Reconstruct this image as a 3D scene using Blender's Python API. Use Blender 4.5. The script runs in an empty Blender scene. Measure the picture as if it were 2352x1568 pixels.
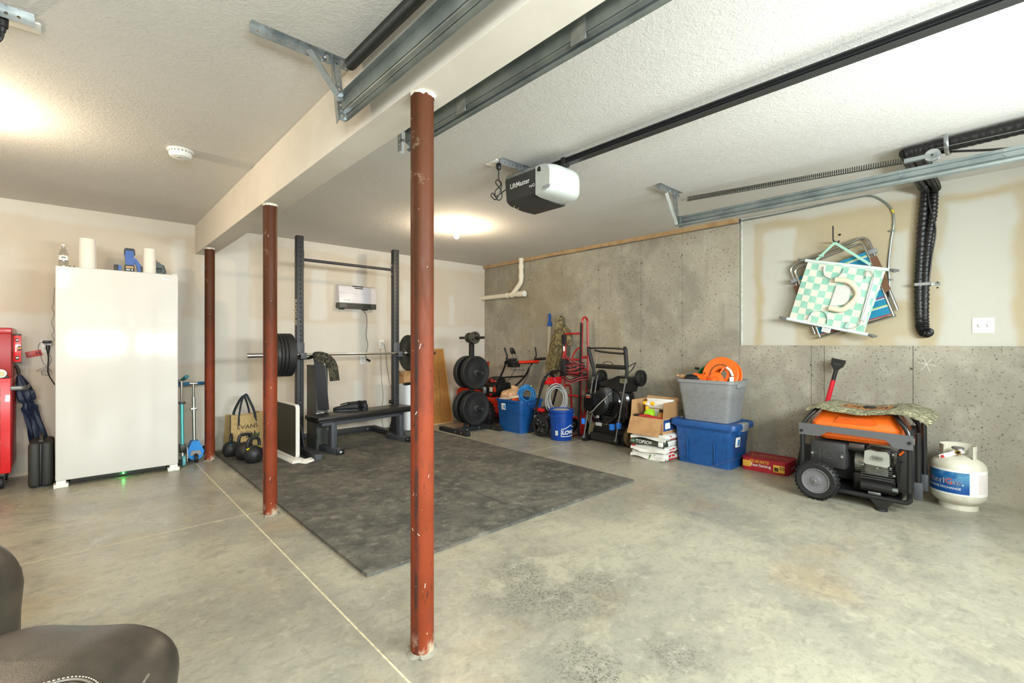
import bpy, bmesh, math, random
from mathutils import Matrix, Vector, noise as mnoise

# ------------------------------------------------------------------ camera, light, exposure
SC = bpy.context.scene
COL = SC.collection
FPX, HORIZON, CXP, EYE, YAW = 1079.3, 786.8, 1176.0, 1.19, math.radians(42.7)
cam_data = bpy.data.cameras.new('camera')
cam_data.sensor_width = 36.0
cam_data.lens = FPX / 2352.0 * 36.0
cam_data.shift_y = (HORIZON - 784.0) / 2352.0
cam_data.clip_start = 0.02
cam = bpy.data.objects.new('camera', cam_data)
COL.objects.link(cam)
cam.location = (0, 0, EYE)
cam.rotation_euler = (math.radians(90), 0, -YAW)
SC.camera = cam
SC.view_settings.view_transform = 'Standard'
SC.view_settings.look = 'None'
SC.view_settings.gamma = 1.0
SC.view_settings.use_curve_mapping = False
SC.view_settings.exposure = 0.58
SC.cycles.max_bounces = 6
SC.cycles.diffuse_bounces = 4
SC.cycles.transparent_max_bounces = 6
SC.cycles.adaptive_threshold = 0.05
SC.cycles.glossy_bounces = 3
SC.cycles.sample_clamp_indirect = 6.0
SC.cycles.caustics_reflective = False
SC.cycles.caustics_refractive = False

world = bpy.data.worlds.new('daylight')
SC.world = world
world.use_nodes = True
wb = world.node_tree.nodes['Background']
wb.inputs[0].default_value = (0.80, 0.90, 1.0, 1)
wb.inputs[1].default_value = 1.0

ROOM_L, ROOM_F, WALL_R, WALL_B, CEIL = -2.6, -1.0, 4.97, 6.06, 2.46
DOORS = ((-1.62, 0.82), (1.24, 3.68))          # the two overhead doors behind the camera
WIN_Z = (1.42, 1.90)

def area_light(name, loc, sx, sy, power, color, rot):
    d = bpy.data.lights.new(name, 'AREA')
    d.shape = 'RECTANGLE'; d.size = sx; d.size_y = sy; d.energy = power; d.color = color
    o = bpy.data.objects.new(name, d); COL.objects.link(o)
    o.location = loc; o.rotation_euler = rot
    return o
for a, b in DOORS:      # daylight coming in through the window row of each overhead door
    area_light('door_window_daylight', ((a + b) / 2, ROOM_F - 0.16, sum(WIN_Z) / 2), b - a - 0.3, WIN_Z[1] - WIN_Z[0], 210, (0.95, 0.98, 1.0), (math.radians(66), 0, 0))

def bulb_light(loc, power, color=(1.0, 0.80, 0.56), radius=0.035):
    d = bpy.data.lights.new('bulb_light', 'POINT')
    d.energy = power; d.color = color; d.shadow_soft_size = radius
    o = bpy.data.objects.new('bulb_light', d); COL.objects.link(o)
    o.location = loc
    return o

# ------------------------------------------------------------------ pixel helpers (photo frame 2352 x 1568)
SY, CY = math.sin(YAW), math.cos(YAW)
def ray(px, py):
    a, b = (px - CXP) / FPX, (HORIZON - py) / FPX
    return Vector((SY + a * CY, CY - a * SY, b))
EYEV = Vector((0, 0, EYE))
def onZ(px, py, z=0.0):
    d = ray(px, py); return EYEV + d * ((z - EYE) / d.z)
def onX(px, py, X):
    d = ray(px, py); return EYEV + d * (X / d.x)
def onY(px, py, Y):
    d = ray(px, py); return EYEV + d * (Y / d.y)

# ------------------------------------------------------------------ mesh helpers
PI = math.pi
def V(*a): return Vector(a)
def T(x=0, y=0, z=0): return Matrix.Translation((x, y, z))
def RX(d): return Matrix.Rotation(math.radians(d), 4, 'X')
def RY(d): return Matrix.Rotation(math.radians(d), 4, 'Y')
def RZ(d): return Matrix.Rotation(math.radians(d), 4, 'Z')
def SCL(x, y, z): return Matrix.Diagonal((x, y, z, 1))
I4 = Matrix.Identity(4)
rnd = random.Random(7)

_fontcache = {}
def text_data(s, bold=0.0, align='CENTER', shear=0.0, res=3):
    k = (s, bold, align, shear, res)
    if k not in _fontcache:
        c = bpy.data.curves.new('t', 'FONT'); c.body = s; c.size = 1.0; c.align_x = align; c.align_y = 'CENTER'
        c.offset = bold; c.shear = shear; c.resolution_u = res
        o = bpy.data.objects.new('t', c); COL.objects.link(o)
        dg = bpy.context.evaluated_depsgraph_get()
        me = bpy.data.meshes.new_from_object(o.evaluated_get(dg))
        _fontcache[k] = ([v.co.copy() for v in me.vertices], [tuple(p.vertices) for p in me.polygons])
        bpy.data.objects.remove(o); bpy.data.curves.remove(c); bpy.data.meshes.remove(me)
    return _fontcache[k]

class MB:
    """collects shapes; build() links them as one mesh object"""
    def __init__(s, M=None): s.bm = bmesh.new(); s.M = M or I4
    def vs(s, pts, M=None):
        m = s.M @ M if M is not None else s.M
        return [s.bm.verts.new(m @ Vector(p)) for p in pts]
    def f(s, vs):
        try: return s.bm.faces.new(vs)
        except ValueError: return None
    def mesh(s, pts, faces, M=None):
        v = s.vs(pts, M)
        for q in faces: s.f([v[i] for i in q])
        return s
    def box(s, x0, x1, y0, y1, z0, z1, bev=0.0, M=None, seg=2):
        t = bmesh.new()
        bmesh.ops.create_cube(t, size=1.0)
        for v in t.verts:
            v.co = Vector(((x0 + x1) / 2 + v.co.x * (x1 - x0), (y0 + y1) / 2 + v.co.y * (y1 - y0), (z0 + z1) / 2 + v.co.z * (z1 - z0)))
        if bev > 0:
            bmesh.ops.bevel(t, geom=list(t.edges), offset=min(bev, 0.49 * min(abs(x1 - x0), abs(y1 - y0), abs(z1 - z0))), segments=seg, affect='EDGES', profile=0.5)
        s.merge(t, M); t.free(); return s
    def merge(s, t, M=None):
        t.verts.ensure_lookup_table()
        for i, v in enumerate(t.verts): v.index = i
        nv = s.vs([v.co for v in t.verts], M)
        for q in t.faces: s.f([nv[v.index] for v in q.verts])
    def cbox(s, c, size, bev=0.0, M=None, seg=2):
        return s.box(c[0] - size[0] / 2, c[0] + size[0] / 2, c[1] - size[1] / 2, c[1] + size[1] / 2, c[2] - size[2] / 2, c[2] + size[2] / 2, bev, M, seg)
    def cyl(s, p0, p1, r0, r1=None, n=16, caps=True, M=None):
        p0, p1 = Vector(p0), Vector(p1); r1 = r0 if r1 is None else r1
        q = (p1 - p0).to_track_quat('Z', 'Y')
        a = [q @ Vector((math.cos(2 * PI * i / n), math.sin(2 * PI * i / n), 0)) for i in range(n)]
        v0 = s.vs([p0 + k * r0 for k in a], M); v1 = s.vs([p1 + k * r1 for k in a], M)
        for i in range(n): s.f([v0[i], v0[(i + 1) % n], v1[(i + 1) % n], v1[i]])
        if caps: s.f(v0[::-1]); s.f(v1)
        return s
    def bar(s, p0, p1, w, h, M=None, up=(0, 0, 1), bev=0.0):
        """rectangular bar from p0 to p1"""
        p0, p1, up = Vector(p0), Vector(p1), Vector(up)
        d = (p1 - p0); L = d.length; d.normalize()
        x = d.cross(up)
        if x.length < 1e-4: x = d.cross(Vector((0, 1, 0)))
        x.normalize(); u = x.cross(d)
        m = Matrix((( x.x, d.x, u.x, p0.x), (x.y, d.y, u.y, p0.y), (x.z, d.z, u.z, p0.z), (0, 0, 0, 1)))
        return s.box(-w / 2, w / 2, 0, L, -h / 2, h / 2, bev, (M @ m) if M is not None else m)
    def tube(s, pts, r, n=8, closed=False, caps=True, M=None, flat=None):
        P = [Vector(p) for p in pts]; N = len(P)
        rr = r if isinstance(r, (list, tuple)) else [r] * N
        tang = []
        for i in range(N):
            if closed: t = P[(i + 1) % N] - P[i - 1]
            else: t = P[min(i + 1, N - 1)] - P[max(i - 1, 0)]
            tang.append(t.normalized() if t.length > 1e-9 else Vector((0, 0, 1)))
        u = tang[0].cross(Vector((0, 0, 1)))
        if u.length < 1e-3: u = tang[0].cross(Vector((1, 0, 0)))
        u.normalize(); rings = []
        for i in range(N):
            u = (u - tang[i] * u.dot(tang[i]))
            if u.length < 1e-6: u = tang[i].orthogonal()
            u.normalize(); w = tang[i].cross(u)
            fw, fh = flat or (1, 1)
            rings.append(s.vs([P[i] + (u * math.cos(2 * PI * k / n) * fw + w * math.sin(2 * PI * k / n) * fh) * rr[i] for k in range(n)], M))
        for i in range(N if closed else N - 1):
            a, b = rings[i], rings[(i + 1) % N]
            for k in range(n): s.f([a[k], a[(k + 1) % n], b[(k + 1) % n], b[k]])
        if caps and not closed: s.f(rings[0][::-1]); s.f(rings[-1])
        return s
    def lathe(s, prof, n=28, M=None, caps=True, arc=None):
        """profile of (radius, z) turned about z"""
        full = arc is None; a0, a1 = arc or (0, 2 * PI); cnt = n if full else n + 1
        rings = [s.vs([(r * math.cos(a0 + (a1 - a0) * i / n), r * math.sin(a0 + (a1 - a0) * i / n), z) for i in range(cnt)], M) for r, z in prof]
        for a, b in zip(rings, rings[1:]):
            for i in range(n): s.f([a[i], a[(i + 1) % cnt], b[(i + 1) % cnt], b[i]])
        if caps and full: s.f(rings[0][::-1]); s.f(rings[-1])
        return s
    def prism(s, poly, d0, d1, plane='xz', M=None):
        """2-D outline pushed through a depth"""
        g = {'xz': lambda a, b, d: (a, d, b), 'xy': lambda a, b, d: (a, b, d), 'yz': lambda a, b, d: (d, a, b)}[plane]
        n = len(poly)
        v0 = s.vs([g(a, b, d0) for a, b in poly], M); v1 = s.vs([g(a, b, d1) for a, b in poly], M)
        s.f(v0[::-1]); s.f(v1)
        for i in range(n): s.f([v0[i], v0[(i + 1) % n], v1[(i + 1) % n], v1[i]])
        return s
    def grid(s, fn, nu, nv, thick=0.0, M=None, closeu=False):
        """surface fn(u,v), optionally given a thickness along its normal"""
        P = [[Vector(fn(i / nu, j / nv)) for j in range(nv + 1)] for i in range(nu + 1)]
        def lay(Q):
            vv = [s.vs(row, M) for row in Q]
            return vv
        A = lay(P)
        for i in range(nu):
            for j in range(nv): s.f([A[i][j], A[i + 1][j], A[i + 1][j + 1], A[i][j + 1]])
        if thick:
            Nn = [[None] * (nv + 1) for _ in range(nu + 1)]
            for i in range(nu + 1):
                for j in range(nv + 1):
                    du = P[min(i + 1, nu)][j] - P[max(i - 1, 0)][j]; dv = P[i][min(j + 1, nv)] - P[i][max(j - 1, 0)]
                    k = du.cross(dv); Nn[i][j] = k.normalized() if k.length > 1e-9 else Vector((0, 0, 1))
            B = lay([[P[i][j] + Nn[i][j] * thick for j in range(nv + 1)] for i in range(nu + 1)])
            for i in range(nu):
                for j in range(nv): s.f([B[i][j], B[i][j + 1], B[i + 1][j + 1], B[i + 1][j]])
            for i in range(nu):
                s.f([A[i][0], B[i][0], B[i + 1][0], A[i + 1][0]]); s.f([A[i][nv], A[i + 1][nv], B[i + 1][nv], B[i][nv]])
            for j in range(nv):
                s.f([A[0][j], A[0][j + 1], B[0][j + 1], B[0][j]]); s.f([A[nu][j], B[nu][j], B[nu][j + 1], A[nu][j + 1]])
        return s
    def ball(s, c, r, n=16, m=10, M=None, pw=1.0):
        """ellipsoid; pw < 1 makes it boxier (superellipsoid)"""
        rx, ry, rz = r if isinstance(r, (list, tuple)) else (r, r, r)
        def sg(x): return math.copysign(abs(x) ** pw, x)
        rings = []
        for j in range(1, m):
            th = -PI / 2 + PI * j / m
            rings.append(s.vs([(c[0] + rx * sg(math.cos(th)) * sg(math.cos(2 * PI * i / n)), c[1] + ry * sg(math.cos(th)) * sg(math.sin(2 * PI * i / n)), c[2] + rz * sg(math.sin(th))) for i in range(n)], M))
        lo, hi = s.vs([(c[0], c[1], c[2] - rz), (c[0], c[1], c[2] + rz)], M)
        for a, b in zip(rings, rings[1:]):
            for i in range(n): s.f([a[i], a[(i + 1) % n], b[(i + 1) % n], b[i]])
        for i in range(n):
            s.f([lo, rings[0][(i + 1) % n], rings[0][i]]); s.f([hi, rings[-1][i], rings[-1][(i + 1) % n]])
        return s
    def loft(s, rings, M=None, caps=True, closed=True):
        R = [s.vs(r, M) for r in rings]; n = len(R[0])
        for a, b in zip(R, R[1:]):
            for i in range(n if closed else n - 1): s.f([a[i], a[(i + 1) % n], b[(i + 1) % n], b[i]])
        if caps: s.f(R[0][::-1]); s.f(R[-1])
        return s
    def text(s, txt, size, M=None, bold=0.0, shear=0.0, align='CENTER', fn=None, sx=1.0, res=3):
        """flat lettering in local xz (reads from -y); fn(x,z) wraps it on a curved face"""
        vv, ff = text_data(txt, bold, align, shear, res)
        fn = fn or (lambda x, z: (x, 0, z))
        return s.mesh([fn(v.x * size * sx, v.y * size) for v in vv], ff, M)
    def build(s, name, mat, parent=None, smooth=35, label=None):
        bmesh.ops.recalc_face_normals(s.bm, faces=list(s.bm.faces))
        me = bpy.data.meshes.new(name); s.bm.to_mesh(me); s.bm.free()
        if smooth:
            me.shade_smooth(); me.set_sharp_from_angle(angle=math.radians(smooth))
        if mat is not None:
            for m in (mat if isinstance(mat, (list, tuple)) else [mat]): me.materials.append(m)
        o = bpy.data.objects.new(name, me); COL.objects.link(o)
        if parent is not None: o.parent = parent
        if label: o['label'] = label
        return o

def rrect(w, h, r, n=4, cx=0.0, cy=0.0):
    """rounded rectangle outline, counter-clockwise"""
    out = []
    for sx, sy, a0 in ((1, 1, 0), (-1, 1, 90), (-1, -1, 180), (1, -1, 270)):
        for i in range(n + 1):
            a = math.radians(a0 + 90 * i / n)
            out.append((cx + sx * (w / 2 - r) + r * math.cos(a), cy + sy * (h / 2 - r) + r * math.sin(a)))
    return out
def smooth_path(pts, k=6, closed=False):
    """Catmull-Rom through points"""
    P = [Vector(p) for p in pts]; N = len(P); out = []
    for i in range(N if closed else N - 1):
        if closed: a, b, c, d = P[i - 1], P[i], P[(i + 1) % N], P[(i + 2) % N]
        else: a, b, c, d = P[max(i - 1, 0)], P[i], P[i + 1], P[min(i + 2, N - 1)]
        for j in range(k):
            t = j / k
            out.append(0.5 * ((2 * b) + (c - a) * t + (2 * a - 5 * b + 4 * c - d) * t * t + (3 * b - a - 3 * c + d) * t ** 3))
    if not closed: out.append(P[-1])
    return out
def round_path(pts, r, k=5):
    """polyline with rounded corners (bent pipe)"""
    P = [Vector(p) for p in pts]; out = [P[0]]
    for a, b, c in zip(P, P[1:], P[2:]):
        u, w = (a - b), (c - b); q = min(r, u.length * 0.49, w.length * 0.49)
        u.normalize(); w.normalize(); s0, s1 = b + u * q, b + w * q
        for j in range(k + 1):
            t = j / k; out.append(s0 * (1 - t) ** 2 + b * 2 * t * (1 - t) + s1 * t * t)
    out.append(P[-1]); return out

def tag(o, label=None, cat=None, group=None, kind=None):
    if label: o['label'] = label
    if cat: o['category'] = cat
    if group: o['group'] = group
    if kind: o['kind'] = kind
    return o
def thing(name, label, cat, loc=(0, 0, 0), rz=0.0, group=None):
    o = bpy.data.objects.new(name, None); COL.objects.link(o)
    o.empty_display_size = 0.05
    o.location = loc; o.rotation_euler = (0, 0, math.radians(rz))
    return tag(o, label, cat, group)
def place(o, loc=None, rz=None, M=None):
    if M is not None: o.matrix_world = M
    if loc is not None: o.location = loc
    if rz is not None: o.rotation_euler = (0, 0, math.radians(rz))
    return o
def copy_tree(o, parent=None):
    c = o.copy(); COL.objects.link(c)
    if parent is not None: c.parent = parent
    for ch in list(o.children): copy_tree(ch, c)
    return c
# ------------------------------------------------------------------ materials
def lin(h):
    h = h.lstrip('#'); out = []
    for i in (0, 2, 4):
        c = int(h[i:i + 2], 16) / 255.0
        out.append(c / 12.92 if c <= 0.04045 else ((c + 0.055) / 1.055) ** 2.4)
    return (out[0], out[1], out[2], 1.0)
class NT:
    """small node-graph helper"""
    def __init__(s, name):
        s.m = bpy.data.materials.new(name); s.m.use_nodes = True
        s.t = s.m.node_tree; s.b = s.t.nodes['Principled BSDF']; s._tc = None
    def n(s, typ, **kw):
        k = s.t.nodes.new(typ)
        for a, v in kw.items(): setattr(k, a, v)
        return k
    def link(s, a, b): s.t.links.new(a, b)
    def put(s, sock, v):
        if hasattr(v, 'is_linked') or hasattr(v, 'links'): s.link(v, sock)
        else: sock.default_value = v
    @property
    def co(s):
        if s._tc is None: s._tc = s.n('ShaderNodeTexCoord').outputs['Object']
        return s._tc
    def noise(s, scale, detail=4, rough=0.55, co=None, dist=0.0, stretch=None):
        co = co or s.co
        if stretch: co = s.mapping(co, stretch)
        k = s.n('ShaderNodeTexNoise'); k.inputs['Scale'].default_value = scale; k.inputs['Detail'].default_value = detail
        k.inputs['Roughness'].default_value = rough; k.inputs['Distortion'].default_value = dist
        s.link(co, k.inputs['Vector']); return k.outputs['Fac']
    def vor(s, scale, feature='F1', co=None, out='Distance'):
        k = s.n('ShaderNodeTexVoronoi'); k.feature = feature; k.inputs['Scale'].default_value = scale
        s.link(co or s.co, k.inputs['Vector']); return k.outputs[out]
    def mapping(s, co, scale=(1, 1, 1), loc=(0, 0, 0), rot=(0, 0, 0)):
        k = s.n('ShaderNodeMapping'); k.inputs['Scale'].default_value = scale; k.inputs['Location'].default_value = loc
        k.inputs['Rotation'].default_value = rot
        s.link(co, k.inputs['Vector']); return k.outputs['Vector']
    def ramp(s, x, lo, hi, a=0.0, b=1.0, smooth=True):
        k = s.n('ShaderNodeMapRange'); k.interpolation_type = 'SMOOTHSTEP' if smooth else 'LINEAR'
        for i, v in ((1, lo), (2, hi), (3, a), (4, b)): k.inputs[i].default_value = v
        s.put(k.inputs[0], x); return k.outputs[0]
    def math(s, op, a, b=0.0):
        k = s.n('ShaderNodeMath', operation=op); s.put(k.inputs[0], a); s.put(k.inputs[1], b); return k.outputs[0]
    def mix(s, fac, a, b, mode='MIX'):
        k = s.n('ShaderNodeMix', data_type='RGBA', blend_type=mode)
        s.put(k.inputs[0], fac); s.put(k.inputs[6], a); s.put(k.inputs[7], b); return k.outputs[2]
    def xyz(s, co=None):
        k = s.n('ShaderNodeSeparateXYZ'); s.link(co or s.co, k.inputs[0]); return k.outputs
    def rect(s, u, v, u0, u1, v0, v1, e=0.04):
        r = s.math('MULTIPLY', s.ramp(u, u0 - e, u0 + e), s.ramp(u, u1 - e, u1 + e, 1, 0))
        r2 = s.math('MULTIPLY', s.ramp(v, v0 - e, v0 + e), s.ramp(v, v1 - e, v1 + e, 1, 0))
        return s.math('MULTIPLY', r, r2)
    def set(s, color=None, rough=None, metal=None, **kw):
        if color is not None: s.put(s.b.inputs['Base Color'], color)
        if rough is not None: s.put(s.b.inputs['Roughness'], rough)
        if metal is not None: s.put(s.b.inputs['Metallic'], metal)
        for k, v in kw.items(): s.put(s.b.inputs[k.replace('_', ' ')], v)
        return s
    def bump(s, h, strength=0.2, dist=0.01):
        k = s.n('ShaderNodeBump'); k.inputs['Strength'].default_value = strength; k.inputs['Distance'].default_value = dist
        s.link(h, k.inputs['Height']); s.link(k.outputs[0], s.b.inputs['Normal']); return s
_mats = {}
def M_(name, hexc, rough=0.5, metal=0.0, hex2=None, scale=30.0, lo=0.4, hi=0.7, bump=None, stretch=None, coat=0.0, spec=None, trans=None, alpha=None, emit=None):
    """plain procedural material: two colours broken up by noise, optional relief"""
    if name in _mats: return _mats[name]
    t = NT(name); c = lin(hexc)
    if hex2: col = t.mix(t.ramp(t.noise(scale, 5, 0.6, stretch=stretch), lo, hi), c, lin(hex2))
    else: col = t.mix(t.ramp(t.noise(scale, 3, 0.5), 0.3, 0.8), c, tuple(min(1, x * 0.95) for x in c[:3]) + (1,))
    t.set(col, rough, metal)
    if bump: t.bump(t.noise(bump[0], 4, 0.6), bump[1], bump[2] if len(bump) > 2 else 0.004)
    if coat: t.set(Coat_Weight=coat)
    if spec is not None: t.b.inputs['Specular IOR Level'].default_value = spec
    if trans: t.b.inputs['Transmission Weight'].default_value = trans
    if alpha is not None: t.b.inputs['Alpha'].default_value = alpha
    if emit:
        t.b.inputs['Emission Color'].default_value = lin(emit[0]); t.b.inputs['Emission Strength'].default_value = emit[1]
    _mats[name] = t.m; return t.m

def mat_floor():
    t = NT('floor_concrete')
    big = t.noise(0.9, 5, 0.55, dist=0.6)
    mid = t.noise(3.2, 6, 0.62, dist=0.8)
    fine = t.noise(38, 5, 0.7)
    c = t.mix(t.ramp(big, 0.36, 0.64), lin('#8f8b7d'), lin('#aaa592'))
    c = t.mix(t.ramp(mid, 0.5, 0.72, 0, 0.55), c, lin('#aea78f'))
    c = t.mix(t.ramp(t.noise(1.7, 4, 0.5, co=t.mapping(t.co, loc=(7, 3, 0))), 0.56, 0.74, 0, 0.4), c, lin('#a8916a'))
    c = t.mix(t.ramp(t.noise(2.4, 4, 0.7, co=t.mapping(t.co, loc=(-3, 5, 0)), dist=0.4), 0.52, 0.75, 0, 0.6), c, lin('#75736a'))
    x, y, z = t.xyz()
    # worn, speckled patches in the open bay
    w = t.co
    def blob(cx, cy, rx, ry):
        dx = t.math('MULTIPLY', t.math('SUBTRACT', x, cx), 1 / rx); dy = t.math('MULTIPLY', t.math('SUBTRACT', y, cy), 1 / ry)
        d = t.math('ADD', t.math('MULTIPLY', dx, dx), t.math('MULTIPLY', dy, dy))
        return t.ramp(d, 0.1, 1.3, 1, 0)
    wear = t.math('MAXIMUM', blob(1.72, 1.58, 0.44, 0.42), blob(1.48, 0.98, 0.36, 0.36))
    wear = t.math('MULTIPLY', wear, t.ramp(t.noise(3.5, 4, 0.6, dist=0.5), 0.36, 0.56))
    spk = t.ramp(t.noise(85, 3, 0.6, dist=1.2), 0.5, 0.6)
    c = t.mix(t.math('MULTIPLY', wear, t.math('ADD', 0.28, t.math('MULTIPLY', spk, 0.6))), c, lin('#4a473d'))
    c = t.mix(t.ramp(t.noise(11, 5, 0.72, dist=0.6, co=t.mapping(t.co, scale=(1, 1.6, 1))), 0.46, 0.7, 0, 0.42), c, lin('#6f6c60'))
    c = t.mix(t.ramp(t.noise(15, 5, 0.7, co=t.mapping(t.co, loc=(9, 4, 0))), 0.52, 0.72, 0, 0.4), c, lin('#bdb7a4'))
    c = t.mix(t.ramp(fine, 0.48, 0.72, 0, 0.4), c, lin('#6a675b'))
    c = t.mix(t.ramp(t.vor(9.0), 0.0, 0.03, 0.5, 0), c, lin('#c4c0b2'))
    r = t.ramp(mid, 0.3, 0.7, 0.24, 0.42)
    r = t.math('ADD', r, t.math('MULTIPLY', wear, 0.3))
    t.set(c, r).bump(fine, 0.08, 0.002)
    t.b.inputs['Specular IOR Level'].default_value = 0.42
    return t.m
def mat_conc_wall():
    t = NT('wall_concrete')
    co = t.n('ShaderNodeNewGeometry').outputs['Position']
    a = t.noise(1.1, 5, 0.55, co=co, dist=0.5); b = t.noise(5, 6, 0.65, co=co)
    c = t.mix(t.ramp(a, 0.35, 0.68), lin('#8e887a'), lin('#aca594'))
    c = t.mix(t.ramp(b, 0.45, 0.75, 0, 0.5), c, lin('#b9b4a4'))
    c = t.mix(t.ramp(t.noise(0.7, 4, 0.6, co=t.mapping(co, loc=(4, 2, 9))), 0.5, 0.7, 0, 0.5), c, lin('#8d7e60'))
    st = t.noise(9, 4, 0.6, co=t.mapping(co, scale=(1, 1, 0.12)))
    c = t.mix(t.ramp(st, 0.55, 0.8, 0, 0.35), c, lin('#6f695a'))
    pit = t.ramp(t.noise(58, 3, 0.6, co=t.mapping(co, scale=(1, 1, 1.2)), dist=0.7), 0.60, 0.66)
    pit2 = t.ramp(t.vor(22, co=co), 0.07, 0.12, 1, 0)
    dens = t.ramp(t.noise(2.2, 3, 0.5, co=co), 0.25, 0.6, 0.25, 1)
    p = t.math('MULTIPLY', t.math('MAXIMUM', pit, t.math('MULTIPLY', pit2, 0.6)), dens)
    c = t.mix(t.math('MULTIPLY', p, 0.85), c, lin('#453e32'))
    # chalk star drawn on the knee wall
    x, y, z = t.xyz(co)
    for ang in (12, 70, 125):
        ca, sa = math.cos(math.radians(ang)), math.sin(math.radians(ang))
        dy = t.math('SUBTRACT', y, 0.512); dz = t.math('SUBTRACT', z, 1.018)
        u = t.math('ADD', t.math('MULTIPLY', dy, ca), t.math('MULTIPLY', dz, sa))
        v = t.math('SUBTRACT', t.math('MULTIPLY', dz, ca), t.math('MULTIPLY', dy, sa))
        c = t.mix(t.math('MULTIPLY', t.rect(u, v, -0.062, 0.055, -0.0018, 0.0018, 0.002), 0.55), c, lin('#e6e2d8'))
    t.set(c, 0.82).bump(b, 0.3, 0.005)
    return t.m
def mat_drywall(name, base, mud, rects, axis, edge=0.035, second=None):
    """bare board with bands of joint compound; u along the wall, v = height (world)"""
    t = NT(name)
    co = t.n('ShaderNodeNewGeometry').outputs['Position']
    x, y, z = t.xyz(co)
    w1 = t.math('MULTIPLY', t.math('SUBTRACT', t.noise(3.0, 3, 0.5, co=co), 0.5), 0.16)
    w2 = t.math('MULTIPLY', t.math('SUBTRACT', t.noise(2.2, 3, 0.5, co=t.mapping(co, loc=(5, 5, 5))), 0.5), 0.16)
    u = t.math('ADD', x if axis == 'x' else y, w1); v = t.math('ADD', z, w2)
    m = None
    for u0, u1, v0, v1, s in rects:
        k = t.math('MULTIPLY', t.rect(u, v, u0, u1, v0, v1, edge), s)
        m = k if m is None else t.math('MAXIMUM', m, k)
    blot = t.ramp(t.noise(1.6, 4, 0.5, co=co), 0.42, 0.7, 0, 0.35)
    m = t.math('MAXIMUM', m, blot)
    c = t.mix(m, lin(base), lin(mud))
    c = t.mix(t.ramp(t.noise(25, 4, 0.6, co=co), 0.55, 0.8, 0, 0.15), c, lin('#a89c88'))
    t.set(c, 0.78).bump(t.noise(60, 4, 0.6, co=co), 0.08, 0.003)
    return t.m
def mat_ceiling():
    t = NT('ceiling_texture')
    n1 = t.noise(26, 5, 0.7, dist=1.5); n2 = t.ramp(t.noise(70, 3, 0.6, dist=0.8), 0.45, 0.65)
    h = t.math('ADD', t.ramp(n1, 0.42, 0.66), t.math('MULTIPLY', n2, 0.5))
    c = t.mix(t.ramp(t.noise(0.8, 3, 0.5), 0.3, 0.7), lin('#d2cfca'), lin('#dad7d2'))
    c = t.mix(t.ramp(n1, 0.3, 0.7, 0, 0.15), c, lin('#b5b3ae'))
    t.set(c, 0.9).bump(h, 0.24, 0.006)
    return t.m
def mat_steel_post():
    t = NT('primer_red_steel')
    co = t.co
    a = t.noise(2.2, 4, 0.55, co=t.mapping(co, scale=(1, 1, 0.6))); b = t.noise(14, 6, 0.7, co=t.mapping(co, scale=(1.4, 1.4, 0.35)))
    c = t.mix(t.ramp(a, 0.35, 0.65), lin('#6b2e18'), lin('#883b22'))
    c = t.mix(t.ramp(b, 0.48, 0.74, 0, 0.7), c, lin('#4c2b1f'))
    c = t.mix(t.ramp(t.noise(30, 5, 0.7, co=t.mapping(co, scale=(1.6, 1.6, 0.5), loc=(3, 1, 2))), 0.61, 0.67, 0, 0.75), c, lin('#241f1d'))
    x, y, z = t.xyz()
    # the dark weld seam that runs the length of the pipe
    ang = t.n('ShaderNodeMath', operation='ARCTAN2'); t.link(y, ang.inputs[0]); t.link(x, ang.inputs[1])
    s = t.math('ABSOLUTE', t.math('ADD', ang.outputs[0], math.radians(152)))
    s = t.math('MULTIPLY', t.ramp(s, 0.10, 0.28, 1, 0), t.ramp(t.noise(7, 5, 0.7, co=t.mapping(co, scale=(1, 1, 0.5))), 0.35, 0.62, 0.25, 0.9))
    c = t.mix(s, c, lin('#2a2726'))
    # shade above the window light put into the colour higher up; plaster smears
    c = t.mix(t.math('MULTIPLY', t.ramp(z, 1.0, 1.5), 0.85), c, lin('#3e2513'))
    sm = t.math('MULTIPLY', t.ramp(t.noise(9, 5, 0.65, co=t.mapping(co, loc=(1, 7, 3))), 0.58, 0.72), t.rect(z, x, 1.72, 1.98, -0.1, 0.1, 0.1))
    c = t.mix(t.math('MULTIPLY', sm, 0.7), c, lin('#b3a58c'))
    fleck = t.ramp(t.noise(95, 2, 0.5, co=t.mapping(co, scale=(1, 1, 0.45))), 0.745, 0.77)
    c = t.mix(fleck, c, lin('#d8c6ae'))
    c = t.mix(t.math('MULTIPLY', t.ramp(z, 0.0, 0.10, 1, 0), t.ramp(t.noise(18, 4, 0.6), 0.42, 0.6)), c, lin('#b9a78e'))
    t.set(c, t.ramp(b, 0.3, 0.7, 0.42, 0.65), 0.0).bump(b, 0.15, 0.002); t.b.inputs['Specular IOR Level'].default_value = 0.16
    return t.m
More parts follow.
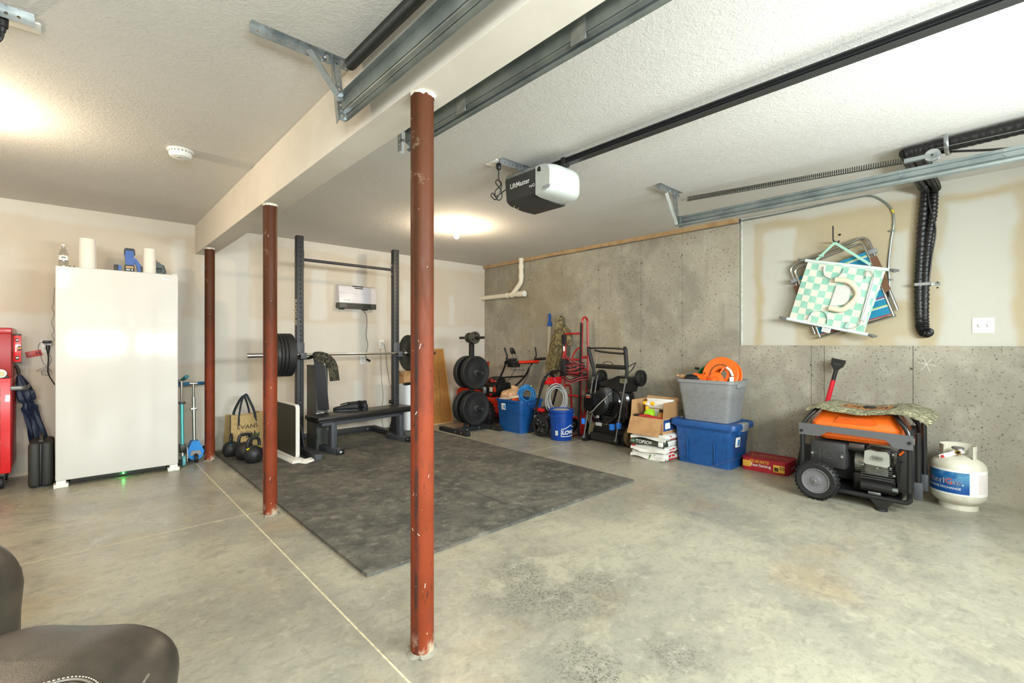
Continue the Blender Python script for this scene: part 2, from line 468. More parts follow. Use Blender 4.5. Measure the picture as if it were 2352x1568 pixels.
def mat_rubber_mat():
    t = NT('rubber_mat')
    a = t.noise(2.0, 5, 0.6, dist=0.6); f = t.noise(160, 3, 0.6)
    x, y, z = t.xyz(t.n('ShaderNodeNewGeometry').outputs['Position'])
    c = t.mix(t.ramp(a, 0.35, 0.68), lin('#4b4a46'), lin('#66635b'))
    dust = t.ramp(t.noise(3.3, 6, 0.7, dist=0.8, co=t.mapping(t.co, loc=(2, 9, 0))), 0.45, 0.72, 0, 0.6)
    c = t.mix(dust, c, lin('#7a7569'))
    c = t.mix(t.ramp(t.noise(14, 5, 0.75), 0.42, 0.66, 0, 0.5), c, lin('#2f2e2b'))
    c = t.mix(t.ramp(t.noise(9, 5, 0.75, co=t.mapping(t.co, loc=(4, 1, 0))), 0.5, 0.7, 0, 0.55), c, lin('#8d887b'))
    c = t.mix(t.ramp(f, 0.6, 0.75, 0, 0.35), c, lin('#8a857a'))
    t.set(c, 0.75).bump(f, 0.25, 0.002); t.b.inputs['Specular IOR Level'].default_value = 0.3
    return t.m
def mat_camo(name, cols, scale=14):
    t = NT(name); c = lin(cols[0])
    for i, h in enumerate(cols[1:]):
        c = t.mix(t.ramp(t.noise(scale * (1 + 0.25 * i), 3, 0.55, co=t.mapping(t.co, loc=(i * 3.1, i * 1.7, i)), dist=0.8), 0.53, 0.56), c, lin(h))
    t.set(c, 0.9); return t.m
def mat_checker(name, a, b, size):
    t = NT(name)
    k = t.n('ShaderNodeTexChecker'); k.inputs['Scale'].default_value = 1.0 / size
    t.link(t.mapping(t.co, loc=(0.0, 0.013, 0.0)), k.inputs['Vector'])
    x, y, z = t.xyz()
    fx = t.math('FLOOR', t.math('MULTIPLY', x, 1 / size)); fz = t.math('FLOOR', t.math('MULTIPLY', z, 1 / size))
    s = t.math('MODULO', t.math('ABSOLUTE', t.math('ADD', fx, fz)), 2.0)
    v = t.ramp(t.noise(9, 2, 0.5), 0.35, 0.65)
    c = t.mix(s, lin(b), t.mix(v, lin(a), lin('#8fc0ad')))
    t.t.nodes.remove(k)
    t.set(c, 0.85); return t.m
def mat_stripes(name, stops, axis=2, scale=1.0, base='#1d86a8'):
    """colour bands along one object axis: list of (from, to, hex)"""
    t = NT(name); q = t.xyz()[axis]; c = lin(base)
    for a, b, h in stops:
        k = t.math('MULTIPLY', t.ramp(q, a - .0008, a + .0008), t.ramp(q, b - .0008, b + .0008, 1, 0)); c = t.mix(k, c, lin(h))
    t.set(c, 0.8); return t.m
def mat_glass_thin(name='window_glass', tint=(0.95, 0.98, 0.97, 1)):
    m = bpy.data.materials.new(name); m.use_nodes = True; nt = m.node_tree
    nt.nodes.remove(nt.nodes['Principled BSDF'])
    tr = nt.nodes.new('ShaderNodeBsdfTransparent'); gl = nt.nodes.new('ShaderNodeBsdfGlossy'); mx = nt.nodes.new('ShaderNodeMixShader')
    tr.inputs[0].default_value = tint; gl.inputs['Roughness'].default_value = 0.03; mx.inputs[0].default_value = 0.07
    nt.links.new(tr.outputs[0], mx.inputs[1]); nt.links.new(gl.outputs[0], mx.inputs[2])
    nt.links.new(mx.outputs[0], nt.nodes['Material Output'].inputs['Surface']); return m

BLACK = M_('black_plastic', '#141414', 0.45)
BLACKM = M_('black_matte', '#17171a', 0.7, bump=(120, 0.15))
RUBBER = M_('black_rubber', '#131314', 0.6, hex2='#1d1d1e', scale=60)
POWDER = M_('charcoal_powdercoat', '#2b2b2d', 0.5, hex2='#333336', scale=90, bump=(200, 0.1, 0.001))
GREYCOAT = M_('slate_powdercoat', '#45474c', 0.5, hex2='#4d4f54', scale=90, bump=(200, 0.08, 0.001))
STEEL = M_('zinc_steel', '#b9bcbc', 0.34, 0.85, hex2='#8f9696', scale=8, lo=0.35, hi=0.7)
GALV = M_('galvanised_track', '#98a1a0', 0.38, 0.75, hex2='#7c8686', scale=5, lo=0.35, hi=0.7)
CHROME = M_('chrome', '#d7d5ce', 0.16, 1.0)
DARKSTEEL = M_('dark_steel', '#3a3a38', 0.4, 0.7)
WHITE = M_('white_plastic', '#ecebe6', 0.4)
PAPER = M_('white_paper', '#efece6', 0.9)
CARD = M_('cardboard', '#b98f62', 0.85, hex2='#a97f54', scale=12)
RED = M_('red_paint', '#c21a1c', 0.32, coat=0.3)
BLUEP = M_('blue_plastic', '#17508f', 0.42, hex2='#134480', scale=20, bump=(300, 0.08, 0.001))
GREYP = M_('grey_plastic', '#8a8b8c', 0.5, hex2='#7f8081', scale=30, bump=(300, 0.08, 0.001))
ORANGE = M_('orange_plastic', '#f0641a', 0.4)
BRASS = M_('brass', '#b08a4a', 0.3, 0.9)
# ------------------------------------------------------------------ the room
def struct(o): o['kind'] = 'structure'; return o
JX, JY = 0.853, 3.64                        # saw cuts in the slab
CONC = mat_floor()
fl_o = struct(MB().box(ROOM_L - .1, WALL_R + .2, ROOM_F - .1, WALL_B + .1, -0.16, -0.0012).build('floor', M_('joint_sand', '#d2c8a8', 0.95, hex2='#b3a888', scale=40), smooth=0))
g = 0.0045
for x0, x1, y0, y1 in ((ROOM_L - .1, JX - g, ROOM_F - .1, JY - g), (ROOM_L - .1, JX - g, JY + g, WALL_B + .1), (JX + g, WALL_R + .2, ROOM_F - .1, JY - g), (JX + g, WALL_R + .2, JY + g, WALL_B + .1)):
    MB().box(x0, x1, y0, y1, -0.0013, 0.0, 0.0006, seg=1).build('slab', CONC, fl_o, smooth=0)

struct(MB().box(ROOM_L - .1, WALL_R + .3, ROOM_F - .1, WALL_B + .1, CEIL, CEIL + 0.12).build('ceiling', mat_ceiling(), smooth=0))
BOARD_B = mat_drywall('wall_back_board', '#cdbfad', '#d5d0c6', [
    (1.0, 1.45, 0.0, 2.5, .9), (-0.6, 5, 0.02, 0.16, .6), (-3, 5, 0.95, 1.45, .8), (-3, 5, 2.33, 2.5, .7), (2.14, 2.34, 1.48, 2.12, .95), (2.68, 2.82, 1.5, 2.15, .9),
    (2.70, 2.84, 0.1, 0.7, .9), (3.02, 3.22, 0.0, 2.3, .75), (3.42, 3.56, 1.5, 2.1, .9), (4.25, 4.37, 1.45, 1.95, .9), (3.95, 4.1, 0.4, 1.0, .7), (-0.15, 0.1, 0.3, 0.9, .7), (0.70, 0.82, 1.2, 2.3, .8), (1.62, 1.74, 1.5, 2.1, .6), (2.05, 2.2, 0.1, 0.7, .7)], 'x')
struct(MB().box(ROOM_L - .1, WALL_R + .3, WALL_B, WALL_B + .12, -0.01, CEIL).build('wall_back', BOARD_B, smooth=0))
PLAIN = M_('painted_board', '#dcd5cb', 0.85, hex2='#d3cbc0', scale=3)
struct(MB().box(ROOM_L - .1, ROOM_L, ROOM_F - .1, WALL_B, -0.01, CEIL).build('wall_left', PLAIN, smooth=0))

# right wall: poured concrete, full height at the back and a knee wall with board above it nearer the doors
CW = mat_conc_wall()
KNEE, STEP_Y, DRY_X = 1.164, 1.957, 5.005
wr = struct(MB().box(WALL_R + .012, WALL_R + .3, STEP_Y, WALL_B, -0.01, CEIL - .052).box(WALL_R + .012, WALL_R + .3, ROOM_F - .1, STEP_Y, -0.01, KNEE - .003).build('wall_right', M_('joint_dark_concrete', '#6a6456', 0.9), smooth=0))  # darker concrete body that shows in the panel joints
joints = [WALL_B, 5.706, 5.01, 4.362, 3.725, 3.101, 2.575, STEP_Y, 1.315, 1.212, 0.595, -0.02, -0.6, ROOM_F - .1]
for k, (b, a) in enumerate(zip(joints, joints[1:])):
    top = CEIL - .05 if b > STEP_Y + .01 else KNEE
    off = rnd.uniform(-0.0015, 0.0015)
    MB().box(WALL_R + off, WALL_R + .02, a + .0016, b - .0016, -0.005, top, 0.0012, seg=1).build('concrete_panel', CW, wr, smooth=0)
tie = M_('tie_hole', '#5d5444', 0.9)
tie_me = None
for y in joints[1:7] + [1.315, 0.595]:
    for z in ((0.45, 1.08, 1.62, 2.15) if y > STEP_Y else (0.45, 0.98)):
        if tie_me is None:
            mb = MB(); mb.lathe([(0.011, 0.0), (0.009, 0.0035), (0.004, 0.003), (0.003, 0.006)], 8, RY(-90)); o = mb.build('form_tie', tie, wr); tie_me = o.data
        else:
            o = bpy.data.objects.new('form_tie', tie_me); COL.objects.link(o); o.parent = wr
        o.location = (WALL_R + .0015, y + rnd.uniform(-.01, .01), z + rnd.uniform(-.03, .03))
# end of the thick wall where the board starts
MB().box(WALL_R + .02, WALL_R + .3, STEP_Y - .004, STEP_Y + .004, KNEE, CEIL - .05).build('concrete_return', CW, wr, smooth=0)
BOARD_R = mat_drywall('wall_right_board', '#b5a687', '#c2c0b5', [
    (-1.1, 2.1, 2.36, 2.6, .9), (1.45, 1.75, 1.1, 2.28, .95), (1.82, 2.0, 1.1, 2.5, .9), (0.03, 0.42, 1.1, 2.3, .95), (0.62, 0.74, 1.52, 2.1, .85), (-0.8, -0.5, 1.1, 2.3, .9),
    (0.92, 1.10, 1.16, 1.24, .6), (0.55, 0.72, 1.16, 1.24, .6)], 'y')
wu = struct(MB().box(DRY_X, DRY_X + .1, ROOM_F - .1, STEP_Y - .004, KNEE - .002, CEIL).build('wall_right_upper', BOARD_R, smooth=0))
tag(wu)
mb = MB()
mb.bar((DRY_X - .004, STEP_Y - .014, KNEE), (DRY_X - .004, STEP_Y - .014, CEIL), .02, .012)
mb.build('corner_bead', M_('corner_bead_white', '#d9d8d0', 0.7, hex2='#bdbcb0', scale=20), wu)
# strip of bare board between the concrete and the ceiling
mb = MB()
def strip(u, v):
    y = WALL_B - .01 - u * (WALL_B - STEP_Y - .01)
    n = mnoise.noise(V(y * 3, 1.7, 0)) * .008
    return (WALL_R - .012 + (0.004 if v > .5 else 0) + mnoise.noise(V(y * 2, 5, 0)) * .005, y, CEIL - .002 - (0.046 + n) * (1 - v))
mb.grid(strip, 90, 1, 0.03)
struct(mb.build('trim_1', M_('bare_board_edge', '#b39670', 0.85, hex2='#a3835a', scale=9)))
# drywall-wrapped beam carried by the steel posts
BEAM_L, BEAM_R, BEAM_Z = 0.927, 1.085, 2.147
struct(MB().box(BEAM_L, BEAM_R, ROOM_F, WALL_B, BEAM_Z, CEIL, 0.003).build('trim_beam', M_('beam_board', '#dcd4c8', 0.85, hex2='#d2cabd', scale=2), smooth=0))

# front wall with the two overhead doors behind the camera
wf = MB(); xs = [ROOM_L - .1] + [v for d in DOORS for v in d] + [WALL_R + .3]
for i in (0, 2, 4): wf.box(xs[i], xs[i + 1], ROOM_F - .12, ROOM_F, -0.01, CEIL)
for a, b in DOORS: wf.box(a, b, ROOM_F - .12, ROOM_F, 2.12, CEIL)
struct(wf.build('wall_front', PLAIN, smooth=0))
DOORM = M_('door_panel_white', '#dedcd6', 0.5)
GLASS = mat_glass_thin()
for k, (a, b) in enumerate(DOORS):
    d = thing('door_%d' % (k + 1), None, None, ((a + b) / 2, ROOM_F - .05, 0)); d['kind'] = 'structure'
    w = (b - a) / 2
    secs = [(0, .53), (.53, 1.06), (1.06, 1.40), (1.92, 2.12)]
    for z0, z1 in secs: MB().box(-w, w, -.025, .025, z0 + .002, z1 - .002, .004).build('panel', DOORM, d)
    mb = MB(); n = 4; step = 2 * w / n
    for i in range(n + 1):
        x = -w + i * step; mb.box(max(-w, x - .06), min(w, x + .06), -.025, .025, 1.40, 1.92)
    mb.build('window_frame', DOORM, d)
    for i in range(n):
        MB().box(-w + i * step + .058, -w + (i + 1) * step - .058, -.003, .003, 1.40, 1.92).build('pane', GLASS, d, smooth=0)

# ------------------------------------------------------------------ steel posts
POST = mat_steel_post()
PLASTER = M_('plaster_smear', '#cfccbe', 0.9, hex2='#b0a892', scale=30)
CEM = M_('cement_ring', '#8f8a7b', 0.9, hex2='#7d7768', scale=25)
PY = (1.572, 3.535, 5.575)
PLAB = ('red primed steel post standing on the bare concrete before the rubber mat',
        'red primed steel post beside the edge of the rubber mat and the kettlebells',
        'dark red steel post standing against the blue scooter near the back wall')
for k, y in enumerate(PY):
    t = thing('steel_post', PLAB[k], 'post', (0.978, y, 0), 0, 'steel posts under the beam')
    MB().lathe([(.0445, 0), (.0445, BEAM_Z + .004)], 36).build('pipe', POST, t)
    def ringp(r, z, amp, ph):
        return [(math.cos(2 * PI * i / 28) * (r + amp * mnoise.noise(V(math.cos(2 * PI * i / 28) * 2 + ph, math.sin(2 * PI * i / 28) * 2, z * 9))), math.sin(2 * PI * i / 28) * (r + amp * mnoise.noise(V(math.cos(2 * PI * i / 28) * 2 + ph, math.sin(2 * PI * i / 28) * 2, z * 9))), z + amp * 1.6 * mnoise.noise(V(math.cos(2 * PI * i / 28) * 3 + ph, math.sin(2 * PI * i / 28) * 3, 4))) for i in range(28)]
    MB().loft([ringp(.0448, BEAM_Z - .014, .004, k), ringp(.0458, BEAM_Z - .006, .003, k), ringp(.050, BEAM_Z + .004, .008, k)], caps=False).build('plaster_collar', PLASTER, t)
    MB().loft([ringp(.0448, .010, .003, k + 5), ringp(.049, .005, .005, k + 5), ringp(.062, .0005, .012, k + 5)], caps=False).build('cement_collar', CEM, t)
    if k < 2:
        mb = MB()
        for s in range(7 if k == 0 else 6):
            a = math.radians(rnd.uniform(170, 290)); z = rnd.uniform(.15, 2.0); L = rnd.uniform(.006, .022)
            da = rnd.uniform(-.2, .2)
            mb.tube([(.0445 * math.cos(a + da * q), .0445 * math.sin(a + da * q), z + L * q) for q in (0, .5, 1)], rnd.uniform(.0007, .0013), 5)
        mb.build('plaster_drip', PLASTER, t)['kind'] = 'stuff'

# ------------------------------------------------------------------ rubber mats
MATM = mat_rubber_mat()
MX, MY, MT = (1.07, 2.284, 3.50), (2.245, 4.076, 5.90), 0.019
mlab = {(0, 0): 'black rubber gym mat tile reaching furthest out beside the bare steel posts', (1, 0): 'black rubber gym mat tile with a free corner on the open garage floor',
        (0, 1): 'dusty rubber gym mat tile under the kettlebells and power rack', (1, 1): 'dusty rubber gym mat tile beside the plate tree'}
for i in (0, 1):
    for j in (0, 1):
        mb = MB(); x0, x1, y0, y1 = MX[i], MX[i + 1], MY[j], MY[j + 1]; e = .003
        n = 24; P = []
        def edge(p, q, nx, ny):
            for s in range(n):
                u = s / n; j_ = mnoise.noise(V((p[0] + (q[0] - p[0]) * u) * 9, (p[1] + (q[1] - p[1]) * u) * 9, 0)) * .002
                P.append((p[0] + (q[0] - p[0]) * u + nx * j_, p[1] + (q[1] - p[1]) * u + ny * j_))
        edge((x0 + e, y0 + e), (x1 - e, y0 + e), 0, 1); edge((x1 - e, y0 + e), (x1 - e, y1 - e), 1, 0); edge((x1 - e, y1 - e), (x0 + e, y1 - e), 0, 1); edge((x0 + e, y1 - e), (x0 + e, y0 + e), 1, 0)
        mb.prism(P, 0.0, MT, 'xy')
        tag(mb.build('rubber_mat', MATM, smooth=30), mlab[(i, j)], 'mat', 'rubber gym mats')
# ------------------------------------------------------------------ on the ceiling
def perf_angle(p0, p1, w=0.032, side=1, flat=(0, 0, 1), up=(0, 0, 1), hole=0.0055, pitch=0.038, th=0.0022, two=True, off=0.016):
    """perforated angle iron from p0 to p1: two thin legs with rows of real holes in the upright leg"""
    mb = MB(); p0, p1 = Vector(p0), Vector(p1)
    d = (p1 - p0).normalized(); L = (p1 - p0).length
    up = Vector(up); up = (up - d * up.dot(d)).normalized(); sd = d.cross(up) * side
    m = Matrix(((d.x, sd.x, up.x, p0.x), (d.y, sd.y, up.y, p0.y), (d.z, sd.z, up.z, p0.z), (0, 0, 0, 1)))
    n = max(1, int((L - 0.02) / pitch)); start = (L - (n - 1) * pitch) / 2
    def leg(conv):
        # plate with holes: strips between the holes plus an octagon cut-out frame around each hole
        xs = 0.0
        def q(x, z, y): return conv(x, z, y)
        for y in (0.0, th):
            prev = 0.0
            for k in range(n):
                c = start + k * pitch; a, b = c - hole * 1.6, c + hole * 1.6
                mb.mesh([q(prev, 0, y), q(a, 0, y), q(a, w, y), q(prev, w, y)], [(0, 1, 2, 3)], m)
                ring = [(c + hole * math.cos(PI / 8 + PI / 4 * i), w / 2 + hole * math.sin(PI / 8 + PI / 4 * i)) for i in range(8)]
                out = [(b, w / 2 + hole), (c + hole * .7, w), (c - hole * .7, w), (a, w / 2 + hole), (a, w / 2 - hole), (c - hole * .7, 0), (c + hole * .7, 0), (b, w / 2 - hole)]
                pts = [q(x, z, y) for x, z in ring] + [q(x, z, y) for x, z in out]
                mb.mesh(pts, [(i, (i + 1) % 8, 8 + (i + 1) % 8, 8 + i) for i in range(8)], m)
                for cx, cz, i, j in ((b, w, 0, 1), (a, w, 2, 3), (a, 0, 4, 5), (b, 0, 6, 7)):
                    mb.mesh([q(*out[i], y), q(cx, cz, y), q(*out[j], y)], [(0, 1, 2)], m)
                if y == 0.0:
                    mb.mesh([q(x, z, 0) for x, z in ring] + [q(x, z, th) for x, z in ring], [(i, (i + 1) % 8, 8 + (i + 1) % 8, 8 + i) for i in range(8)], m)
                prev = b
            mb.mesh([q(prev, 0, y), q(L, 0, y), q(L, w, y), q(prev, w, y)], [(0, 1, 2, 3)], m)
        for x0, z0, x1, z1 in ((0, 0, L, 0), (L, 0, L, w), (L, w, 0, w), (0, w, 0, 0)):
            mb.mesh([q(x0, z0, 0), q(x1, z1, 0), q(x1, z1, th), q(x0, z0, th)], [(0, 1, 2, 3)], m)
    leg(lambda x, z, y: (x, y, z))
    if two: mb.box(0, L, 0, w, w - th, w, 0, m)
    return mb

TZ = 2.152                                            # underside height of the horizontal tracks
def track(name_label, X, y0, y1, face, z=TZ, tilt=0.0):
    """galvanised door track (rolled profile) with the reinforcing angle that carries it; face=+1 opens to +x"""
    t = thing('door_track', name_label, 'track', (X, 0, z), 0, 'overhead door tracks')
    # rolled C profile, cross-section in xz
    prof = [(0, .004), (.004, 0), (.018, -.003), (.028, .006), (.030, .018), (.022, .026), (.014, .027), (.012, .030), (.004, .034), (.0, .040), (0, .066), (.010, .068), (.010, .0705), (-.0025, .0705), (-.0025, .038), (.002, .031), (.010, .0275), (.012, .0245), (.02, .023), (.0268, .017), (.025, .008), (.017, 0), (.006, .003), (.002, .006)]
    prof = [(x * face, q) for x, q in prof]
    def ring(y, dz): return [(x, y, q + dz) for x, q in prof]
    MB().loft([ring(y0, tilt * 0), ring(y1, tilt)]).build('track_rail', GALV, t)
    a = MB()
    f = -face
    a.mesh([(0, 0, 0)], [])
    s0, s1 = y0 + .0, y1
    for dz, yy in ((0, 0),):
        a.loft([[(f * .0065, s, .036), (f * .0065, s, .086), (f * .030, s, .086), (f * .030, s, .089), (f * .0035, s, .089), (f * .0035, s, .036)] for s in (s0, s1)])
    a.build('reinforcing_angle', GALV, t)
    return t

def spring(name_label, p0, p1, R=0.022, wire=0.0026, pitch=0.0068, group=True, mat=None, hook=True):
    t = thing('extension_spring', name_label, 'spring', (0, 0, 0), 0, 'door extension springs')
    p0, p1 = Vector(p0), Vector(p1); d = (p1 - p0).normalized(); L = (p1 - p0).length
    u = d.orthogonal().normalized(); w = d.cross(u); turns = L / pitch; N = int(turns * 10)
    pts = [p0 + d * (L * i / N) + (u * math.cos(2 * PI * turns * i / N) + w * math.sin(2 * PI * turns * i / N)) * R for i in range(N + 1)]
    MB().tube(pts, wire, 5).build('coil', mat or DARKSTEEL, t, smooth=80)
    if hook:
        MB().tube(smooth_path([p0 + u * R, p0 - d * .015, p0 - d * .035 + u * .01, p0 - d * .05, p0 - d * .045 - u * .012], 5), wire, 6).build('hook', STEEL, t)
    MB().tube([p0 - d * .03, p0 + d * (L + .12)], .0012, 5).build('safety_cable', DARKSTEEL, t)
    return t

# --- left door, right-hand track against the beam
T1X = 0.838
track('steel door track hung beside the beam face, carrying the coil spring', T1X, ROOM_F + .05, 1.985, 1)
br = thing('track_bracket', 'perforated steel hanger on the ceiling holding the track by the beam', 'bracket', (0, 0, 0), 0, 'perforated track hangers')
perf_angle((0.50, 2.085, CEIL - .034), (0.905, 2.085, CEIL - .034), .034, 1, pitch=.031).build('ceiling_angle', STEEL, br)
perf_angle((0.862, 2.075, CEIL - .004), (0.848, 1.975, TZ - .01), .03, 1, up=(-1, 0, 0), pitch=.028).build('drop_angle', STEEL, br)
perf_angle((0.745, 2.079, CEIL - .02), (0.845, 1.985, TZ + .07), .028, 1, up=(-.3, -1, 0), pitch=.028).build('brace_angle', STEEL, br)
for p in ((0.80, 2.072, CEIL - .018), (0.864, 2.066, CEIL - .02), (0.845, 1.978, TZ + .06)): MB().cyl(p, (p[0], p[1] - .012, p[2]), .008, n=6).build('bolt', STEEL, br)
spring('tight black coil spring above the track beside the beam', (0.872, 1.99, 2.405), (0.872, -0.2, 2.375), R=.0235, pitch=.0062)

# --- right door, left track on the other side of the beam
T2X = 1.205
tk = track('steel door track running behind the post on the opener side of the beam', T2X, ROOM_F + .05, 2.085, 1)
for y in (0.98, 1.62):
    MB().box(-.008, -.003, y - .032, y + .032, -.004 + .02, .10, .002).build('splice_plate', STEEL, tk)
br = thing('track_bracket', 'small perforated drop angle holding the track end behind the nearest post', 'bracket', (0, 0, 0), 0, 'perforated track hangers')
perf_angle((1.185, 2.10, CEIL - .002), (1.185, 2.10, TZ + .0), .034, 1, up=(0, 1, 0), pitch=.03).build('drop_angle', STEEL, br)
MB().cyl((1.185, 2.10, TZ + .05), (1.20, 2.10, TZ + .05), .008, n=6).build('bolt', STEEL, br)

# --- right door, right track
T3X = 3.70
tk = track('galvanised door track hung in front of the bare drywall', T3X, ROOM_F + .05, 1.94, -1, z=2.158, tilt=.0)
MB().box(-.012, .03, 1.92, 1.945, -.002, .09, .002).build('end_cap', GALV, tk)
for y in (0.06, 0.5, 1.0, 1.5, 1.9):
    for z in (.052, .074): MB().cyl((-.004, y, z), (-.0075, y, z), .0042, n=8).build('rivet', STEEL, tk)
br = thing('track_bracket', 'perforated steel hanger on the ceiling over the concrete wall', 'bracket', (0, 0, 0), 0, 'perforated track hangers')
perf_angle((3.40, 1.975, CEIL - .034), (3.76, 1.975, CEIL - .034), .034, 1, pitch=.031).build('ceiling_angle', STEEL, br)
perf_angle((3.705, 1.965, CEIL - .002), (3.715, 1.945, 2.17), .03, 1, up=(-1, 0, 0), pitch=.028).build('drop_angle', STEEL, br)
perf_angle((3.56, 1.968, CEIL - .03), (3.70, 1.95, 2.19), .026, 1, up=(-1, -.4, 0), pitch=.028).build('brace_angle', STEEL, br)
for p in ((3.58, 1.965, CEIL - .02), (3.70, 1.957, CEIL - .02)): MB().cyl(p, (p[0], p[1] - .01, p[2]), .007, n=6).build('bolt', STEEL, br)
sp = spring('long black coil spring stretched above the track near the drywall', (3.755, 1.90, 2.395), (3.755, 0.50, 2.315), R=.0175, wire=.0026, pitch=.0125)
pu = thing('cable_pulley', 'small steel pulley at the end of the stretched coil spring', 'pulley', (3.755, 0.36, 2.31))
MB().lathe([(.012, -.008), (.036, -.009), (.038, -.006), (.032, 0), (.038, .006), (.036, .009), (.012, .008)], 24, RY(90)).build('sheave', STEEL, pu)
MB().box(-.012, -.0095, -.02, .13, -.012, .012).box(.0095, .012, -.02, .13, -.012, .012).build('fork', GALV, pu)
MB().cyl((-.016, 0, 0), (.016, 0, 0), .006, n=8).build('axle', DARKSTEEL, pu)
MB().tube([(0, -.0, .036), (0, -1.2, .02)], .0015, 5).build('cable', STEEL, pu)

# --- garage door opener on its rail
OX, OY, OZ = 2.40, 2.36, 2.385
op = thing('garage_door_opener', 'black and white garage door opener hanging from the ceiling', 'opener', (OX, OY, 0))
b = MB()   # dark chassis: seen from the back right; long axis along y
b.prism([(-.135, 2.385), (-.150, 2.345), (-.135, 2.20), (-.10, 2.178), (.02, 2.163), (.15, 2.163), (.155, 2.20), (.155, 2.385)], -.155, .15, 'xz')
b.build('chassis', M_('opener_dark', '#3a3937', 0.5), op, smooth=40)
c = MB()  # translucent lens on the room side (towards -y)
def lens(u, v):
    a = u * PI * .5
    w = -.152 + .307 * v
    y = -.155 - .16 * math.sin(a) ** .8 * (1 - .22 * abs(2 * v - 1) ** 3)
    zt = 2.383 - .02 * (1 - math.cos(a)) - .03 * u; zb = 2.17 + .05 * u * u
    return (w, y, 0)
prof = []
for i in range(15):
    a = -PI / 2 + PI * i / 14
    prof.append((-.155 - .165 * math.cos(a) ** .55, 2.275 + .106 * math.copysign(abs(math.sin(a)) ** .55, math.sin(a))))
rings = []
for j in range(9):
    v = j / 8; k = 1 - .22 * abs(2 * v - 1) ** 4; kz = 1 - .10 * abs(2 * v - 1) ** 4
    rings.append([(-.152 + .307 * v, -.155 + (y + .155) * k, 2.275 + (z - 2.275) * kz) for y, z in prof])
c.loft(rings)
c.build('lens', M_('opener_lens', '#bcc0bb', 0.4, spec=0.4), op, smooth=50)
for j in range(8):
    MB().bar((-.1525, -.215 - j * .0095, 2.198), (-.1528, -.226 - j * .0095, 2.222), .003, .0035).build('vent_slot', M_('vent_mid', '#8b8e8a', 0.7), op)
MB().prism([(0, 0), (.03, .004), (.032, .02), (.022, .032), (.006, .034)], -.0015, .0015, 'yz', T(-.1528, -.205, 2.325) @ RZ(0)).build('light_button', BLACK, op)
tx = MB(); tx.text('LiftMaster', .048, T(-.1505, -.0, 2.292) @ RZ(-90) @ RX(6), bold=.012)
tx.build('lettering', WHITE, op, smooth=0)
tx = MB(); tx.text('myQ', .026, T(-.1490, -.118, 2.252) @ RZ(-90) @ RX(6), bold=.008)
tx.build('logo', WHITE, op, smooth=0)
rl = MB(); rl.loft([[(-.022, y, 2.378), (.022, y, 2.378), (.022, y, 2.386), (.006, y, 2.392), (.006, y, 2.410), (.022, y, 2.414), (.022, y, 2.42), (-.022, y, 2.42), (-.022, y, 2.414), (-.006, y, 2.41), (-.006, y, 2.392), (-.022, y, 2.386)] for y in (-OY + ROOM_F + .02, .12)])
rl.build('drive_rail', M_('rail_dark', '#3f4040', 0.4, 0.5), op)
MB().tube([(-.012, .0, 2.400), (-.012, -OY + ROOM_F + .1, 2.400)], .004, 6).build('belt', BLACKM, op)
MB().box(-.03, .03, -.30, -.27, 2.372, 2.425, .002).build('rail_clip', DARKSTEEL, op)
hb = thing('opener_bracket', 'perforated steel angles hanging the garage door opener', 'bracket', (0, 0, 0))
perf_angle((2.14, 2.44, CEIL - .034), (2.60, 2.44, CEIL - .034), .034, 1, pitch=.034).build('ceiling_angle', STEEL, hb)
perf_angle((2.285, 2.50, 2.383), (2.285, 2.20, 2.383), .03, 1, up=(-1, 0, 0), pitch=.034).build('side_angle', STEEL, hb)
perf_angle((2.30, 2.436, CEIL), (2.30, 2.436, 2.38), .03, 1, up=(1, 0, 0), pitch=.032).build('drop_angle', STEEL, hb)
perf_angle((2.50, 2.436, CEIL), (2.50, 2.436, 2.38), .03, 1, up=(1, 0, 0), pitch=.032).build('drop_angle', STEEL, hb)
ol = thing('ceiling_outlet', 'white outlet plate on the ceiling by the opener bracket', 'outlet', (2.16, 2.52, CEIL))
MB().box(-.04, .04, -.06, .06, -.006, 0, .003).build('plate', WHITE, ol)
MB().cyl((0, -.02, -.006), (0, -.02, -.009), .017, n=16).build('socket', WHITE, ol)
cd = thing('power_cord', 'looped black power cord of the opener plugged into the ceiling', 'cord', (2.17, 2.49, 0))
MB().lathe([(.012, 2.405), (.016, 2.41), (.018, 2.43), (.016, 2.447), (.004, 2.452)], 12).build('plug', BLACK, cd)
P = [(0, 0, 2.41), (0, 0, 2.36), (.005, .0, 2.33), (.012, -.01, 2.30), (-.01, .02, 2.26), (-.014, .02, 2.22), (.0, 0, 2.19), (.012, -.02, 2.21), (.008, -.015, 2.26), (-.012, .015, 2.31), (-.004, .01, 2.335), (.012, -.015, 2.31), (.006, -.01, 2.25), (-.006, .02, 2.20), (-.01, .05, 2.215), (-.02, .06, 2.235), (-.01, .05, 2.25), (.02, .06, 2.235), (.06, .05, 2.26), (.10, .025, 2.30)]
MB().tube(smooth_path(P, 6), .0038, 7).build('cord', BLACK, cd)
MB().tube(smooth_path([(x - OX, y - OY, z) for x, y, z in ((2.31, 2.47, 2.18), (2.31, 2.48, 2.165), (2.315, 2.46, 2.150), (2.32, 2.44, 2.155))], 6), .0012, 5).build('antenna_wire', M_('wire_yellow', '#b5a36a', 0.6), op)

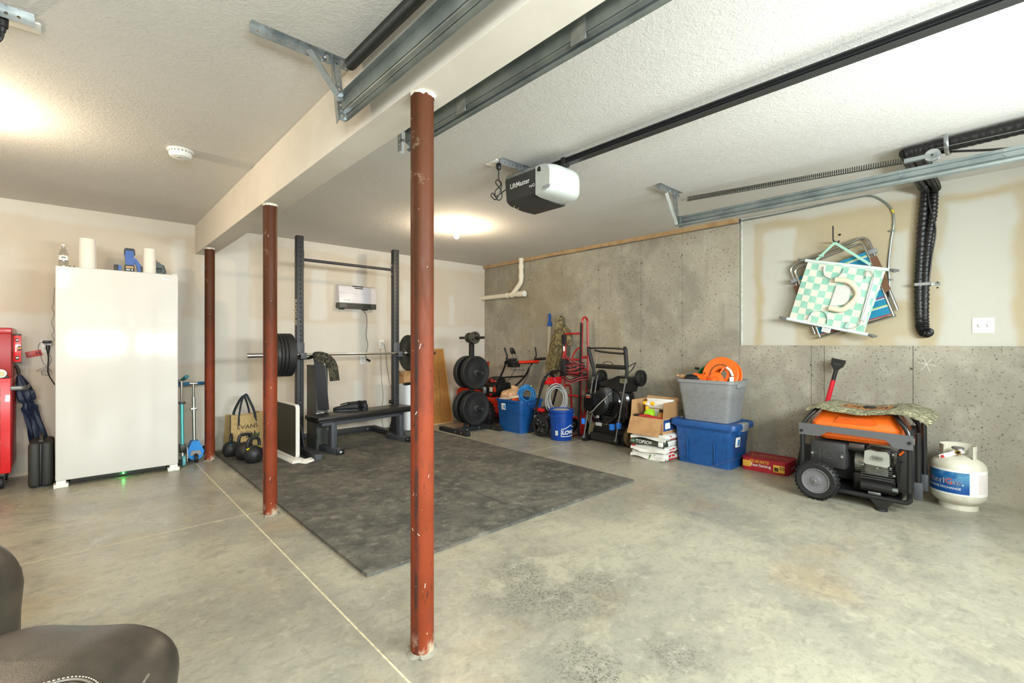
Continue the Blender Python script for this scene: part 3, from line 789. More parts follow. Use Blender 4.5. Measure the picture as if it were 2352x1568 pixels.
# --- second opener's bracket and cord in the other bay
hb = thing('opener_bracket', 'perforated steel angle on the ceiling with a black plug below', 'bracket', (0, 0, 0))
perf_angle((-0.62, 2.62, CEIL - .036), (-0.125, 2.62, CEIL - .036), .036, 1, pitch=.034, hole=.0065).build('ceiling_angle', STEEL, hb)
ol = thing('ceiling_outlet', 'white outlet plate on the ceiling beneath a perforated angle', 'outlet', (-0.185, 2.69, CEIL))
MB().box(-.075, .075, -.045, .045, -.006, 0, .003).build('plate', WHITE, ol)
MB().cyl((-.03, -.01, -.006), (-.03, -.01, -.010), .017, n=16).build('socket', WHITE, ol)
cd = thing('power_cord', 'thick black power cord hanging from the ceiling outlet', 'cord', (-0.215, 2.66, 0))
MB().lathe([(.009, 2.385), (.011, 2.40), (.016, 2.405), (.018, 2.44), (.005, 2.453)], 12).build('plug', BLACK, cd)
MB().tube(smooth_path([(0, 0, 2.40), (-.004, .0, 2.36), (-.03, .0, 2.325), (-.07, .0, 2.30), (-.14, .0, 2.285), (-.24, .01, 2.30), (-.3, .02, 2.33)], 6), .0065, 8).build('cord', BLACK, cd)

# --- bulbs
BULB = M_('lit_bulb', '#fff1d8', 0.3, emit=('#fff0d6', 14.0))
PORC = M_('porcelain', '#e8e4da', 0.3)
def keyless(label, x, y, power):
    t = thing('lamp_holder', label, 'lamp', (x, y, CEIL), 0, 'bare bulb ceiling lamps')
    MB().lathe([(.056, 0), (.055, -.012), (.046, -.024), (.026, -.032), (.025, -.052), (.02, -.054)], 28).build('base', PORC, t)
    MB().lathe([(.012, -.05), (.014, -.06), (.026, -.085), (.031, -.105), (.028, -.125), (.016, -.138), (.004, -.142)], 20).build('bulb', BULB, t)
    l = bulb_light((0, 0, -.175), power); l.parent = t
keyless('lit bare bulb in a white ceiling holder above the gym mats', 3.02, 4.16, 26)
keyless('lit bare bulb in a white ceiling holder in front of the white freezer', -0.58, 3.75, 34)

# --- smoke alarm
t = thing('smoke_alarm', 'round white smoke alarm on the ceiling', 'alarm', (0.497, 3.77, CEIL))
MB().lathe([(.075, 0), (.076, -.008), (.070, -.012), (.066, -.013), (.066, -.018), (.064, -.036), (.055, -.047), (.035, -.051), (.004, -.052)], 32).build('body', WHITE, t)
for i in range(20):
    a = 2 * PI * i / 20; MB().box(-.004, .004, .0655, .0675, -.019, -.014, 0, RZ(math.degrees(a))).build('vent_slot', M_('vent_dark', '#6d6f6c', 0.7), t)
MB().cyl((-.012, -.02, -.050), (-.012, -.02, -.0545), .012, n=14).build('button', M_('grey_button', '#b9b9b4', 0.5), t)

# --- white drain pipe in the back corner
PVC = M_('pvc_pipe', '#e6ddc8', 0.4)
pp = thing('drain_pipe', 'white plastic drain pipe with elbow in the back corner of the concrete wall', 'pipe', (0, 0, 0))
PX = WALL_R - .06
zc = onX(1150, 680, PX).z; zr = onX(1205, 669, PX); top = onX(1197, 597, PX)
yv = onX(1197, 640, PX).y; yr = onX(1203, 668, PX).y
MB().cyl((PX, WALL_B + .02, zc), (PX, yr, zc), .037, n=24).build('main_run', PVC, pp)
MB().cyl((PX, yv, 2.15), (PX, yv, CEIL + .01), .036, n=24).build('riser', PVC, pp)
br_ = onX(1176, 678, PX).y
MB().tube(round_path([(PX, yv, 2.20), (PX, yv, 2.10), (PX, br_, zc)], .09, 8), .037, 20).build('elbow', PVC, pp)
for z in (2.335, 2.195): MB().cyl((PX, yv, z - .03), (PX, yv, z + .03), .043, n=24).build('coupling', PVC, pp)
MB().cyl((PX, CEIL and yv, CEIL - .04), (PX, yv, CEIL), .041, n=24).build('coupling', PVC, pp)
for y in (onX(1165, 676, PX).y, onX(1176, 676, PX).y): MB().cyl((PX, y - .012, zc), (PX, y + .012, zc), .0435, n=24).build('coupling', PVC, pp)
MB().cyl((PX, yr - .018, zc), (PX, yr + .12, zc), .045, n=24).build('hub', PVC, pp)
cap = MB().cyl((PX, yr - .022, zc), (PX, yr - .018, zc), .04, n=24).build('cleanout_plug', WHITE, pp)
MB().box(PX - .014, PX + .014, yr - .024, yr - .0215, zc - .016, zc - .010).build('plug_slot', M_('vent_dark', '#6d6f6c', 0.7), cap)
ys = onX(1172, 650, PX).y
perf_angle((WALL_R - .006, ys + .01, zc + .02), (WALL_R - .006, ys + .01, zc + .20), .02, 1, up=(0, 1, 0), hole=.003, pitch=.016, two=False).build('hanger_strap', M_('strap', '#b9a184', 0.6), pp)
# --- black insulated line set along ceiling and down the drywall
INS = M_('black_insulation', '#141414', 0.38, hex2='#1c1c1c', scale=40, bump=(55, 0.5, 0.006))
ls = thing('insulated_pipes', 'pair of black wrapped insulated pipes running from ceiling down the drywall', 'pipe', (0, 0, 0))
def wrap_tube(pts, r, seed, k=10, ridge=.0035):
    P = smooth_path(pts, k); P2 = []; rr = []
    acc = 0.0
    for i in range(len(P) - 1):
        n = max(2, int((P[i + 1] - P[i]).length / .009))
        for j in range(n): P2.append(P[i].lerp(P[i + 1], j / n))
    P2.append(P[-1])
    rr = [r + ridge * math.sin(i * 1.9 + seed) + .002 * mnoise.noise(V(i * .2, seed, 0)) for i in range(len(P2))]
    return MB().tube(P2, rr, 12)
X1 = DRY_X - .035
def dw(px, py, X=X1): return onX(px, py, X)
wrap_tube([(4.80, .52, CEIL - .05), (4.93, .515, CEIL - .06), dw(2126, 440), dw(2120, 500), dw(2115, 570), dw(2111, 650), dw(2112, 720), dw(2115, 755), dw(2122, 764)], .031, 0).build('pipe_wrap', INS, ls, smooth=60)
wrap_tube([(4.80, .45, CEIL - .05), (4.92, .45, CEIL - .06), dw(2146, 440), dw(2143, 490), dw(2134, 545), dw(2128, 600), dw(2125, 660), dw(2124, 720), dw(2125, 755)], .027, 2).build('pipe_wrap', INS, ls, smooth=60)
wrap_tube([dw(2112, 745), dw(2118, 762), dw(2128, 766), (DRY_X + .01, dw(2133, 762).y, dw(2133, 762).z)], .030, 1).build('pipe_wrap', INS, ls, smooth=60)
MB().tube(smooth_path([(4.1, .43, CEIL - .09), (4.9, .43, CEIL - .07), dw(2134, 430, X1 - .035), dw(2135, 470, X1 - .035), dw(2146, 510, X1 - .02), dw(2148, 540, X1 - .02), dw(2140, 590, X1 - .02), dw(2133, 650, X1 - .02)], 8), .006, 8).build('cable', BLACK, ls)
cl = MB(); yy = dw(2120, 653).y; zz = dw(2120, 653).z
cl.box(X1 - .04, X1 - .036, yy - .05, yy + .055, zz - .011, zz + .011).box(X1 - .04, DRY_X, yy + .048, yy + .053, zz - .011, zz + .011).box(X1 - .04, DRY_X, yy - .053, yy - .048, zz - .011, zz + .011)
cl.box(DRY_X - .004, DRY_X, yy - .10, yy - .05, zz - .011, zz + .011).build('pipe_strap', STEEL, ls)
for dz in (.012, -.03): MB().cyl((DRY_X - .006, yy - .085, zz + dz), (DRY_X, yy - .085, zz + dz), .006, n=8).build('screw', DARKSTEEL, ls)
ce = CEIL - .045
wrap_tube([(3.93, .52, ce - .005), (3.93, .47, ce), (3.92, .3, ce), (3.90, 0, ce), (3.86, -.6, ce)], .031, 3, ridge=.0015).build('pipe_wrap', INS, ls, smooth=60)
wrap_tube([(4.00, .51, ce - .01), (4.00, .46, ce), (4.0, .25, ce), (3.99, 0, ce - .0), (3.97, -.6, ce)], .027, 4, ridge=.0015).build('pipe_wrap', INS, ls, smooth=60)
wrap_tube([(3.92, .51, ce), (4.1, .51, ce - .01), (4.45, .52, ce - .01), (4.82, .52, ce - .005)], .030, 5, ridge=.0025).build('pipe_wrap', INS, ls, smooth=60)
wrap_tube([(3.98, .47, ce), (4.2, .455, ce - .01), (4.5, .45, ce - .01), (4.82, .45, ce - .005)], .028, 6, ridge=.0025).build('pipe_wrap', INS, ls, smooth=60)
MB().tube(smooth_path([(4.3, .43, CEIL - .09), (4.08, .38, CEIL - .06), (3.96, .30, CEIL - .09), (3.98, .1, CEIL - .13), (4.0, -.1, CEIL - .15), (4.0, -.5, CEIL - .12)], 8), .007, 8).build('cable', BLACK, ls)
st = MB()
st.tube(smooth_path([(3.875, .31, CEIL), (3.872, .31, ce - .01), (3.90, .31, ce - .045), (3.97, .31, ce - .05), (4.035, .31, ce - .035), (4.045, .31, CEIL)], 6), .011, 8, flat=(1, .25)).build('pipe_strap', STEEL, ls)
# --- flexible metal conduit
t = thing('metal_conduit', 'thin flexible metal conduit curving down the drywall beside the beach chairs', 'conduit', (0, 0, 0))
CXX = DRY_X - .008
MB().tube(smooth_path([(4.97, 2.4, 2.43), (4.985, 1.96, 2.435), (CXX, 1.6, 2.44), (CXX, 1.1, 2.452), onX(1990, 450, CXX), onX(2022, 458, CXX), onX(2047, 480, CXX), onX(2053, 510, CXX), onX(2046, 560, CXX), onX(2041, 610, CXX), onX(2043, 660, CXX), onX(2038, 705, CXX)], 8), .0075, 8).build('conduit', GALV, t)
MB().tube([onX(2049, 481, CXX - .002), onX(2052, 489, CXX - .002)], .0095, 8).build('tape_band', M_('yellow_tape', '#c8b53a', 0.6), t)
for px, py in ((2047, 531), (2042, 643)):
    p = onX(px, py, DRY_X); MB().box(DRY_X - .02, DRY_X, p.y - .03, p.y + .01, p.z - .006, p.z + .006, .002).build('clip', STEEL, t)
p = onX(2039, 706, DRY_X); MB().lathe([(.004, .03), (.012, .028), (.017, .018), (.018, 0)], 14, T(DRY_X, p.y, p.z) @ RY(-90)).build('end_fitting', BRASS, t)
# --- light switch
p0, p1 = onX(2232, 730, DRY_X), onX(2285, 765, DRY_X)
t = thing('light_switch', 'white double toggle light switch plate on the drywall', 'switch', (DRY_X, (p0.y + p1.y) / 2, (p0.z + p1.z) / 2), -90)
MB().box(-.06, .06, -.006, 0, -.058, .058, .004).build('plate', WHITE, t)
for x in (-.024, .024):
    MB().box(x - .006, x + .006, -.0085, -.005, -.013, .013, .001).build('toggle_slot', M_('grey_button', '#b9b9b4', 0.5), t)
    MB().box(x - .004, x + .004, -.016, -.006, -.002, .009, .002).build('toggle', WHITE, t)
    for z in (-.03, .03): MB().cyl((x, -.0065, z), (x, -.0085, z), .003, n=8).build('screw', M_('grey_button', '#b9b9b4', 0.5), t)
# ------------------------------------------------------------------ freezer and what stands around it
FX0, FX1, FY0, FZ = -0.140, 0.687, 5.345, 1.822
_en = NT('white_enamel'); _en.set(_en.mix(_en.ramp(_en.noise(1.5, 2, .5), .3, .7), lin('#d6d4d0'), lin('#d9d7d3')), 0.12, Coat_Weight=0.35); ENAMEL = _en.m
fz = thing('freezer', 'tall white upright freezer against the back wall', 'freezer', ((FX0 + FX1) / 2, FY0, 0))
w = (FX1 - FX0) / 2
MB().box(-w, w, .075, .66, .045, FZ - .001, .008, seg=3).build('cabinet', ENAMEL, fz)
d = MB()
def dfront(u, v):
    x = -w + 2 * w * u; z = .055 + (FZ - .055) * v
    return (x, .004 * (abs(2 * u - 1) ** 6) + .0012 * mnoise.noise(V(x * 3, z * 3, 2)), z)
d.box(-w, w, .0, .066, .055, FZ, .011, seg=3); dr = d.build('door', ENAMEL, fz)
MB().box(-w + .01, w - .01, .066, .076, .06, FZ - .01).build('gasket', M_('gasket_grey', '#b9b7b1', 0.8), fz)
MB().box(w - .125, w - .045, -.0025, .001, FZ - .055, FZ - .035, .001).build('badge', M_('badge_silver', '#dad9d6', 0.35, 0.3), dr)
tx = MB(); tx.text('FRIGIDAIRE', .0125, T(w - .085, -.0031, FZ - .045), bold=.005); tx.build('lettering', M_('ink_grey', '#55565a', 0.6), dr, smooth=0)
for x in (-w + .035, w - .035): MB().box(x - .045, x + .045, -.012, .08, 0.0, .03, .004).box(x - .03, x + .03, .0, .07, .03, .055, .003).build('foot', M_('white_plastic', '#ecebe6', 0.4), fz)
for x in (-w + .035, w - .035): MB().box(x - .03, x + .03, .55, .62, 0.0, .045, .004).build('foot', M_('black_plastic', '#141414', 0.45), fz)
MB().box(-w + .09, w - .09, .06, .08, .02, .056).build('kick_grille', M_('kick_dark', '#2a2a2a', 0.7), fz)
led = MB(); led.cyl((.02, .055, .035), (.02, .048, .035), .005, n=10); led.build('power_light', M_('green_led', '#30ff60', 0.4, emit=('#40ff60', 60.0)), fz)
MB().box(w - .045, w - .006, .02, .09, FZ - .013, FZ + .008, .003).build('hinge_cover', WHITE, fz)
FT = FZ - .0005
# bottle
t = thing('water_bottle', 'clear plastic water bottle with a paper label on the freezer top', 'bottle', (onY(146, 600, FY0 + .14).x, FY0 + .14, FT))
CLEAR = mat_glass_thin('bottle_plastic', (0.86, 0.86, 0.84, 1)); CLEAR.node_tree.nodes['Mix Shader'].inputs[0].default_value = 0.22
MB().lathe([(.010, .001), (.027, .0), (.031, .008), (.0295, .02), (.031, .03), (.0295, .05), (.031, .06), (.031, .115), (.024, .14), (.013, .165), (.0125, .185), (.0135, .186)], 24, caps=False).build('bottle_shell', CLEAR, t)
MB().lathe([(.0315, .062), (.0315, .102)], 24, caps=False).build('wrap_label', PAPER, t)
MB().lathe([(.0145, .182), (.0145, .196), (.004, .197)], 20).build('cap', M_('cap_clear', '#d8d6d0', 0.3), t)
MB().lathe([(.0318, .080), (.0318, .090)], 10, RZ(-115), caps=False, arc=(0, .9)).build('label_print', M_('ink_grey', '#55565a', 0.6), t)
# small odds and ends by the bottle
for k, (x, y) in enumerate(((160, 606), (170, 607))):
    p = onY(x, 612, FY0 + .10)
    t = thing('small_knob', ('small black plastic clip lying on the freezer beside the bottle', 'little dark screw cap lying on the freezer between bottle and paper roll')[k], 'clip', (p.x, FY0 + .10, FT))
    MB().box(-.012, .012, -.008, .008, 0, .010, .003).build('clip_body', BLACK, t)
    MB().cyl((-.004, 0, .008), (.006, 0, .016), .005, n=10).build('clip_knob', BLACK, t)
# paper towel rolls
for k, px in enumerate((200.5, 343)):
    yv = FY0 + (.13, .12)[k]; p = onY(px, 600, yv); r = (.058, .048)[k]; h = (.262, .232)[k]
    t = thing('paper_towel_roll', ('thick full roll of white paper towels standing on the freezer', 'slimmer roll of white paper towels standing on the freezer beside blue sprayer')[k], 'paper roll', (p.x, yv, FT), 0, 'paper towel rolls')
    MB().lathe([(.02, 0), (r, .002), (r * 1.01, h * .5), (r * .99, h), (.021, h), (.02, h - .006)], 32, caps=False).build('paper', M_('paper_towel', '#e9e1d6', 0.95, bump=(40, 0.1, 0.002)), t)
    MB().lathe([(.02, .0), (.02, h + .001), (.018, h + .001), (.018, 0)], 20, caps=False).build('core', CARD, t)
    MB().box(r - .002, r + .0015, -.002, .02, .004, h - .004).build('loose_edge', PAPER, t)
# blue sprayer/clamp tool
BL = M_('tool_blue', '#1d4d9c', 0.4); DK = M_('tool_dark', '#2a2622', 0.5); TAN = M_('tool_tan', '#b79a6c', 0.6)
yv = FY0 + .16; p = onY(297, 615, yv)
t = thing('blue_clamp_tool', 'blue and black clamping tool standing upright on the freezer', 'tool', (p.x, yv, FT))
MB().prism([(-.028, .03), (.03, .03), (.036, .09), (.026, .13), (.034, .145), (.032, .205), (-.03, .205), (-.034, .17), (-.026, .10)], -.022, .022, 'xz').build('body', BL, t)
MB().prism([(-.036, .165), (-.030, .168), (-.026, .208), (.028, .208), (.034, .165), (.042, .17), (.038, .215), (.028, .224), (-.028, .224), (-.038, .21)], -.026, .026, 'xz').build('grip_pad', DK, t)
MB().prism([(.02, .13), (.045, .14), (.085, .075), (.09, .0), (.06, 0), (.05, .07)], -.018, .018, 'xz').build('arm', BL, t)
for s in (-1, 1):
    MB().prism([(s * .095, 0), (s * .06, 0), (s * .055, .055), (s * .075, .068), (s * .098, .062)], -.03, .03, 'xz').build('jaw', BL, t)
    MB().box(min(s * .078, s * .108), max(s * .078, s * .108), -.034, .034, 0, .066, .004).build('jaw_pad', DK, t)
MB().box(-.034, .034, -.034, .0, .012, .072, .006).build('housing', DK, t)
MB().box(-.028, .028, -.036, -.03, .042, .062, .002).build('name_plate', TAN, t)
for x in (-.018, -.004, .018): MB().cyl((x, -.034, .028), (x, -.039, .028), .006, n=10).build('knob', STEEL, t)
MB().box(-.06, .06, -.03, .03, 0, .012, .003).build('base', BLACK, t)
# tape measure behind the second roll
p = onY(365, 610, FY0 + .2)
t = thing('tape_measure', 'large grey and red tape measure standing on the freezer behind a paper roll', 'tape measure', (p.x - .01, FY0 + .21, FT))
MB().prism([(-.06, 0), (.05, 0), (.055, .05), (.04, .10), (.01, .13), (-.03, .135), (-.06, .11)], -.022, .022, 'xz').build('case', M_('tape_grey', '#4d5552', 0.5), t)
MB().prism([(.03, 0), (.062, 0), (.064, .05), (.046, .108), (.036, .104), (.05, .05)], -.026, .026, 'xz').build('bumper', BLACK, t)
MB().box(-.035, -.005, -.012, .012, .125, .152, .006).build('lock_button', M_('red_plastic', '#c8342a', 0.45), t)
MB().box(-.02, .035, -.0235, -.02, .035, .075, .004).build('belt_clip', BLACK, t)
# ------------------------------------------------------------------ red tool chest at the frame edge
TX, TYF, TYB = -0.405, 5.58, 6.03
def tz(px, py): return onY(px, py, TYF).z
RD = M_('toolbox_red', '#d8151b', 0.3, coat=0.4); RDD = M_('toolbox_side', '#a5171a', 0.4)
LOW_T, UP_T = tz(22, 868), tz(18, 752)
tc = thing('tool_chest', 'red rolling tool cabinet with black drawers beside the freezer', 'tool cabinet', (TX, TYF, 0))
W = .68
MB().box(-W, 0, 0, TYB - TYF, .13, LOW_T, .006).build('cabinet', RD, tc)
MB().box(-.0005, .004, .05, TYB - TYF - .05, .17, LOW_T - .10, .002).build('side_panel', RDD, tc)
dz = [(.175, .40), (.41, .555), (.565, .66), (.67, .745), (.755, LOW_T - .06)]
for a, b in dz:
    dr = MB().box(-W + .04, -.058, -.006, .002, a, b, .002).build('drawer', BLACK, tc)
    MB().box(-W + .04, -.058, -.016, -.004, b - .024, b, .003).build('pull', M_('drawer_lip', '#d9d6cf', 0.4, 0.4), dr)
for x in (-.06, -W + .06):
    for y in (.06, TYB - TYF - .06):
        c = MB().lathe([(.02, -.016), (.05, -.014), (.05, .014), (.02, .016)], 20, T(x, y, .05) @ RY(90)).build('caster', RUBBER, tc)
        MB().box(x - .025, x + .025, y - .03, y + .03, .10, .131, .002).box(x - .022, x - .018, y - .02, y + .02, .05, .10).box(x + .018, x + .022, y - .02, y + .02, .05, .10).build('fork', DARKSTEEL, c)
hp = MB()
hz = LOW_T - .085
hp.tube(round_path([(0, .40, hz), (.075, .40, hz), (.095, .20, hz), (.085, -.0, hz), (0, .0, hz)], .05), .013, 8, flat=(.6, 1.4)).build('push_handle', M_('handle_grey', '#6e6d69', 0.4, 0.5), tc)
t = thing('top_tool_chest', 'red top tool chest stacked on the rolling cabinet', 'tool chest', (TX, TYF + .04, LOW_T))
hh = UP_T - LOW_T
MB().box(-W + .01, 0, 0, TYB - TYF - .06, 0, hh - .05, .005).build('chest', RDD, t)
MB().box(-W + .005, .004, -.006, TYB - TYF - .05, hh - .052, hh, .01).build('lid', M_('toolbox_lid', '#b01a1a', 0.3, coat=0.3), t)
n = 4; z0 = .05
for k in range(n):
    a = z0 + k * .068; dr = MB().box(-W + .05, -.075, -.006, .002, a, a + .060, .002).build('drawer', BLACK, t)
    MB().box(-W + .05, -.075, -.014, -.004, a + .042, a + .06, .003).build('pull', M_('drawer_lip', '#d9d6cf', 0.4, 0.4), dr)
# torpedo level stuck on the side
p = onX(37, 796, TX + .012)
t = thing('spirit_level', 'red torpedo spirit level stuck upright on the tool chest side', 'level', (TX + .0045, onX(37, 796, TX).y - .0, LOW_T + .115))
t.location.y = TYF + .14
lv = MB(); lv.box(0, .046, -.012, .012, 0, .245, .003); lv.build('body', RD, t)
for a in (-.0, .232): MB().box(-.001, .048, -.013, .013, a, a + .014, .003).build('end_cap', BLACK, t)
VIAL = M_('vial_yellow', '#c9cf4a', 0.2)
for z, h, wd in ((.045, .03, .024), (.125, .04, .016), (.195, .03, .022)):
    q = MB().box(.012 + (.016 if h == .04 else 0), .012 + wd + (.016 if h == .04 else 0), -.0128, -.010, z - h / 2, z + h / 2, .004).build('vial_window', BLACK, t)
    MB().cyl((.016 + (.012 if h == .04 else 0), -.013, z), (.032 + (.012 if h == .04 else 0), -.013, z), .006, n=10).build('vial', VIAL if h == .04 else WHITE, q)
MB().box(.012, .019, -.0129, -.0119, .095, .155).build('name_strip', WHITE, t)
# tape measure on the ledge
t = thing('tape_measure', 'chrome tape measure lying on the ledge of the red tool chest', 'tape measure', (TX - .055, TYF - .005, LOW_T))
MB().lathe([(.01, -.018), (.034, -.018), (.037, -.012), (.037, .012), (.034, .018), (.01, .018)], 24, T(0, .02, .038) @ RX(90)).build('case', CHROME, t)
MB().box(-.035, .045, .004, .036, 0, .016, .003).build('base', BLACK, t)
MB().lathe([(.001, 0), (.022, 0), (.022, .002), (.001, .002)], 20, T(0, .0015, .038) @ RX(90)).build('disc_label', M_('label_yellow', '#cfc79a', 0.5), t)
# ledge carrying the tape: front lip of the lower cabinet
# umbrella hung on the handle
NAVY = M_('umbrella_navy', '#1b2a42', 0.55, hex2='#142036', scale=20)
t = thing('umbrella', 'folded navy blue umbrella leaning below the tool cabinet handle', 'umbrella', (0, 0, 0))
a0, a1 = onY(44, 862, 5.88), onY(93, 1015, 5.88)
def umb(u, v):
    c = a0.lerp(a1, u * 1.0); d = (a1 - a0).normalized(); s = Vector((0, 1, 0)); q = d.cross(s).normalized()
    r = (.014 + .030 * min(1, u * 3.5)) * (1 - .0 * u) + (.012 * math.sin(u * 6) if u < .55 else .012 * (u - .55) * 2)
    if .36 < u < .44: r *= .62
    a = 2 * PI * v; r *= 1 + .16 * math.sin(5 * a + 5 * u) + .08 * math.sin(9 * a - 8 * u)
    return c + (q * math.cos(a) + s * math.sin(a)) * r
MB().grid(umb, 28, 30).build('folded_canopy', NAVY, t, smooth=50)
MB().tube([a1 - (a1 - a0) * .02, a1 + (a1 - a0) * .05], .005, 8).build('shaft', DARKSTEEL, t)
d = (a0 - a1).normalized()
MB().tube(smooth_path([a0, a0 + d * .02, a0 + d * .05 + V(.004, 0, 0), a0 + d * .075 + V(-.006, 0, .01), a0 + d * .06 + V(-.04, 0, .03)], 6), [.012] * 6 + [.013] * 19, 10).build('handle', M_('umbrella_grip', '#2d2520', 0.5), t)
m = a0.lerp(a1, .40); MB().tube([m + V(.02, -.02, 0), m + V(.05, -.025, .004)], .008, 6, flat=(1, .4)).build('closing_strap', NAVY, t)
m = a0.lerp(a1, .27); MB().mesh([m + V(-.01, -.03, .03), m + V(.066, -.02, .028), m + V(.03, -.028, -.02), m + V(.0, -.034, -.02)], [(0, 1, 2, 3)]).build('loose_flap', NAVY, t)
# black moulded case
t = thing('tool_case', 'black moulded plastic tool case standing between tool cabinet and freezer', 'case', (-.228, 5.63, 0), 90)
cs = M_('case_black', '#2b2a28', 0.6, bump=(220, 0.3, 0.002))
for s in (-1, 1):
    mb = MB(); mb.box(-.175, .175, 0 if s > 0 else -.074, .074 if s > 0 else 0, .004, .372, .028, seg=3); mb.build('shell_half', cs, t)
MB().box(-.176, .176, -.006, .006, .02, .36, .004).build('seam', BLACK, t)
MB().tube(round_path([(-.055, 0, .366), (-.055, 0, .408), (.055, 0, .408), (.055, 0, .366)], .03), .012, 8).build('handle', M_('case_handle', '#3a352c', 0.55), t)
for x in (-.10, .10): MB().box(x - .022, x + .022, -.016, .016, .362, .384, .004).build('latch', M_('case_handle', '#3a352c', 0.55), t)
for x in (-.13, .13): MB().box(x - .02, x + .02, -.05, .05, 0, .008, .002).build('foot', BLACK, t)
# outlet by the freezer with chargers and wires
p = onY(106, 795, WALL_B)
t = thing('wall_outlet', 'white wall outlet beside the freezer crowded with plugs', 'outlet', (p.x, WALL_B, p.z))
MB().box(-.036, .036, -.006, 0, -.058, .058, .003).build('plate', WHITE, t)
for z in (-.02, .02): MB().cyl((0, -.006, z), (0, -.008, z), .016, n=16).build('socket', M_('grey_button', '#b9b9b4', 0.5), t)
WB = WALL_B
def wp(px, py, off=.012): return onY(px, py, WB - off)
t = thing('charger', 'small black charger with thin looping wires below the wall outlet', 'charger', (0, 0, 0))
c = wp(110, 785); MB().box(c.x - .035, c.x + .025, WB - .04, WB - .006, c.z - .012, c.z + .014, .005).build('adapter', BLACK, t)
MB().tube(smooth_path([wp(104, 785), wp(92, 787), wp(87, 800), wp(92, 808), wp(96, 826), wp(108, 842), wp(118, 826), wp(112, 812), wp(109, 800)], 6), .0016, 5).build('wire', BLACK, t)
MB().tube(smooth_path([wp(108, 842), wp(90, 848), wp(86, 852), wp(118, 850), wp(96, 857), wp(100, 862), wp(118, 857), wp(110, 845), wp(94, 855), wp(113, 862)], 6), .0014, 5).build('wire', BLACK, t)
t = thing('freezer_plug', 'black plug and thick cord running behind the freezer', 'plug', (0, 0, 0))
MB().tube([wp(110, 793, .03), wp(110, 800, .035), wp(110, 812, .035)], [.016, .014, .006], 10).build('plug', BLACK, t)
MB().tube(smooth_path([wp(110, 812, .035), wp(111, 825, .03), wp(110, 840, .03), wp(111, 858, .03), wp(121, 876, .03), wp(132, 890, .03)], 6), .0045, 7).build('cord', DARKSTEEL, t)
t = thing('zigzag_cord', 'thin crinkled black cord hanging down beside the freezer edge', 'cord', (0, 0, 0))
MB().tube([wp(x, y, .05) for x, y in ((126, 660), (124, 676), (123, 695), (119, 707), (125, 719), (118, 741), (125, 760), (118, 770), (125, 779), (117, 795), (125, 790))], .0016, 5).build('cord', BLACK, t)
p = onY(78, 812, WB)
t = thing('red_tag', 'tilted red plastic square fixed on the wall beside the outlet', 'tag', (p.x, WB, p.z))
MB().box(-.052, .052, -.008, -.001, -.026, .026, .003, RY(-13)).build('card', M_('red_plastic', '#c8342a', 0.45), t)
MB().box(-.048, -.004, -.0095, -.007, -.02, .02, .002, RY(-13)).build('window', M_('red_pale', '#c9605a', 0.45), t)
MB().box(.012, .04, -.0095, -.007, -.008, .012, .002, RY(-13)).build('slot', M_('red_dark', '#7c1512', 0.45), t)
# striped flag hanging behind the freezer
fg = M_('flag_red', '#a8202a', 0.9); fw = M_('flag_white', '#d9cfc0', 0.9)
t = thing('striped_flag', 'red and white striped cloth flag hanging behind the freezer edge', 'flag', (0, 0, 0))
zt, zb = onY(412, 652, 5.98).z, onY(412, 856, 5.98).z; n = 13
for k in range(n):
    a, b = zt + (zb - zt) * k / n, zt + (zb - zt) * (k + 1) / n
    MB().grid(lambda u, v: (.30 + u * .445 + .006 * math.sin(v * 3 + k), 6.0 + .012 * math.sin(u * 14 + k * .2), a + (b - a) * v), 16, 2, .002).build('stripe', fg if k % 2 == 0 else fw, t)
MB().cyl((.28, 6.0, zt + .006), (.76, 6.0, zt + .006), .008, n=10).build('rod', M_('wood_pale', '#b08d60', 0.6), t)
for x in (.33, .72): MB().cyl((x, 6.0, zt + .006), (x, WB, zt + .012), .003, n=6).build('nail', DARKSTEEL, t)
# ------------------------------------------------------------------ scooters
TEAL = M_('scooter_teal', '#4a8f93', 0.5); GRIPB = M_('grip_blue', '#1f5f86', 0.75); SBLUE = M_('scooter_blue', '#1e88d8', 0.4); SILV = M_('scooter_silver', '#a9aaa2', 0.3, 0.8)
def wheel(mb_parent, c, r, wd, mat, axis='x', hub=SILV, name='wheel'):
    rot = {'x': RY(90), 'y': RX(90)}[axis]
    o = MB().lathe([(r * .55, -wd / 2), (r * .9, -wd / 2), (r, -wd / 4), (r, wd / 4), (r * .9, wd / 2), (r * .55, wd / 2)], 24, T(*c) @ rot, caps=False).build(name, mat, mb_parent)
    MB().lathe([(r * .12, -wd * .45), (r * .56, -wd * .4), (r * .56, wd * .4), (r * .12, wd * .45)], 20, T(*c) @ rot).build('hub', hub, o)
    return o
sx, sy = onY(455, 1050, 5.52).x - .010, 5.60
hz = onY(455, 880, 5.68).z
t = thing('kick_scooter', 'blue kick scooter with wide blue grips standing against the back wall', 'scooter', (sx, sy, 0), 0, 'kick scooters')
MB().cyl((0, .06, .17), (0, .105, hz - .14), .016, n=14).build('stem', SILV, t)
MB().cyl((0, .104, hz - .25), (0, .113, hz), .0125, n=14).build('stem_upper', CHROME, t)
MB().box(-.028, .028, .08, .13, hz - .27, hz - .245, .004).build('clamp', SILV, t)
MB().cyl((-.035, .113, hz), (.035, .113, hz), .014, n=12).build('bar_tee', CHROME, t)
for s in (-1, 1): MB().tube([(s * .03, .113, hz - .002), (s * .05, .113, hz - .002), (s * .16, .113, hz - .006), (s * .165, .113, hz - .006)], [.014, .017, .017, .012], 12).build('grip', GRIPB, t)
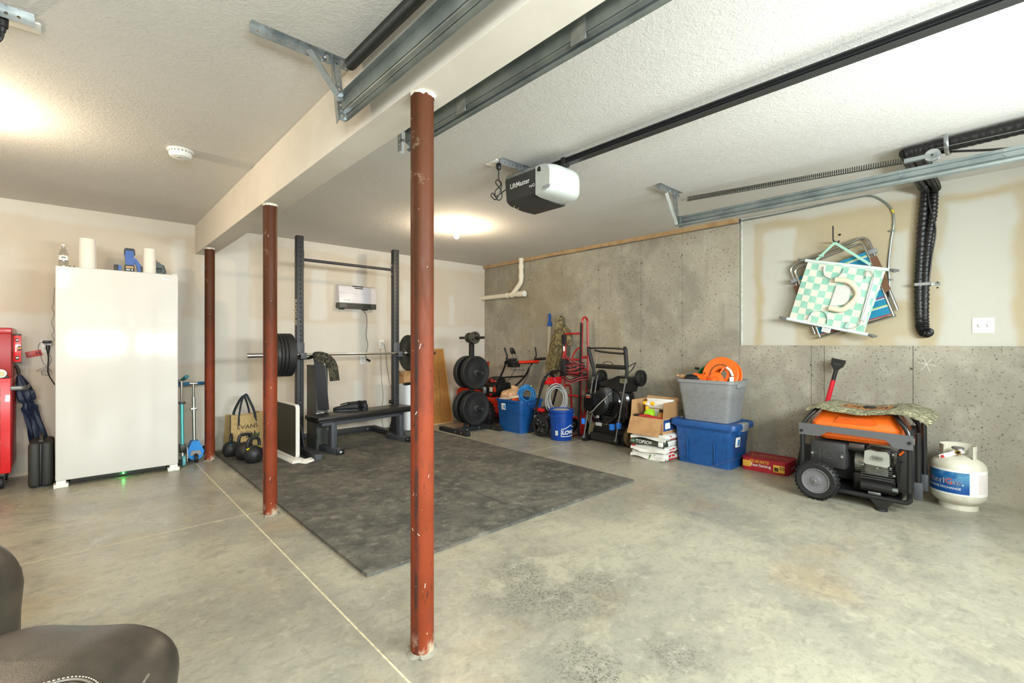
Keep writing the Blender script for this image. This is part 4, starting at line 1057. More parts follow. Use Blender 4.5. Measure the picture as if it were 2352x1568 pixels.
MB().prism([(-.055, .02), (-.03, .0), (.03, 0), (.055, .02), (.075, .075), (.045, .145), (.03, .185), (-.03, .185), (-.045, .145), (-.075, .075)], -.01, .085, 'xz', T(0, 0, .025)).build('front_shell', SBLUE, t)
MB().prism([(-.05, .045), (.05, .045), (.035, .09), (-.035, .09)], -.018, -.004, 'xz', T(0, 0, .025)).build('bumper', M_('bumper_grey', '#8d8c8a', 0.5), t)
wheel(t, (0, -.045, .045), .045, .026, RUBBER)
for s in (-1, 1): wheel(t, (s * .085, .055, .10), .042, .024, RUBBER)
MB().box(-.05, .05, .06, .35, .05, .075, .01).build('deck', SBLUE, t)
wheel(t, (0, .36, .045), .045, .026, RUBBER)
sx2 = onY(414, 1050, 5.45).x
t = thing('kick_scooter', 'teal and silver kick scooter squeezed against the freezer side', 'scooter', (.745, 5.50, 0), 0, 'kick scooters')
hz2 = onY(420, 872, 5.6).z
MB().cyl((0, .04, .15), (0, .085, hz2 - .22), .016, n=14).build('stem', M_('scooter_aqua', '#5fb6b4', 0.35, 0.3), t)
MB().cyl((0, .083, hz2 - .34), (0, .095, hz2), .012, n=14).build('stem_upper', CHROME, t)
MB().box(-.026, .03, .06, .11, hz2 - .235, hz2 - .215, .004).build('clamp', DARKSTEEL, t)
MB().cyl((-.004, .13, hz2 - .012), (.0, .06, hz2 + .012), .014, n=12).build('bar_tee', WHITE, t)
MB().tube([(0, .065, hz2 + .005), (.008, .04, hz2 + .012), (.02, -.07, hz2 + .04), (.02, -.075, hz2 + .04)], [.014, .018, .018, .012], 12).build('grip', M_('grip_teal', '#2f6f78', 0.75), t)
MB().tube([(0, .13, hz2 - .01), (-.008, .16, hz2 - .016), (-.02, .25, hz2 - .03)], [.014, .018, .018], 12).build('grip', M_('grip_teal', '#2f6f78', 0.75), t)
MB().box(-.024, .024, .02, .07, .12, .20, .006).build('folding_joint', DARKSTEEL, t)
MB().cyl((0, .03, .05), (0, .045, .14), .014, n=12).build('fork', SILV, t)
wheel(t, (0, -.02, .05), .05, .026, M_('wheel_aqua', '#6fb3bb', 0.4))
MB().prism([(.0, .06), (.03, .10), (.42, .10), (.44, .075), (.06, .05)], -.045, .045, 'yz', T(0, .02, 0)).build('deck', SILV, t)
MB().prism([(0.02, .03), (.05, .06), (.06, .13), (.02, .17), (0.0, .10)], -.002, .002, 'yz', T(.036, .0, 0)).build('fork_plate', WHITE, t)
wheel(t, (0, .44, .05), .05, .026, M_('wheel_aqua', '#6fb3bb', 0.4))
# ------------------------------------------------------------------ shopping bag and kettlebells
JUTE = M_('jute', '#c2a673', 0.9, hex2='#ad9160', scale=60, bump=(160, 0.3, 0.002)); STRAP = M_('strap_slate', '#2b3136', 0.85)
bx = onY(565, 1000, 5.78)
t = thing('shopping_bag', 'tan jute shopping bag with dark handles and printed lettering', 'bag', (1.345, 5.80, 0.0), 13)
hb, hd, ht = .185, .085, .40
def bagface(s):
    def fn(u, v):
        x = (-1 + 2 * u) * hb * (1 - .06 * v); z = ht * v * (1 - .05 * math.sin(u * PI) * (v > .5))
        return (x, s * (hd * (1 - .35 * v) + .012 * math.sin(u * 7 + v * 5) * v), MT + z)
    return fn
for s in (-1, 1): MB().grid(bagface(s), 18, 12, .002).build('front_panel' if s < 0 else 'back_panel', JUTE, t)
for s in (-1, 1):
    def side(u, v, s=s):
        y = (-1 + 2 * u) * hd * (1 - .35 * v); fold = .03 * (1 - abs(2 * u - 1)) * v
        return (s * (hb * (1 - .06 * v) - fold), y, MT + ht * v)
    MB().grid(side, 6, 12, .002).build('side_panel', JUTE, t)
    MB().tube([(s * hb * (1 - .06 * v), -hd * (1 - .35 * v) - .002, MT + ht * v) for v in (0, .25, .5, .75, 1)], .004, 6).build('edge_binding', STRAP, t)
MB().box(-hb, hb, -hd, hd, MT + .0005, MT + .006).build('bottom', JUTE, t)
for s, hh in ((-1, .62), (1, .60)):
    yy = s * (hd * .68)
    MB().tube(smooth_path([(-.09, yy - s * -.003, .30), (-.085, yy + s * .004, .42), (-.045, yy * .6, hh - .06), (.0, yy * .4, hh), (.03, yy * .5, hh - .05), (.075, yy, .43), (.09, yy + s * .003, .30)], 6), .013, 8, flat=(.22, 1) if False else (1, .25)).build('handle', STRAP, t)
INK = M_('ink_olive', '#2c2a20', 0.8); GRN = M_('ink_green', '#45603a', 0.8)
def bagtext(mb, s, size, x0, z0, **k):
    def fn(x, z):
        u = ((x + x0) / hb + 1) / 2; v = (z + z0 - MT) / ht; q = Vector(bagface(-1)(u, v)); q.y -= .004; return q
    return mb.text(s, size, fn=fn, **k)
bagtext(MB(), 'EVANS', .066, .0, .285, bold=.002, sx=1.15).build('lettering', INK, t, smooth=0)
bagtext(MB(), 'On The', .036, -.085, .226, shear=.2, align='LEFT').build('lettering', INK, t, smooth=0)
for k in range(9):
    x = .0 + k * .016 - .01; h = (.03, .05, .04, .06, .045, .07, .05, .035, .05)[k]
    q = MB(); a = Vector(bagface(-1)((x / hb + 1) / 2, .42)); q.box(a.x - .006, a.x + .006, a.y - .005, a.y - .0025, .15, .15 + h).build('print_building', INK if k % 2 else GRN, t)
KB = M_('kettlebell_black', '#1a1a1b', 0.5, hex2='#222224', scale=50, bump=(150, 0.15, 0.001))
def kettlebell(label, loc, rz, s, band):
    t = thing('kettlebell', label, 'kettlebell', loc, rz, 'kettlebells on the mat')
    R = .098 * s
    MB().lathe([(.002, 0), (R * .66, 0), (R * .82, R * .16), (R * .97, R * .55), (R, R * .92), (R * .93, R * 1.35), (R * .70, R * 1.72), (R * .36, R * 1.92), (.002, R * 1.95)], 32).build('bell', KB, t)
    hw = .063 * s; h0 = R * 1.45; h1 = R * 1.95 + .085 * s
    P = round_path([(-hw * .92, 0, h0), (-hw * 1.18, 0, h0 + .06 * s), (-hw * .95, 0, h1), (hw * .95, 0, h1), (hw * 1.18, 0, h0 + .06 * s), (hw * .92, 0, h0)], .045 * s, 6)
    MB().tube(P, .0175 * s, 14).build('handle', KB, t)
    for sg in (-1, 1):
        MB().cyl((sg * hw * .97, 0, h0 + .014 * s), (sg * hw * 1.06, 0, h0 + .034 * s), .0188 * s, n=16).build('band', band, t)
    MB().lathe([(.002, 0), (R * .3, 0), (R * .3, .002)], 20, T(0, -R * .985, R * .75) @ RX(90)).build('number_recess', BLACK, t)
    return t
YEL = M_('band_yellow', '#e6cf1c', 0.5); BLUB = M_('band_blue', '#2a6f96', 0.5)
k1, k2, k3 = onZ(529, 1050, MT), onZ(556, 1059, MT), onZ(577, 1064, MT)
kettlebell('black kettlebell with blue bands beside the shopping bag', (k1.x + .02, k1.y + .06, MT), 75, .80, BLUB)
kettlebell('large black kettlebell behind the yellow banded one', (k2.x + .045, k2.y + .085, MT), 18, .90, KB)
kettlebell('black kettlebell with yellow handle bands in front of the others', (k3.x + .03, k3.y + .04, MT), 20, .85, YEL)
# board with white frame
WF = M_('board_white', '#e4e1da', 0.45)
b0, b1 = onZ(636, 1032, MT + .02), onZ(684, 1053, MT + .02)
t = thing('framed_board', 'dark panel with a rounded white frame propped upright by the power rack', 'board', (b1.x, b1.y, MT + .021))
dv = (b0 - b1); dv.z = 0; ang = math.degrees(math.atan2(dv.y, dv.x)); t.rotation_euler = (math.radians(0), 0, math.radians(ang))
hz = onY(684, 930, b1.y).z - MT - .02; bw = .62
outl = rrect(bw, hz, .04, 5, bw / 2, hz / 2); inn = rrect(bw - .02, hz - .02, .032, 5, bw / 2, hz / 2)
fr = MB()
for i in range(len(outl)):
    j = (i + 1) % len(outl)
    o0, o1, i0, i1 = outl[i], outl[j], inn[i], inn[j]
    q = [(o0[0], -.018, o0[1]), (o1[0], -.018, o1[1]), (i1[0], -.018, i1[1]), (i0[0], -.018, i0[1]), (o0[0], .018, o0[1]), (o1[0], .018, o1[1]), (i1[0], .018, i1[1]), (i0[0], .018, i0[1])]
    fr.mesh(q, [(0, 1, 2, 3), (4, 7, 6, 5), (0, 4, 5, 1), (3, 2, 6, 7)])
fr.build('frame', WF, t)
MB().prism(rrect(bw - .022, hz - .022, .031, 5, bw / 2, hz / 2), -.012, .012, 'xz').build('panel', M_('board_dark', '#35342d', 0.55), t)
t = thing('white_slab', 'flat white slab lying on the mat under the framed board', 'board', (b1.x, b1.y, MT)); t.rotation_euler = (0, 0, math.radians(ang))
MB().box(-.10, .60, -.055, .09, 0, .01, .003).build('lower_sheet', WF, t)
MB().box(-.085, .60, -.045, .08, .010, .021, .003).build('upper_sheet', WF, t)
# crumpled white cloth
p = onZ(706, 1058, MT)
def cloth(u, v):
    x, y = (u - .5) * .24, (v - .5) * .12; e = max(0, 1 - (2 * abs(u - .5)) ** 4) * max(0, 1 - (2 * abs(v - .5)) ** 4)
    n = mnoise.noise(V(u * 6, v * 5, 3)); m = mnoise.noise(V(u * 11, v * 9, 8))
    return (x * (1 + .1 * n), y * (1 + .2 * n) + .02 * x, .0005 + e * (.012 + .016 * abs(n) + .010 * m))
t = MB().grid(cloth, 30, 18, .0015).build('cloth', PAPER, smooth=60); tag(t, 'crumpled white cloth lying beside the rack foot', 'cloth'); t.location = (p.x + .02, p.y, MT + .001); t.rotation_euler = (0, 0, math.radians(30))
# ------------------------------------------------------------------ power rack
RY0, RXL, RXR, RTOP = 5.30, 1.757, 2.905, 2.345
rk = thing('squat_rack', 'tall black squat rack with two drilled uprights and a pull-up bar', 'squat rack', ((RXL + RXR) / 2, RY0, MT))
hwid = (RXR - RXL) / 2
HOLE = M_('hole_black', '#050505', 0.9)
hole_me = None
for s in (-1, 1):
    x = s * hwid
    up = MB().box(x - .036, x + .036, -.038, .038, .05, RTOP - MT, .004).build('upright', POWDER, rk)
    zs = [.20 + .05 * k for k in range(42)]
    zs = [z for z in zs if not (.55 < z < 1.0)] + [.56 + .0254 * k for k in range(18)]
    for z in zs:
        if z > RTOP - MT - .03: continue
        if hole_me is None:
            o = MB().lathe([(.0001, 0), (.0068, 0), (.0068, .0012)], 12, RX(90), caps=False).build('hole', HOLE, up); hole_me = o.data
        else:
            o = bpy.data.objects.new('hole', hole_me); COL.objects.link(o); o.parent = up
        o.location = (x, -.0381, z)
    MB().box(x - .038, x + .038, -.56, .62, 0, .062, .004).build('foot', POWDER, rk)
    MB().box(x - .030, x + .030, -.561, -.559, .006, .056).build('foot_cap', GREYCOAT, rk)
    for k in (-1, 1): MB().prism([(k * .036, .06), (k * .16, .06), (k * .036, .30)], x - .004, x + .004, 'yz').build('gusset', POWDER, rk)
    MB().cyl((x + s * .0, .10, .10), (x - s * .04, .10, .10), .011, n=6).build('bolt', STEEL, rk)
    for z in (2.02, 2.13):
        MB().cyl((x - s * .036, 0, z), (x - s * .05, 0, z), .013, n=6).build('bolt', STEEL, rk)
        MB().cyl((x + s * .036, 0, z), (x + s * .05, 0, z), .013, n=6).build('bolt', STEEL, rk)
    MB().box(x - s * .036 - .004, x - s * .036 + .004, -.034, .034, 1.98, 2.17, .002).build('pullup_plate', POWDER, rk)
    # J-cup
    j = MB(); zb = 1.062 - MT
    j.box(x - .040, x + .040, -.046, -.038, zb - .05, zb + .13, .002); j.box(x - .030, x + .030, -.135, -.040, zb - .045, zb - .018, .003); j.box(x - .030, x + .030, -.143, -.131, zb - .045, zb + .022, .003)
    jc = j.build('bar_hook', GREYCOAT, rk)
    MB().box(x - .028, x + .028, -.131, -.046, zb - .0185, zb - .0145, .002).build('liner', BLACK, jc)
MB().tube([(-hwid + .036, 0, 2.075), (hwid - .036, 0, 2.075)], .0165, 12).build('pullup_bar', POWDER, rk)
MB().box(-hwid + .03, hwid - .03, .555, .62, .0, .066, .004).build('rear_crossbar', POWDER, rk)
for s in (-1, 1): MB().cyl((s * (hwid - .10), .553, .036), (s * (hwid - .10), .545, .036), .014, n=6).build('bolt', STEEL, rk)
tx = MB(); tx.text('ROGUE', .085, T(-hwid - .0365, 0, 1.50) @ RZ(-90) @ RY(90), bold=.02); tx.build('lettering', M_('decal_white', '#d9d0b4', 0.6), rk, smooth=0)
# storage peg on the right upright
MB().cyl((hwid - .075, .0, .44), (hwid - .036, .0, .44), .024, n=16).build('storage_peg', BLACK, rk)

# ------------------------------------------------------------------ barbell and its plates
BY, BZ, BXC = RY0 - .088, 1.062, (RXL + RXR) / 2
bb = thing('barbell', 'long steel barbell resting in the hooks of the squat rack', 'barbell', (BXC, BY, BZ))
MB().cyl((-.66, 0, 0), (.66, 0, 0), .0142, n=20).build('shaft', CHROME, bb)
for s in (-1, 1):
    MB().lathe([(.024, .655), (.030, .655), (.037, .662), (.037, .685), (.030, .688), (.0252, .69), (.0252, 1.095), (.0235, 1.10), (.018, 1.10), (.018, 1.096), (.002, 1.096)], 28, RY(90 * s)).build('sleeve', CHROME, bb)
def plate_iron(name, parent_label, grp):
    pass
IRON = M_('plate_iron', '#2c2b29', 0.45, 0.4, hex2='#3a3834', scale=30)
def bumper(label, R, th, M, group, text=None, iron=False):
    """weight plate with hub, rim and raised lettering; axis along local z"""
    t = thing('weight_plate', label, 'weight plate', (0, 0, 0), 0, group)
    t.matrix_world = M
    m = IRON if iron else RUBBER
    h = th / 2
    MB().lathe([(.0262, -h), (.055, -h), (.06, -h + .004), (.105, -h + .004), (.11, -h + .006), (R * .80, -h + .006), (R * .85, -h), (R * .97, -h), (R, -h + .006), (R, h - .006), (R * .97, h), (R * .85, h), (R * .80, h - .006), (.11, h - .006), (.105, h - .004), (.06, h - .004), (.055, h), (.0262, h), (.0262, -h)], 48, caps=False).build('disc', m, t)
    MB().lathe([(.0262, -h - .001), (.034, -h - .001), (.036, -h + .002)], 24, caps=False).lathe([(.0262, h + .001), (.034, h + .001), (.036, h - .002)], 24, caps=False).build('hub_ring', STEEL if not iron else IRON, t)
    if text:
        for side in (-1, 1):
            for k, word in enumerate(text):
                base = (90 if k == 0 else 270)
                rr = R * .66
                def fn(x, z, base=base, side=side):
                    a = math.radians(base) - x / rr; r = rr + z
                    return (side * -r * math.cos(a), r * math.sin(a), side * (h - .0045))
                MB().text(word, .05, fn=fn, bold=.012).build('raised_lettering', m, t, smooth=0)
    return t
def bar_plate(label, xc, R, th, **k): return bumper(label, R, th, T(xc, BY, BZ) @ RY(90), 'plates loaded on the barbell', **k)
c0 = BXC - .69
bar_plate('thick black rubber plate on the barbell next to the rack upright by the bag', c0 - .041, .225, .080)
bar_plate('thin black plate second from the rack on the barbell end by the bag', c0 - .081 - .018, .224, .032)
bar_plate('thin black plate third from the rack on the barbell end by the bag', c0 - .118 - .016, .224, .032)
bar_plate('outermost dark iron plate with raised lettering on the barbell by the post', c0 - .152 - .017, .225, .034, text=('ROGUE', 'ROGUE'), iron=True)
c1 = BXC + .69
bar_plate('dark iron plate on the barbell next to the rack upright by the white bin', c1 + .018, .225, .034, text=('ROGUE', 'ROGUE'), iron=True)
bar_plate('thick black rubber plate outermost on the barbell end by the white bin', c1 + .078, .225, .080)
for s, lab in ((-1, 'steel collar clip on the barbell sleeve by the iron plate with lettering'), (1, 'steel collar clip on the barbell sleeve by the corkboard')):
    t = thing('barbell_collar', lab, 'collar', (0, 0, 0)); t.matrix_world = T(BXC + s * (.69 + (.172 if s < 0 else .12) + .012), BY, BZ) @ RY(90)
    MB().lathe([(.0258, -.010), (.033, -.010), (.034, -.006), (.034, .006), (.033, .010), (.0258, .010), (.0258, -.01)], 24, caps=False).build('ring', CHROME, t)
    MB().cyl((0, .03, 0), (0, .055, 0), .005, n=8).build('lever', BLACK, t)
# lifting belts over the bar
def belt(label, x0, wdt, front, back, mat, twist=0.0, sway=0.0):
    t = thing('lifting_belt', label, 'belt', (BXC, BY, BZ), 0, 'lifting belts over the barbell')
    r = .0175; pts = []
    for k in range(9): pts.append((0, -r * math.cos(PI * k / 8) if False else 0, 0))
    path = []
    nf = 14
    for k in range(nf): path.append((-1, front * (1 - k / nf)))
    def fn(u, v):
        L = front + PI * r + back; s = u * L
        if s < front: y, z, q = -r, -(front - s), (front - s) / front
        elif s < front + PI * r: a = (s - front) / r; y, z, q = -r * math.cos(a), r * math.sin(a), 0
        else: y, z, q = r, -(s - front - PI * r), -(s - front - PI * r) / back
        x = x0 + (v - .5) * wdt
        if q > 0: x += sway * q; y -= .035 * math.sin(q * 2.2) + twist * (v - .5) * q
        if q < 0: x += -sway * 2.2 * q * q; y += .05 * math.sin(-q * 2.5) + twist * (v - .5) * -q
        return (x, y, z)
    MB().grid(fn, 60, 6, .007).build('band', mat, t, smooth=60)
    MB().tube([V(*fn(0, v)) + V(0, -.002, 0) for v in (0, .5, 1)], .006, 6).build('end_tab', BLACK, t)
    MB().tube([V(*fn(1, v)) for v in (0, .5, 1)], .005, 6).build('end_tab', BLACK, t)
    return t
DCAMO = mat_camo('dark_camo', ['#26241d', '#3d3828', '#171612', '#4a4634'], 22)
belt('wide black lifting belt hanging over the barbell beside the rack upright', -.415, .10, .60, .05, BLACKM, twist=.06, sway=.05)
t = thing('lifting_belt', 'dark camouflage belt bent over the barbell beside the black belt', 'belt', (BXC, BY, BZ), 0, 'lifting belts over the barbell')
def cb(u, v):
    # stiff band folded over the bar: its broad side faces the room as it springs out and down
    a = -.25 + u * 1.75; R = .105 + .105 * v
    return (-.415 + R * math.sin(a) * 1.0, -.024 - .012 * v - .02 * u, -.186 + R * math.cos(a) * 1.04)
MB().grid(cb, 30, 6, .006).build('band', DCAMO, t, smooth=60)
q = [V(*cb(1, v)) for v in (0, .5, 1)]; MB().grid(lambda u, v: q[0].lerp(q[2], v) + V(.012 * u, -.01 * u, -.12 * u), 4, 4, .006).build('end_flap', DCAMO, t)
# grey cabinet behind the rack
t = thing('grey_cabinet', 'narrow grey steel locker standing inside the squat rack', 'cabinet', (1.905, 5.20, MT))
GC = M_('cabinet_grey', '#4c4e49', 0.5, hex2='#434540', scale=6)
MB().box(0, .125, .012, .30, .0, .92, .004).build('body', GC, t)
MB().box(.004, .121, -.002, .012, .015, .905, .003).build('door', GC, t)
MB().box(-.002, .127, -.004, .303, .905, .922, .002).build('lid', GC, t)
MB().cyl((.10, -.002, .5), (.10, -.010, .5), .009, n=14).build('lock', STEEL, t)
for z in (.15, .75): MB().cyl((.004, -.003, z - .03), (.004, -.003, z + .03), .005, n=8).build('hinge', DARKSTEEL, t)
# ------------------------------------------------------------------ flat bench
bl = V(1.76, 4.955, 0); brr = V(2.953, 5.098, 0); bc = (bl + brr) / 2; ba = math.degrees(math.atan2(brr.y - bl.y, brr.x - bl.x)); bL = (brr - bl).length
BZT = .435
t = thing('flat_bench', 'black padded flat weight bench standing in front of the squat rack', 'bench', (bc.x, bc.y, MT), ba)
VINYL = M_('bench_vinyl', '#1f1d1c', 0.35, hex2='#2a2725', scale=14, bump=(180, 0.15, 0.001))
MB().box(-bL / 2, bL / 2, -.15, .15, BZT - MT - .055, BZT - MT, .02, seg=3).build('pad', VINYL, t)
MB().box(-bL / 2 + .02, bL / 2 - .02, -.13, .13, BZT - MT - .068, BZT - MT - .054, .003).build('pad_board', BLACK, t)
MB().box(-bL / 2 + .1, bL / 2 - .08, -.038, .038, BZT - MT - .12, BZT - MT - .067, .004).build('spine', GREYCOAT, t)
for x in (-bL / 2 + .235, bL / 2 - .10):
    MB().box(x - .032, x + .032, -.038, .038, .05, BZT - MT - .075, .004).build('leg', GREYCOAT, t)
    ft = MB().box(x - .04, x + .04, -.16, .23, .0, .058, .005).build('foot', GREYCOAT, t)
    MB().box(x - .041, x + .041, -.168, -.15, .0, .06, .004).build('foot_cap', BLACK, ft)
    lg = MB(); cx, cz = x, .030
    lg.mesh([(cx - .022, -.1688, cz), (cx - .006, -.1688, cz + .003), (cx, -.1688, cz + .016), (cx + .006, -.1688, cz + .003), (cx + .022, -.1688, cz + .002), (cx + .006, -.1688, cz - .003), (cx, -.1688, cz - .016), (cx - .006, -.1688, cz - .003)], [(0, 1, 2, 3, 4, 5, 6, 7)])
    lg.build('logo_star', WHITE, ft, smooth=0)
    MB().prism([(-.05, .05), (.05, .05), (.038, .10), (-.038, .10)], x + .033, x + .037, 'yz').build('gusset', BLACK, t)
# running shoes on the bench
SHOE = M_('shoe_black', '#191a1c', 0.6, bump=(90, 0.3, 0.002)); SOLE = M_('shoe_sole', '#26272b', 0.5)
def shoe(label, loc, rz, mir=1):
    t = thing('running_shoe', label, 'shoe', loc, rz, 'running shoes on the bench')
    prof = [(-.135, .022, .060), (-.12, .034, .078), (-.08, .036, .088), (-.04, .036, .080), (.0, .038, .072), (.04, .043, .062), (.08, .046, .052), (.115, .038, .044), (.135, .018, .034)]
    rings = []
    for x, hwid_, h in prof:
        r = []
        for k in range(12):
            a = 2 * PI * k / 12; yy = math.copysign(abs(math.cos(a)) ** .7, math.cos(a)) * hwid_; zz = .012 + (h - .012) * (.5 + .5 * math.copysign(abs(math.sin(a)) ** .8, math.sin(a)))
            r.append((x, yy * (1 - .35 * max(0, (zz - .03) / .06)), zz))
        rings.append(r)
    MB().loft(rings).build('upper', SHOE, t, smooth=60)
    so = [(x, hwid_ + .003) for x, hwid_, h in prof]
    MB().prism([(x, y) for x, y in so] + [(x, -y) for x, y in so[::-1]], 0, .017, 'xy').build('sole', SOLE, t)
    MB().tube(smooth_path([(-.125, 0, .082), (-.10, .026, .092), (-.05, .028, .088), (-.02, .012, .084), (-.02, -.012, .084), (-.05, -.028, .088), (-.10, -.026, .092)], 5, True), .007, 8, closed=True).build('collar', SHOE, t)
    MB().grid(lambda u, v: (-.03 + u * .09, (v - .5) * .035, .088 - .022 * u + .006 * math.sin(v * PI)), 6, 4, .005).build('tongue', SHOE, t)
    for k in range(5):
        x = -.015 + k * .018; MB().tube(smooth_path([(x, -.024, .075 - k * .004), (x + .004, 0, .091 - k * .0045), (x, .024, .075 - k * .004)], 4), .0022, 5).build('lace', BLACK, t)
    if mir > 0: MB().tube(smooth_path([(-.02, -.01, .09), (-.03, -.05, .07), (-.05, -.07, .02), (-.075, -.085, .004)], 6), .002, 5).build('loose_lace', BLACK, t)
    return t
s1, s2 = onZ(800, 944, BZT), onZ(823, 941, BZT)
shoe('black running shoe with its toe turned toward the rack upright on the bench', (s1.x + .0, s1.y + .055, BZT), 150, -1)
shoe('black running shoe set heel out on the bench with trailing lace', (s2.x + .03, s2.y + .085, BZT), 112, 1)
p = onZ(735, 949, BZT); t = MB().grid(lambda u, v: ((u - .5) * .09, (v - .5) * .03, .001 + .004 * abs(math.sin(u * 4 + v))), 8, 4, .001).build('paper_scrap', PAPER); tag(t, 'small white paper scrap lying on the bench pad', 'paper'); t.location = (p.x, p.y, BZT); t.rotation_euler = (0, 0, .3)

# ------------------------------------------------------------------ wall heater and outlets
h0, h1 = onY(778, 652, WALL_B - .1), onY(863, 711, WALL_B - .1)
hw_, hh_ = (h1.x - h0.x) / 2, h0.z - h1.z
t = thing('wall_heater', 'white and grey electric heater mounted on the back wall', 'heater', ((h0.x + h1.x) / 2, WALL_B, h1.z))
HW = M_('heater_white', '#dcd8dc', 0.35)
MB().loft([[(-hw_, 0, 0.07), (-hw_, -.115, .07), (-hw_, -.118, .10), (-hw_, -.112, .20), (-hw_, -.09, .28), (-hw_, -.05, hh_), (-hw_, 0, hh_)], [(-hw_ + .006, 0, .07), (-hw_ + .006, -.118, .07), (-hw_ + .006, -.121, .10), (-hw_ + .006, -.115, .20), (-hw_ + .006, -.092, .285), (-hw_ + .006, -.05, hh_ + .002), (-hw_ + .006, 0, hh_ + .002)],
           [(hw_ - .006, 0, .07), (hw_ - .006, -.118, .07), (hw_ - .006, -.121, .10), (hw_ - .006, -.115, .20), (hw_ - .006, -.092, .285), (hw_ - .006, -.05, hh_ + .002), (hw_ - .006, 0, hh_ + .002)], [(hw_, 0, 0.07), (hw_, -.115, .07), (hw_, -.118, .10), (hw_, -.112, .20), (hw_, -.09, .28), (hw_, -.05, hh_), (hw_, 0, hh_)]]).build('shell', HW, t)
MB().box(-hw_, hw_, -.122, 0, .0, .071, .008).build('grille_base', M_('heater_grey', '#4a4840', 0.5), t)
for k in range(4): MB().box(-hw_ + .10, hw_ - .08, -.126, -.118, .012 + k * .013, .018 + k * .013).build('louvre', BLACK, t)
MB().mesh([(-.035, -.1005, .262), (.075, -.1005, .262), (.085, -.0835, .300), (-.075, -.0835, .300)], [(0, 1, 2, 3)]).build('display', M_('heater_display', '#2a2823', 0.2), t)
MB().grid(lambda u, v: (-hw_ + .01 + u * (2 * hw_ - .02), -.1165 - .0012, .205 - .018 * math.sin(u * PI) + v * .002), 16, 1).build('seam', M_('seam_grey', '#a6a3a6', 0.5), t)
tx = MB(); tx.text('HEAT STORM', .014, T(-hw_ + .10, -.1215, .105), bold=.003); tx.build('lettering', M_('ink_grey', '#55565a', 0.6), t, smooth=0)
for x in (-hw_ + .06, hw_ - .13): MB().box(x - .03, x + .03, -.07, -.02, -.014, .002, .004).build('foot', BLACK, t)
px = hw_ - .155
zc_ = lambda py: onY(843, py, WALL_B - .012).z - h1.z
ox = (h0.x + h1.x) / 2
def wl(px_, py): q = onY(px_, py, WALL_B - .012); return (q.x - ox, -.012, q.z - h1.z)
MB().tube(smooth_path([(px, -.03, 0), wl(842, 724), wl(843, 745), wl(841, 770), wl(845, 790), wl(842, 808), wl(840, 820), wl(845, 826)], 6), .0042, 7).build('power_cord', M_('cord_grey', '#8d8478', 0.6), t)
MB().tube([wl(842, 825), wl(850, 829)], .014, 10).build('plug', BLACK, t)
def outlet(label, px_, py, two=True):
    p = onY(px_, py, WALL_B); t = thing('wall_outlet', label, 'outlet', (p.x, WALL_B, p.z), 0, None)
    MB().box(-.036, .036, -.006, 0, -.058, .058, .003).build('plate', WHITE, t)
    for z in (-.02, .02): MB().box(-.015, .015, -.008, -.005, z - .013, z + .013, .004).build('socket', M_('grey_button', '#b9b9b4', 0.5), t)
    return t
outlet('white wall outlet below the heater behind the barbell', 833, 826)
outlet('white wall outlet near the right rack upright with a grey cord', 876, 790)
t = thing('hanging_cable', 'thin grey cord hanging from an outlet to the floor behind the rack', 'cable', (0, 0, 0))
def w2(a, b, o=.014): return onY(a, b, WALL_B - o)
MB().tube([w2(879, 786, .008), w2(880, 787, .03)], .012, 10).build('plug', WHITE, t)
MB().tube(smooth_path([w2(880, 787, .03), w2(885, 800), w2(888, 830), w2(892, 860), w2(897, 885), w2(905, 905), w2(914, 925)], 6), .0032, 6).build('cord', M_('cord_grey', '#8d8478', 0.6), t)
MB().tube(smooth_path([w2(874, 800, .02), w2(875, 830), w2(877, 870), w2(880, 910), w2(877, 950), w2(882, 985), w2(895, 990)], 6), .0026, 6).build('cord', M_('cord_grey', '#8d8478', 0.6), t)

# ------------------------------------------------------------------ white bin, carton, corkboard
t = thing('waste_bin', 'white plastic waste bin standing behind the bench by the post', 'bin', (3.345, 5.66, MT))
rg = []
for z, k in ((0, .80), (.30, .92), (.60, 1.0), (.60, .97), (.58, .96), (.02, .78)):
    rg.append([(x * k, y * k, z) for x, y in rrect(.30, .27, .06, 4)])
MB().loft(rg, caps=True).build('tub', M_('bin_white', '#dfe3e6', 0.4), t)
MB().loft([[(x, y, z) for x, y in rrect(.315, .285, .065, 4)] for z in (.575, .605)], caps=False).build('rim', M_('bin_white', '#dfe3e6', 0.4), t)
t = thing('scoop', 'black plastic scoop lying on the white waste bin rim', 'scoop', (3.225, 5.56, MT + .605), 20)
MB().box(-.05, .06, -.03, .03, 0, .035, .01).build('blade', BLACK, t)
MB().cyl((.06, 0, .018), (.16, 0, .022), .011, n=10).build('handle', BLACK, t)
t = thing('carton', 'brown cardboard carton on the floor behind the white bin', 'carton', (3.50, 5.94, MT), 0)
for s in (-1, 1):
    MB().box(-.17, .17, s * .11 - .003, s * .11 + .003, 0, .70).build('side', CARD, t); MB().box(s * .17 - .003, s * .17 + .003, -.11, .11, 0, .70).build('side', CARD, t)
MB().grid(lambda u, v: (-.17 + .34 * u, -.11 - .02 * v, .70 + .10 * v), 4, 3, .004).build('flap', CARD, t)
MB().grid(lambda u, v: (-.17 - .06 * v, -.11 + .22 * u, .70 + .08 * v), 4, 3, .004).build('flap', CARD, t)
MB().box(-.168, .168, -.108, .108, .002, .008).build('bottom', CARD, t)
CORK = M_('cork', '#b07c40', 0.9, hex2='#9a6a34', scale=60, bump=(90, 0.3, 0.002))
cr = V(4.11, 5.745, 0); tl = onY(1024, 800, WALL_B - .09)
t = thing('cork_board', 'cork notice board with pen scribbles leaning on the back wall', 'notice board', (cr.x, cr.y, 0.0))
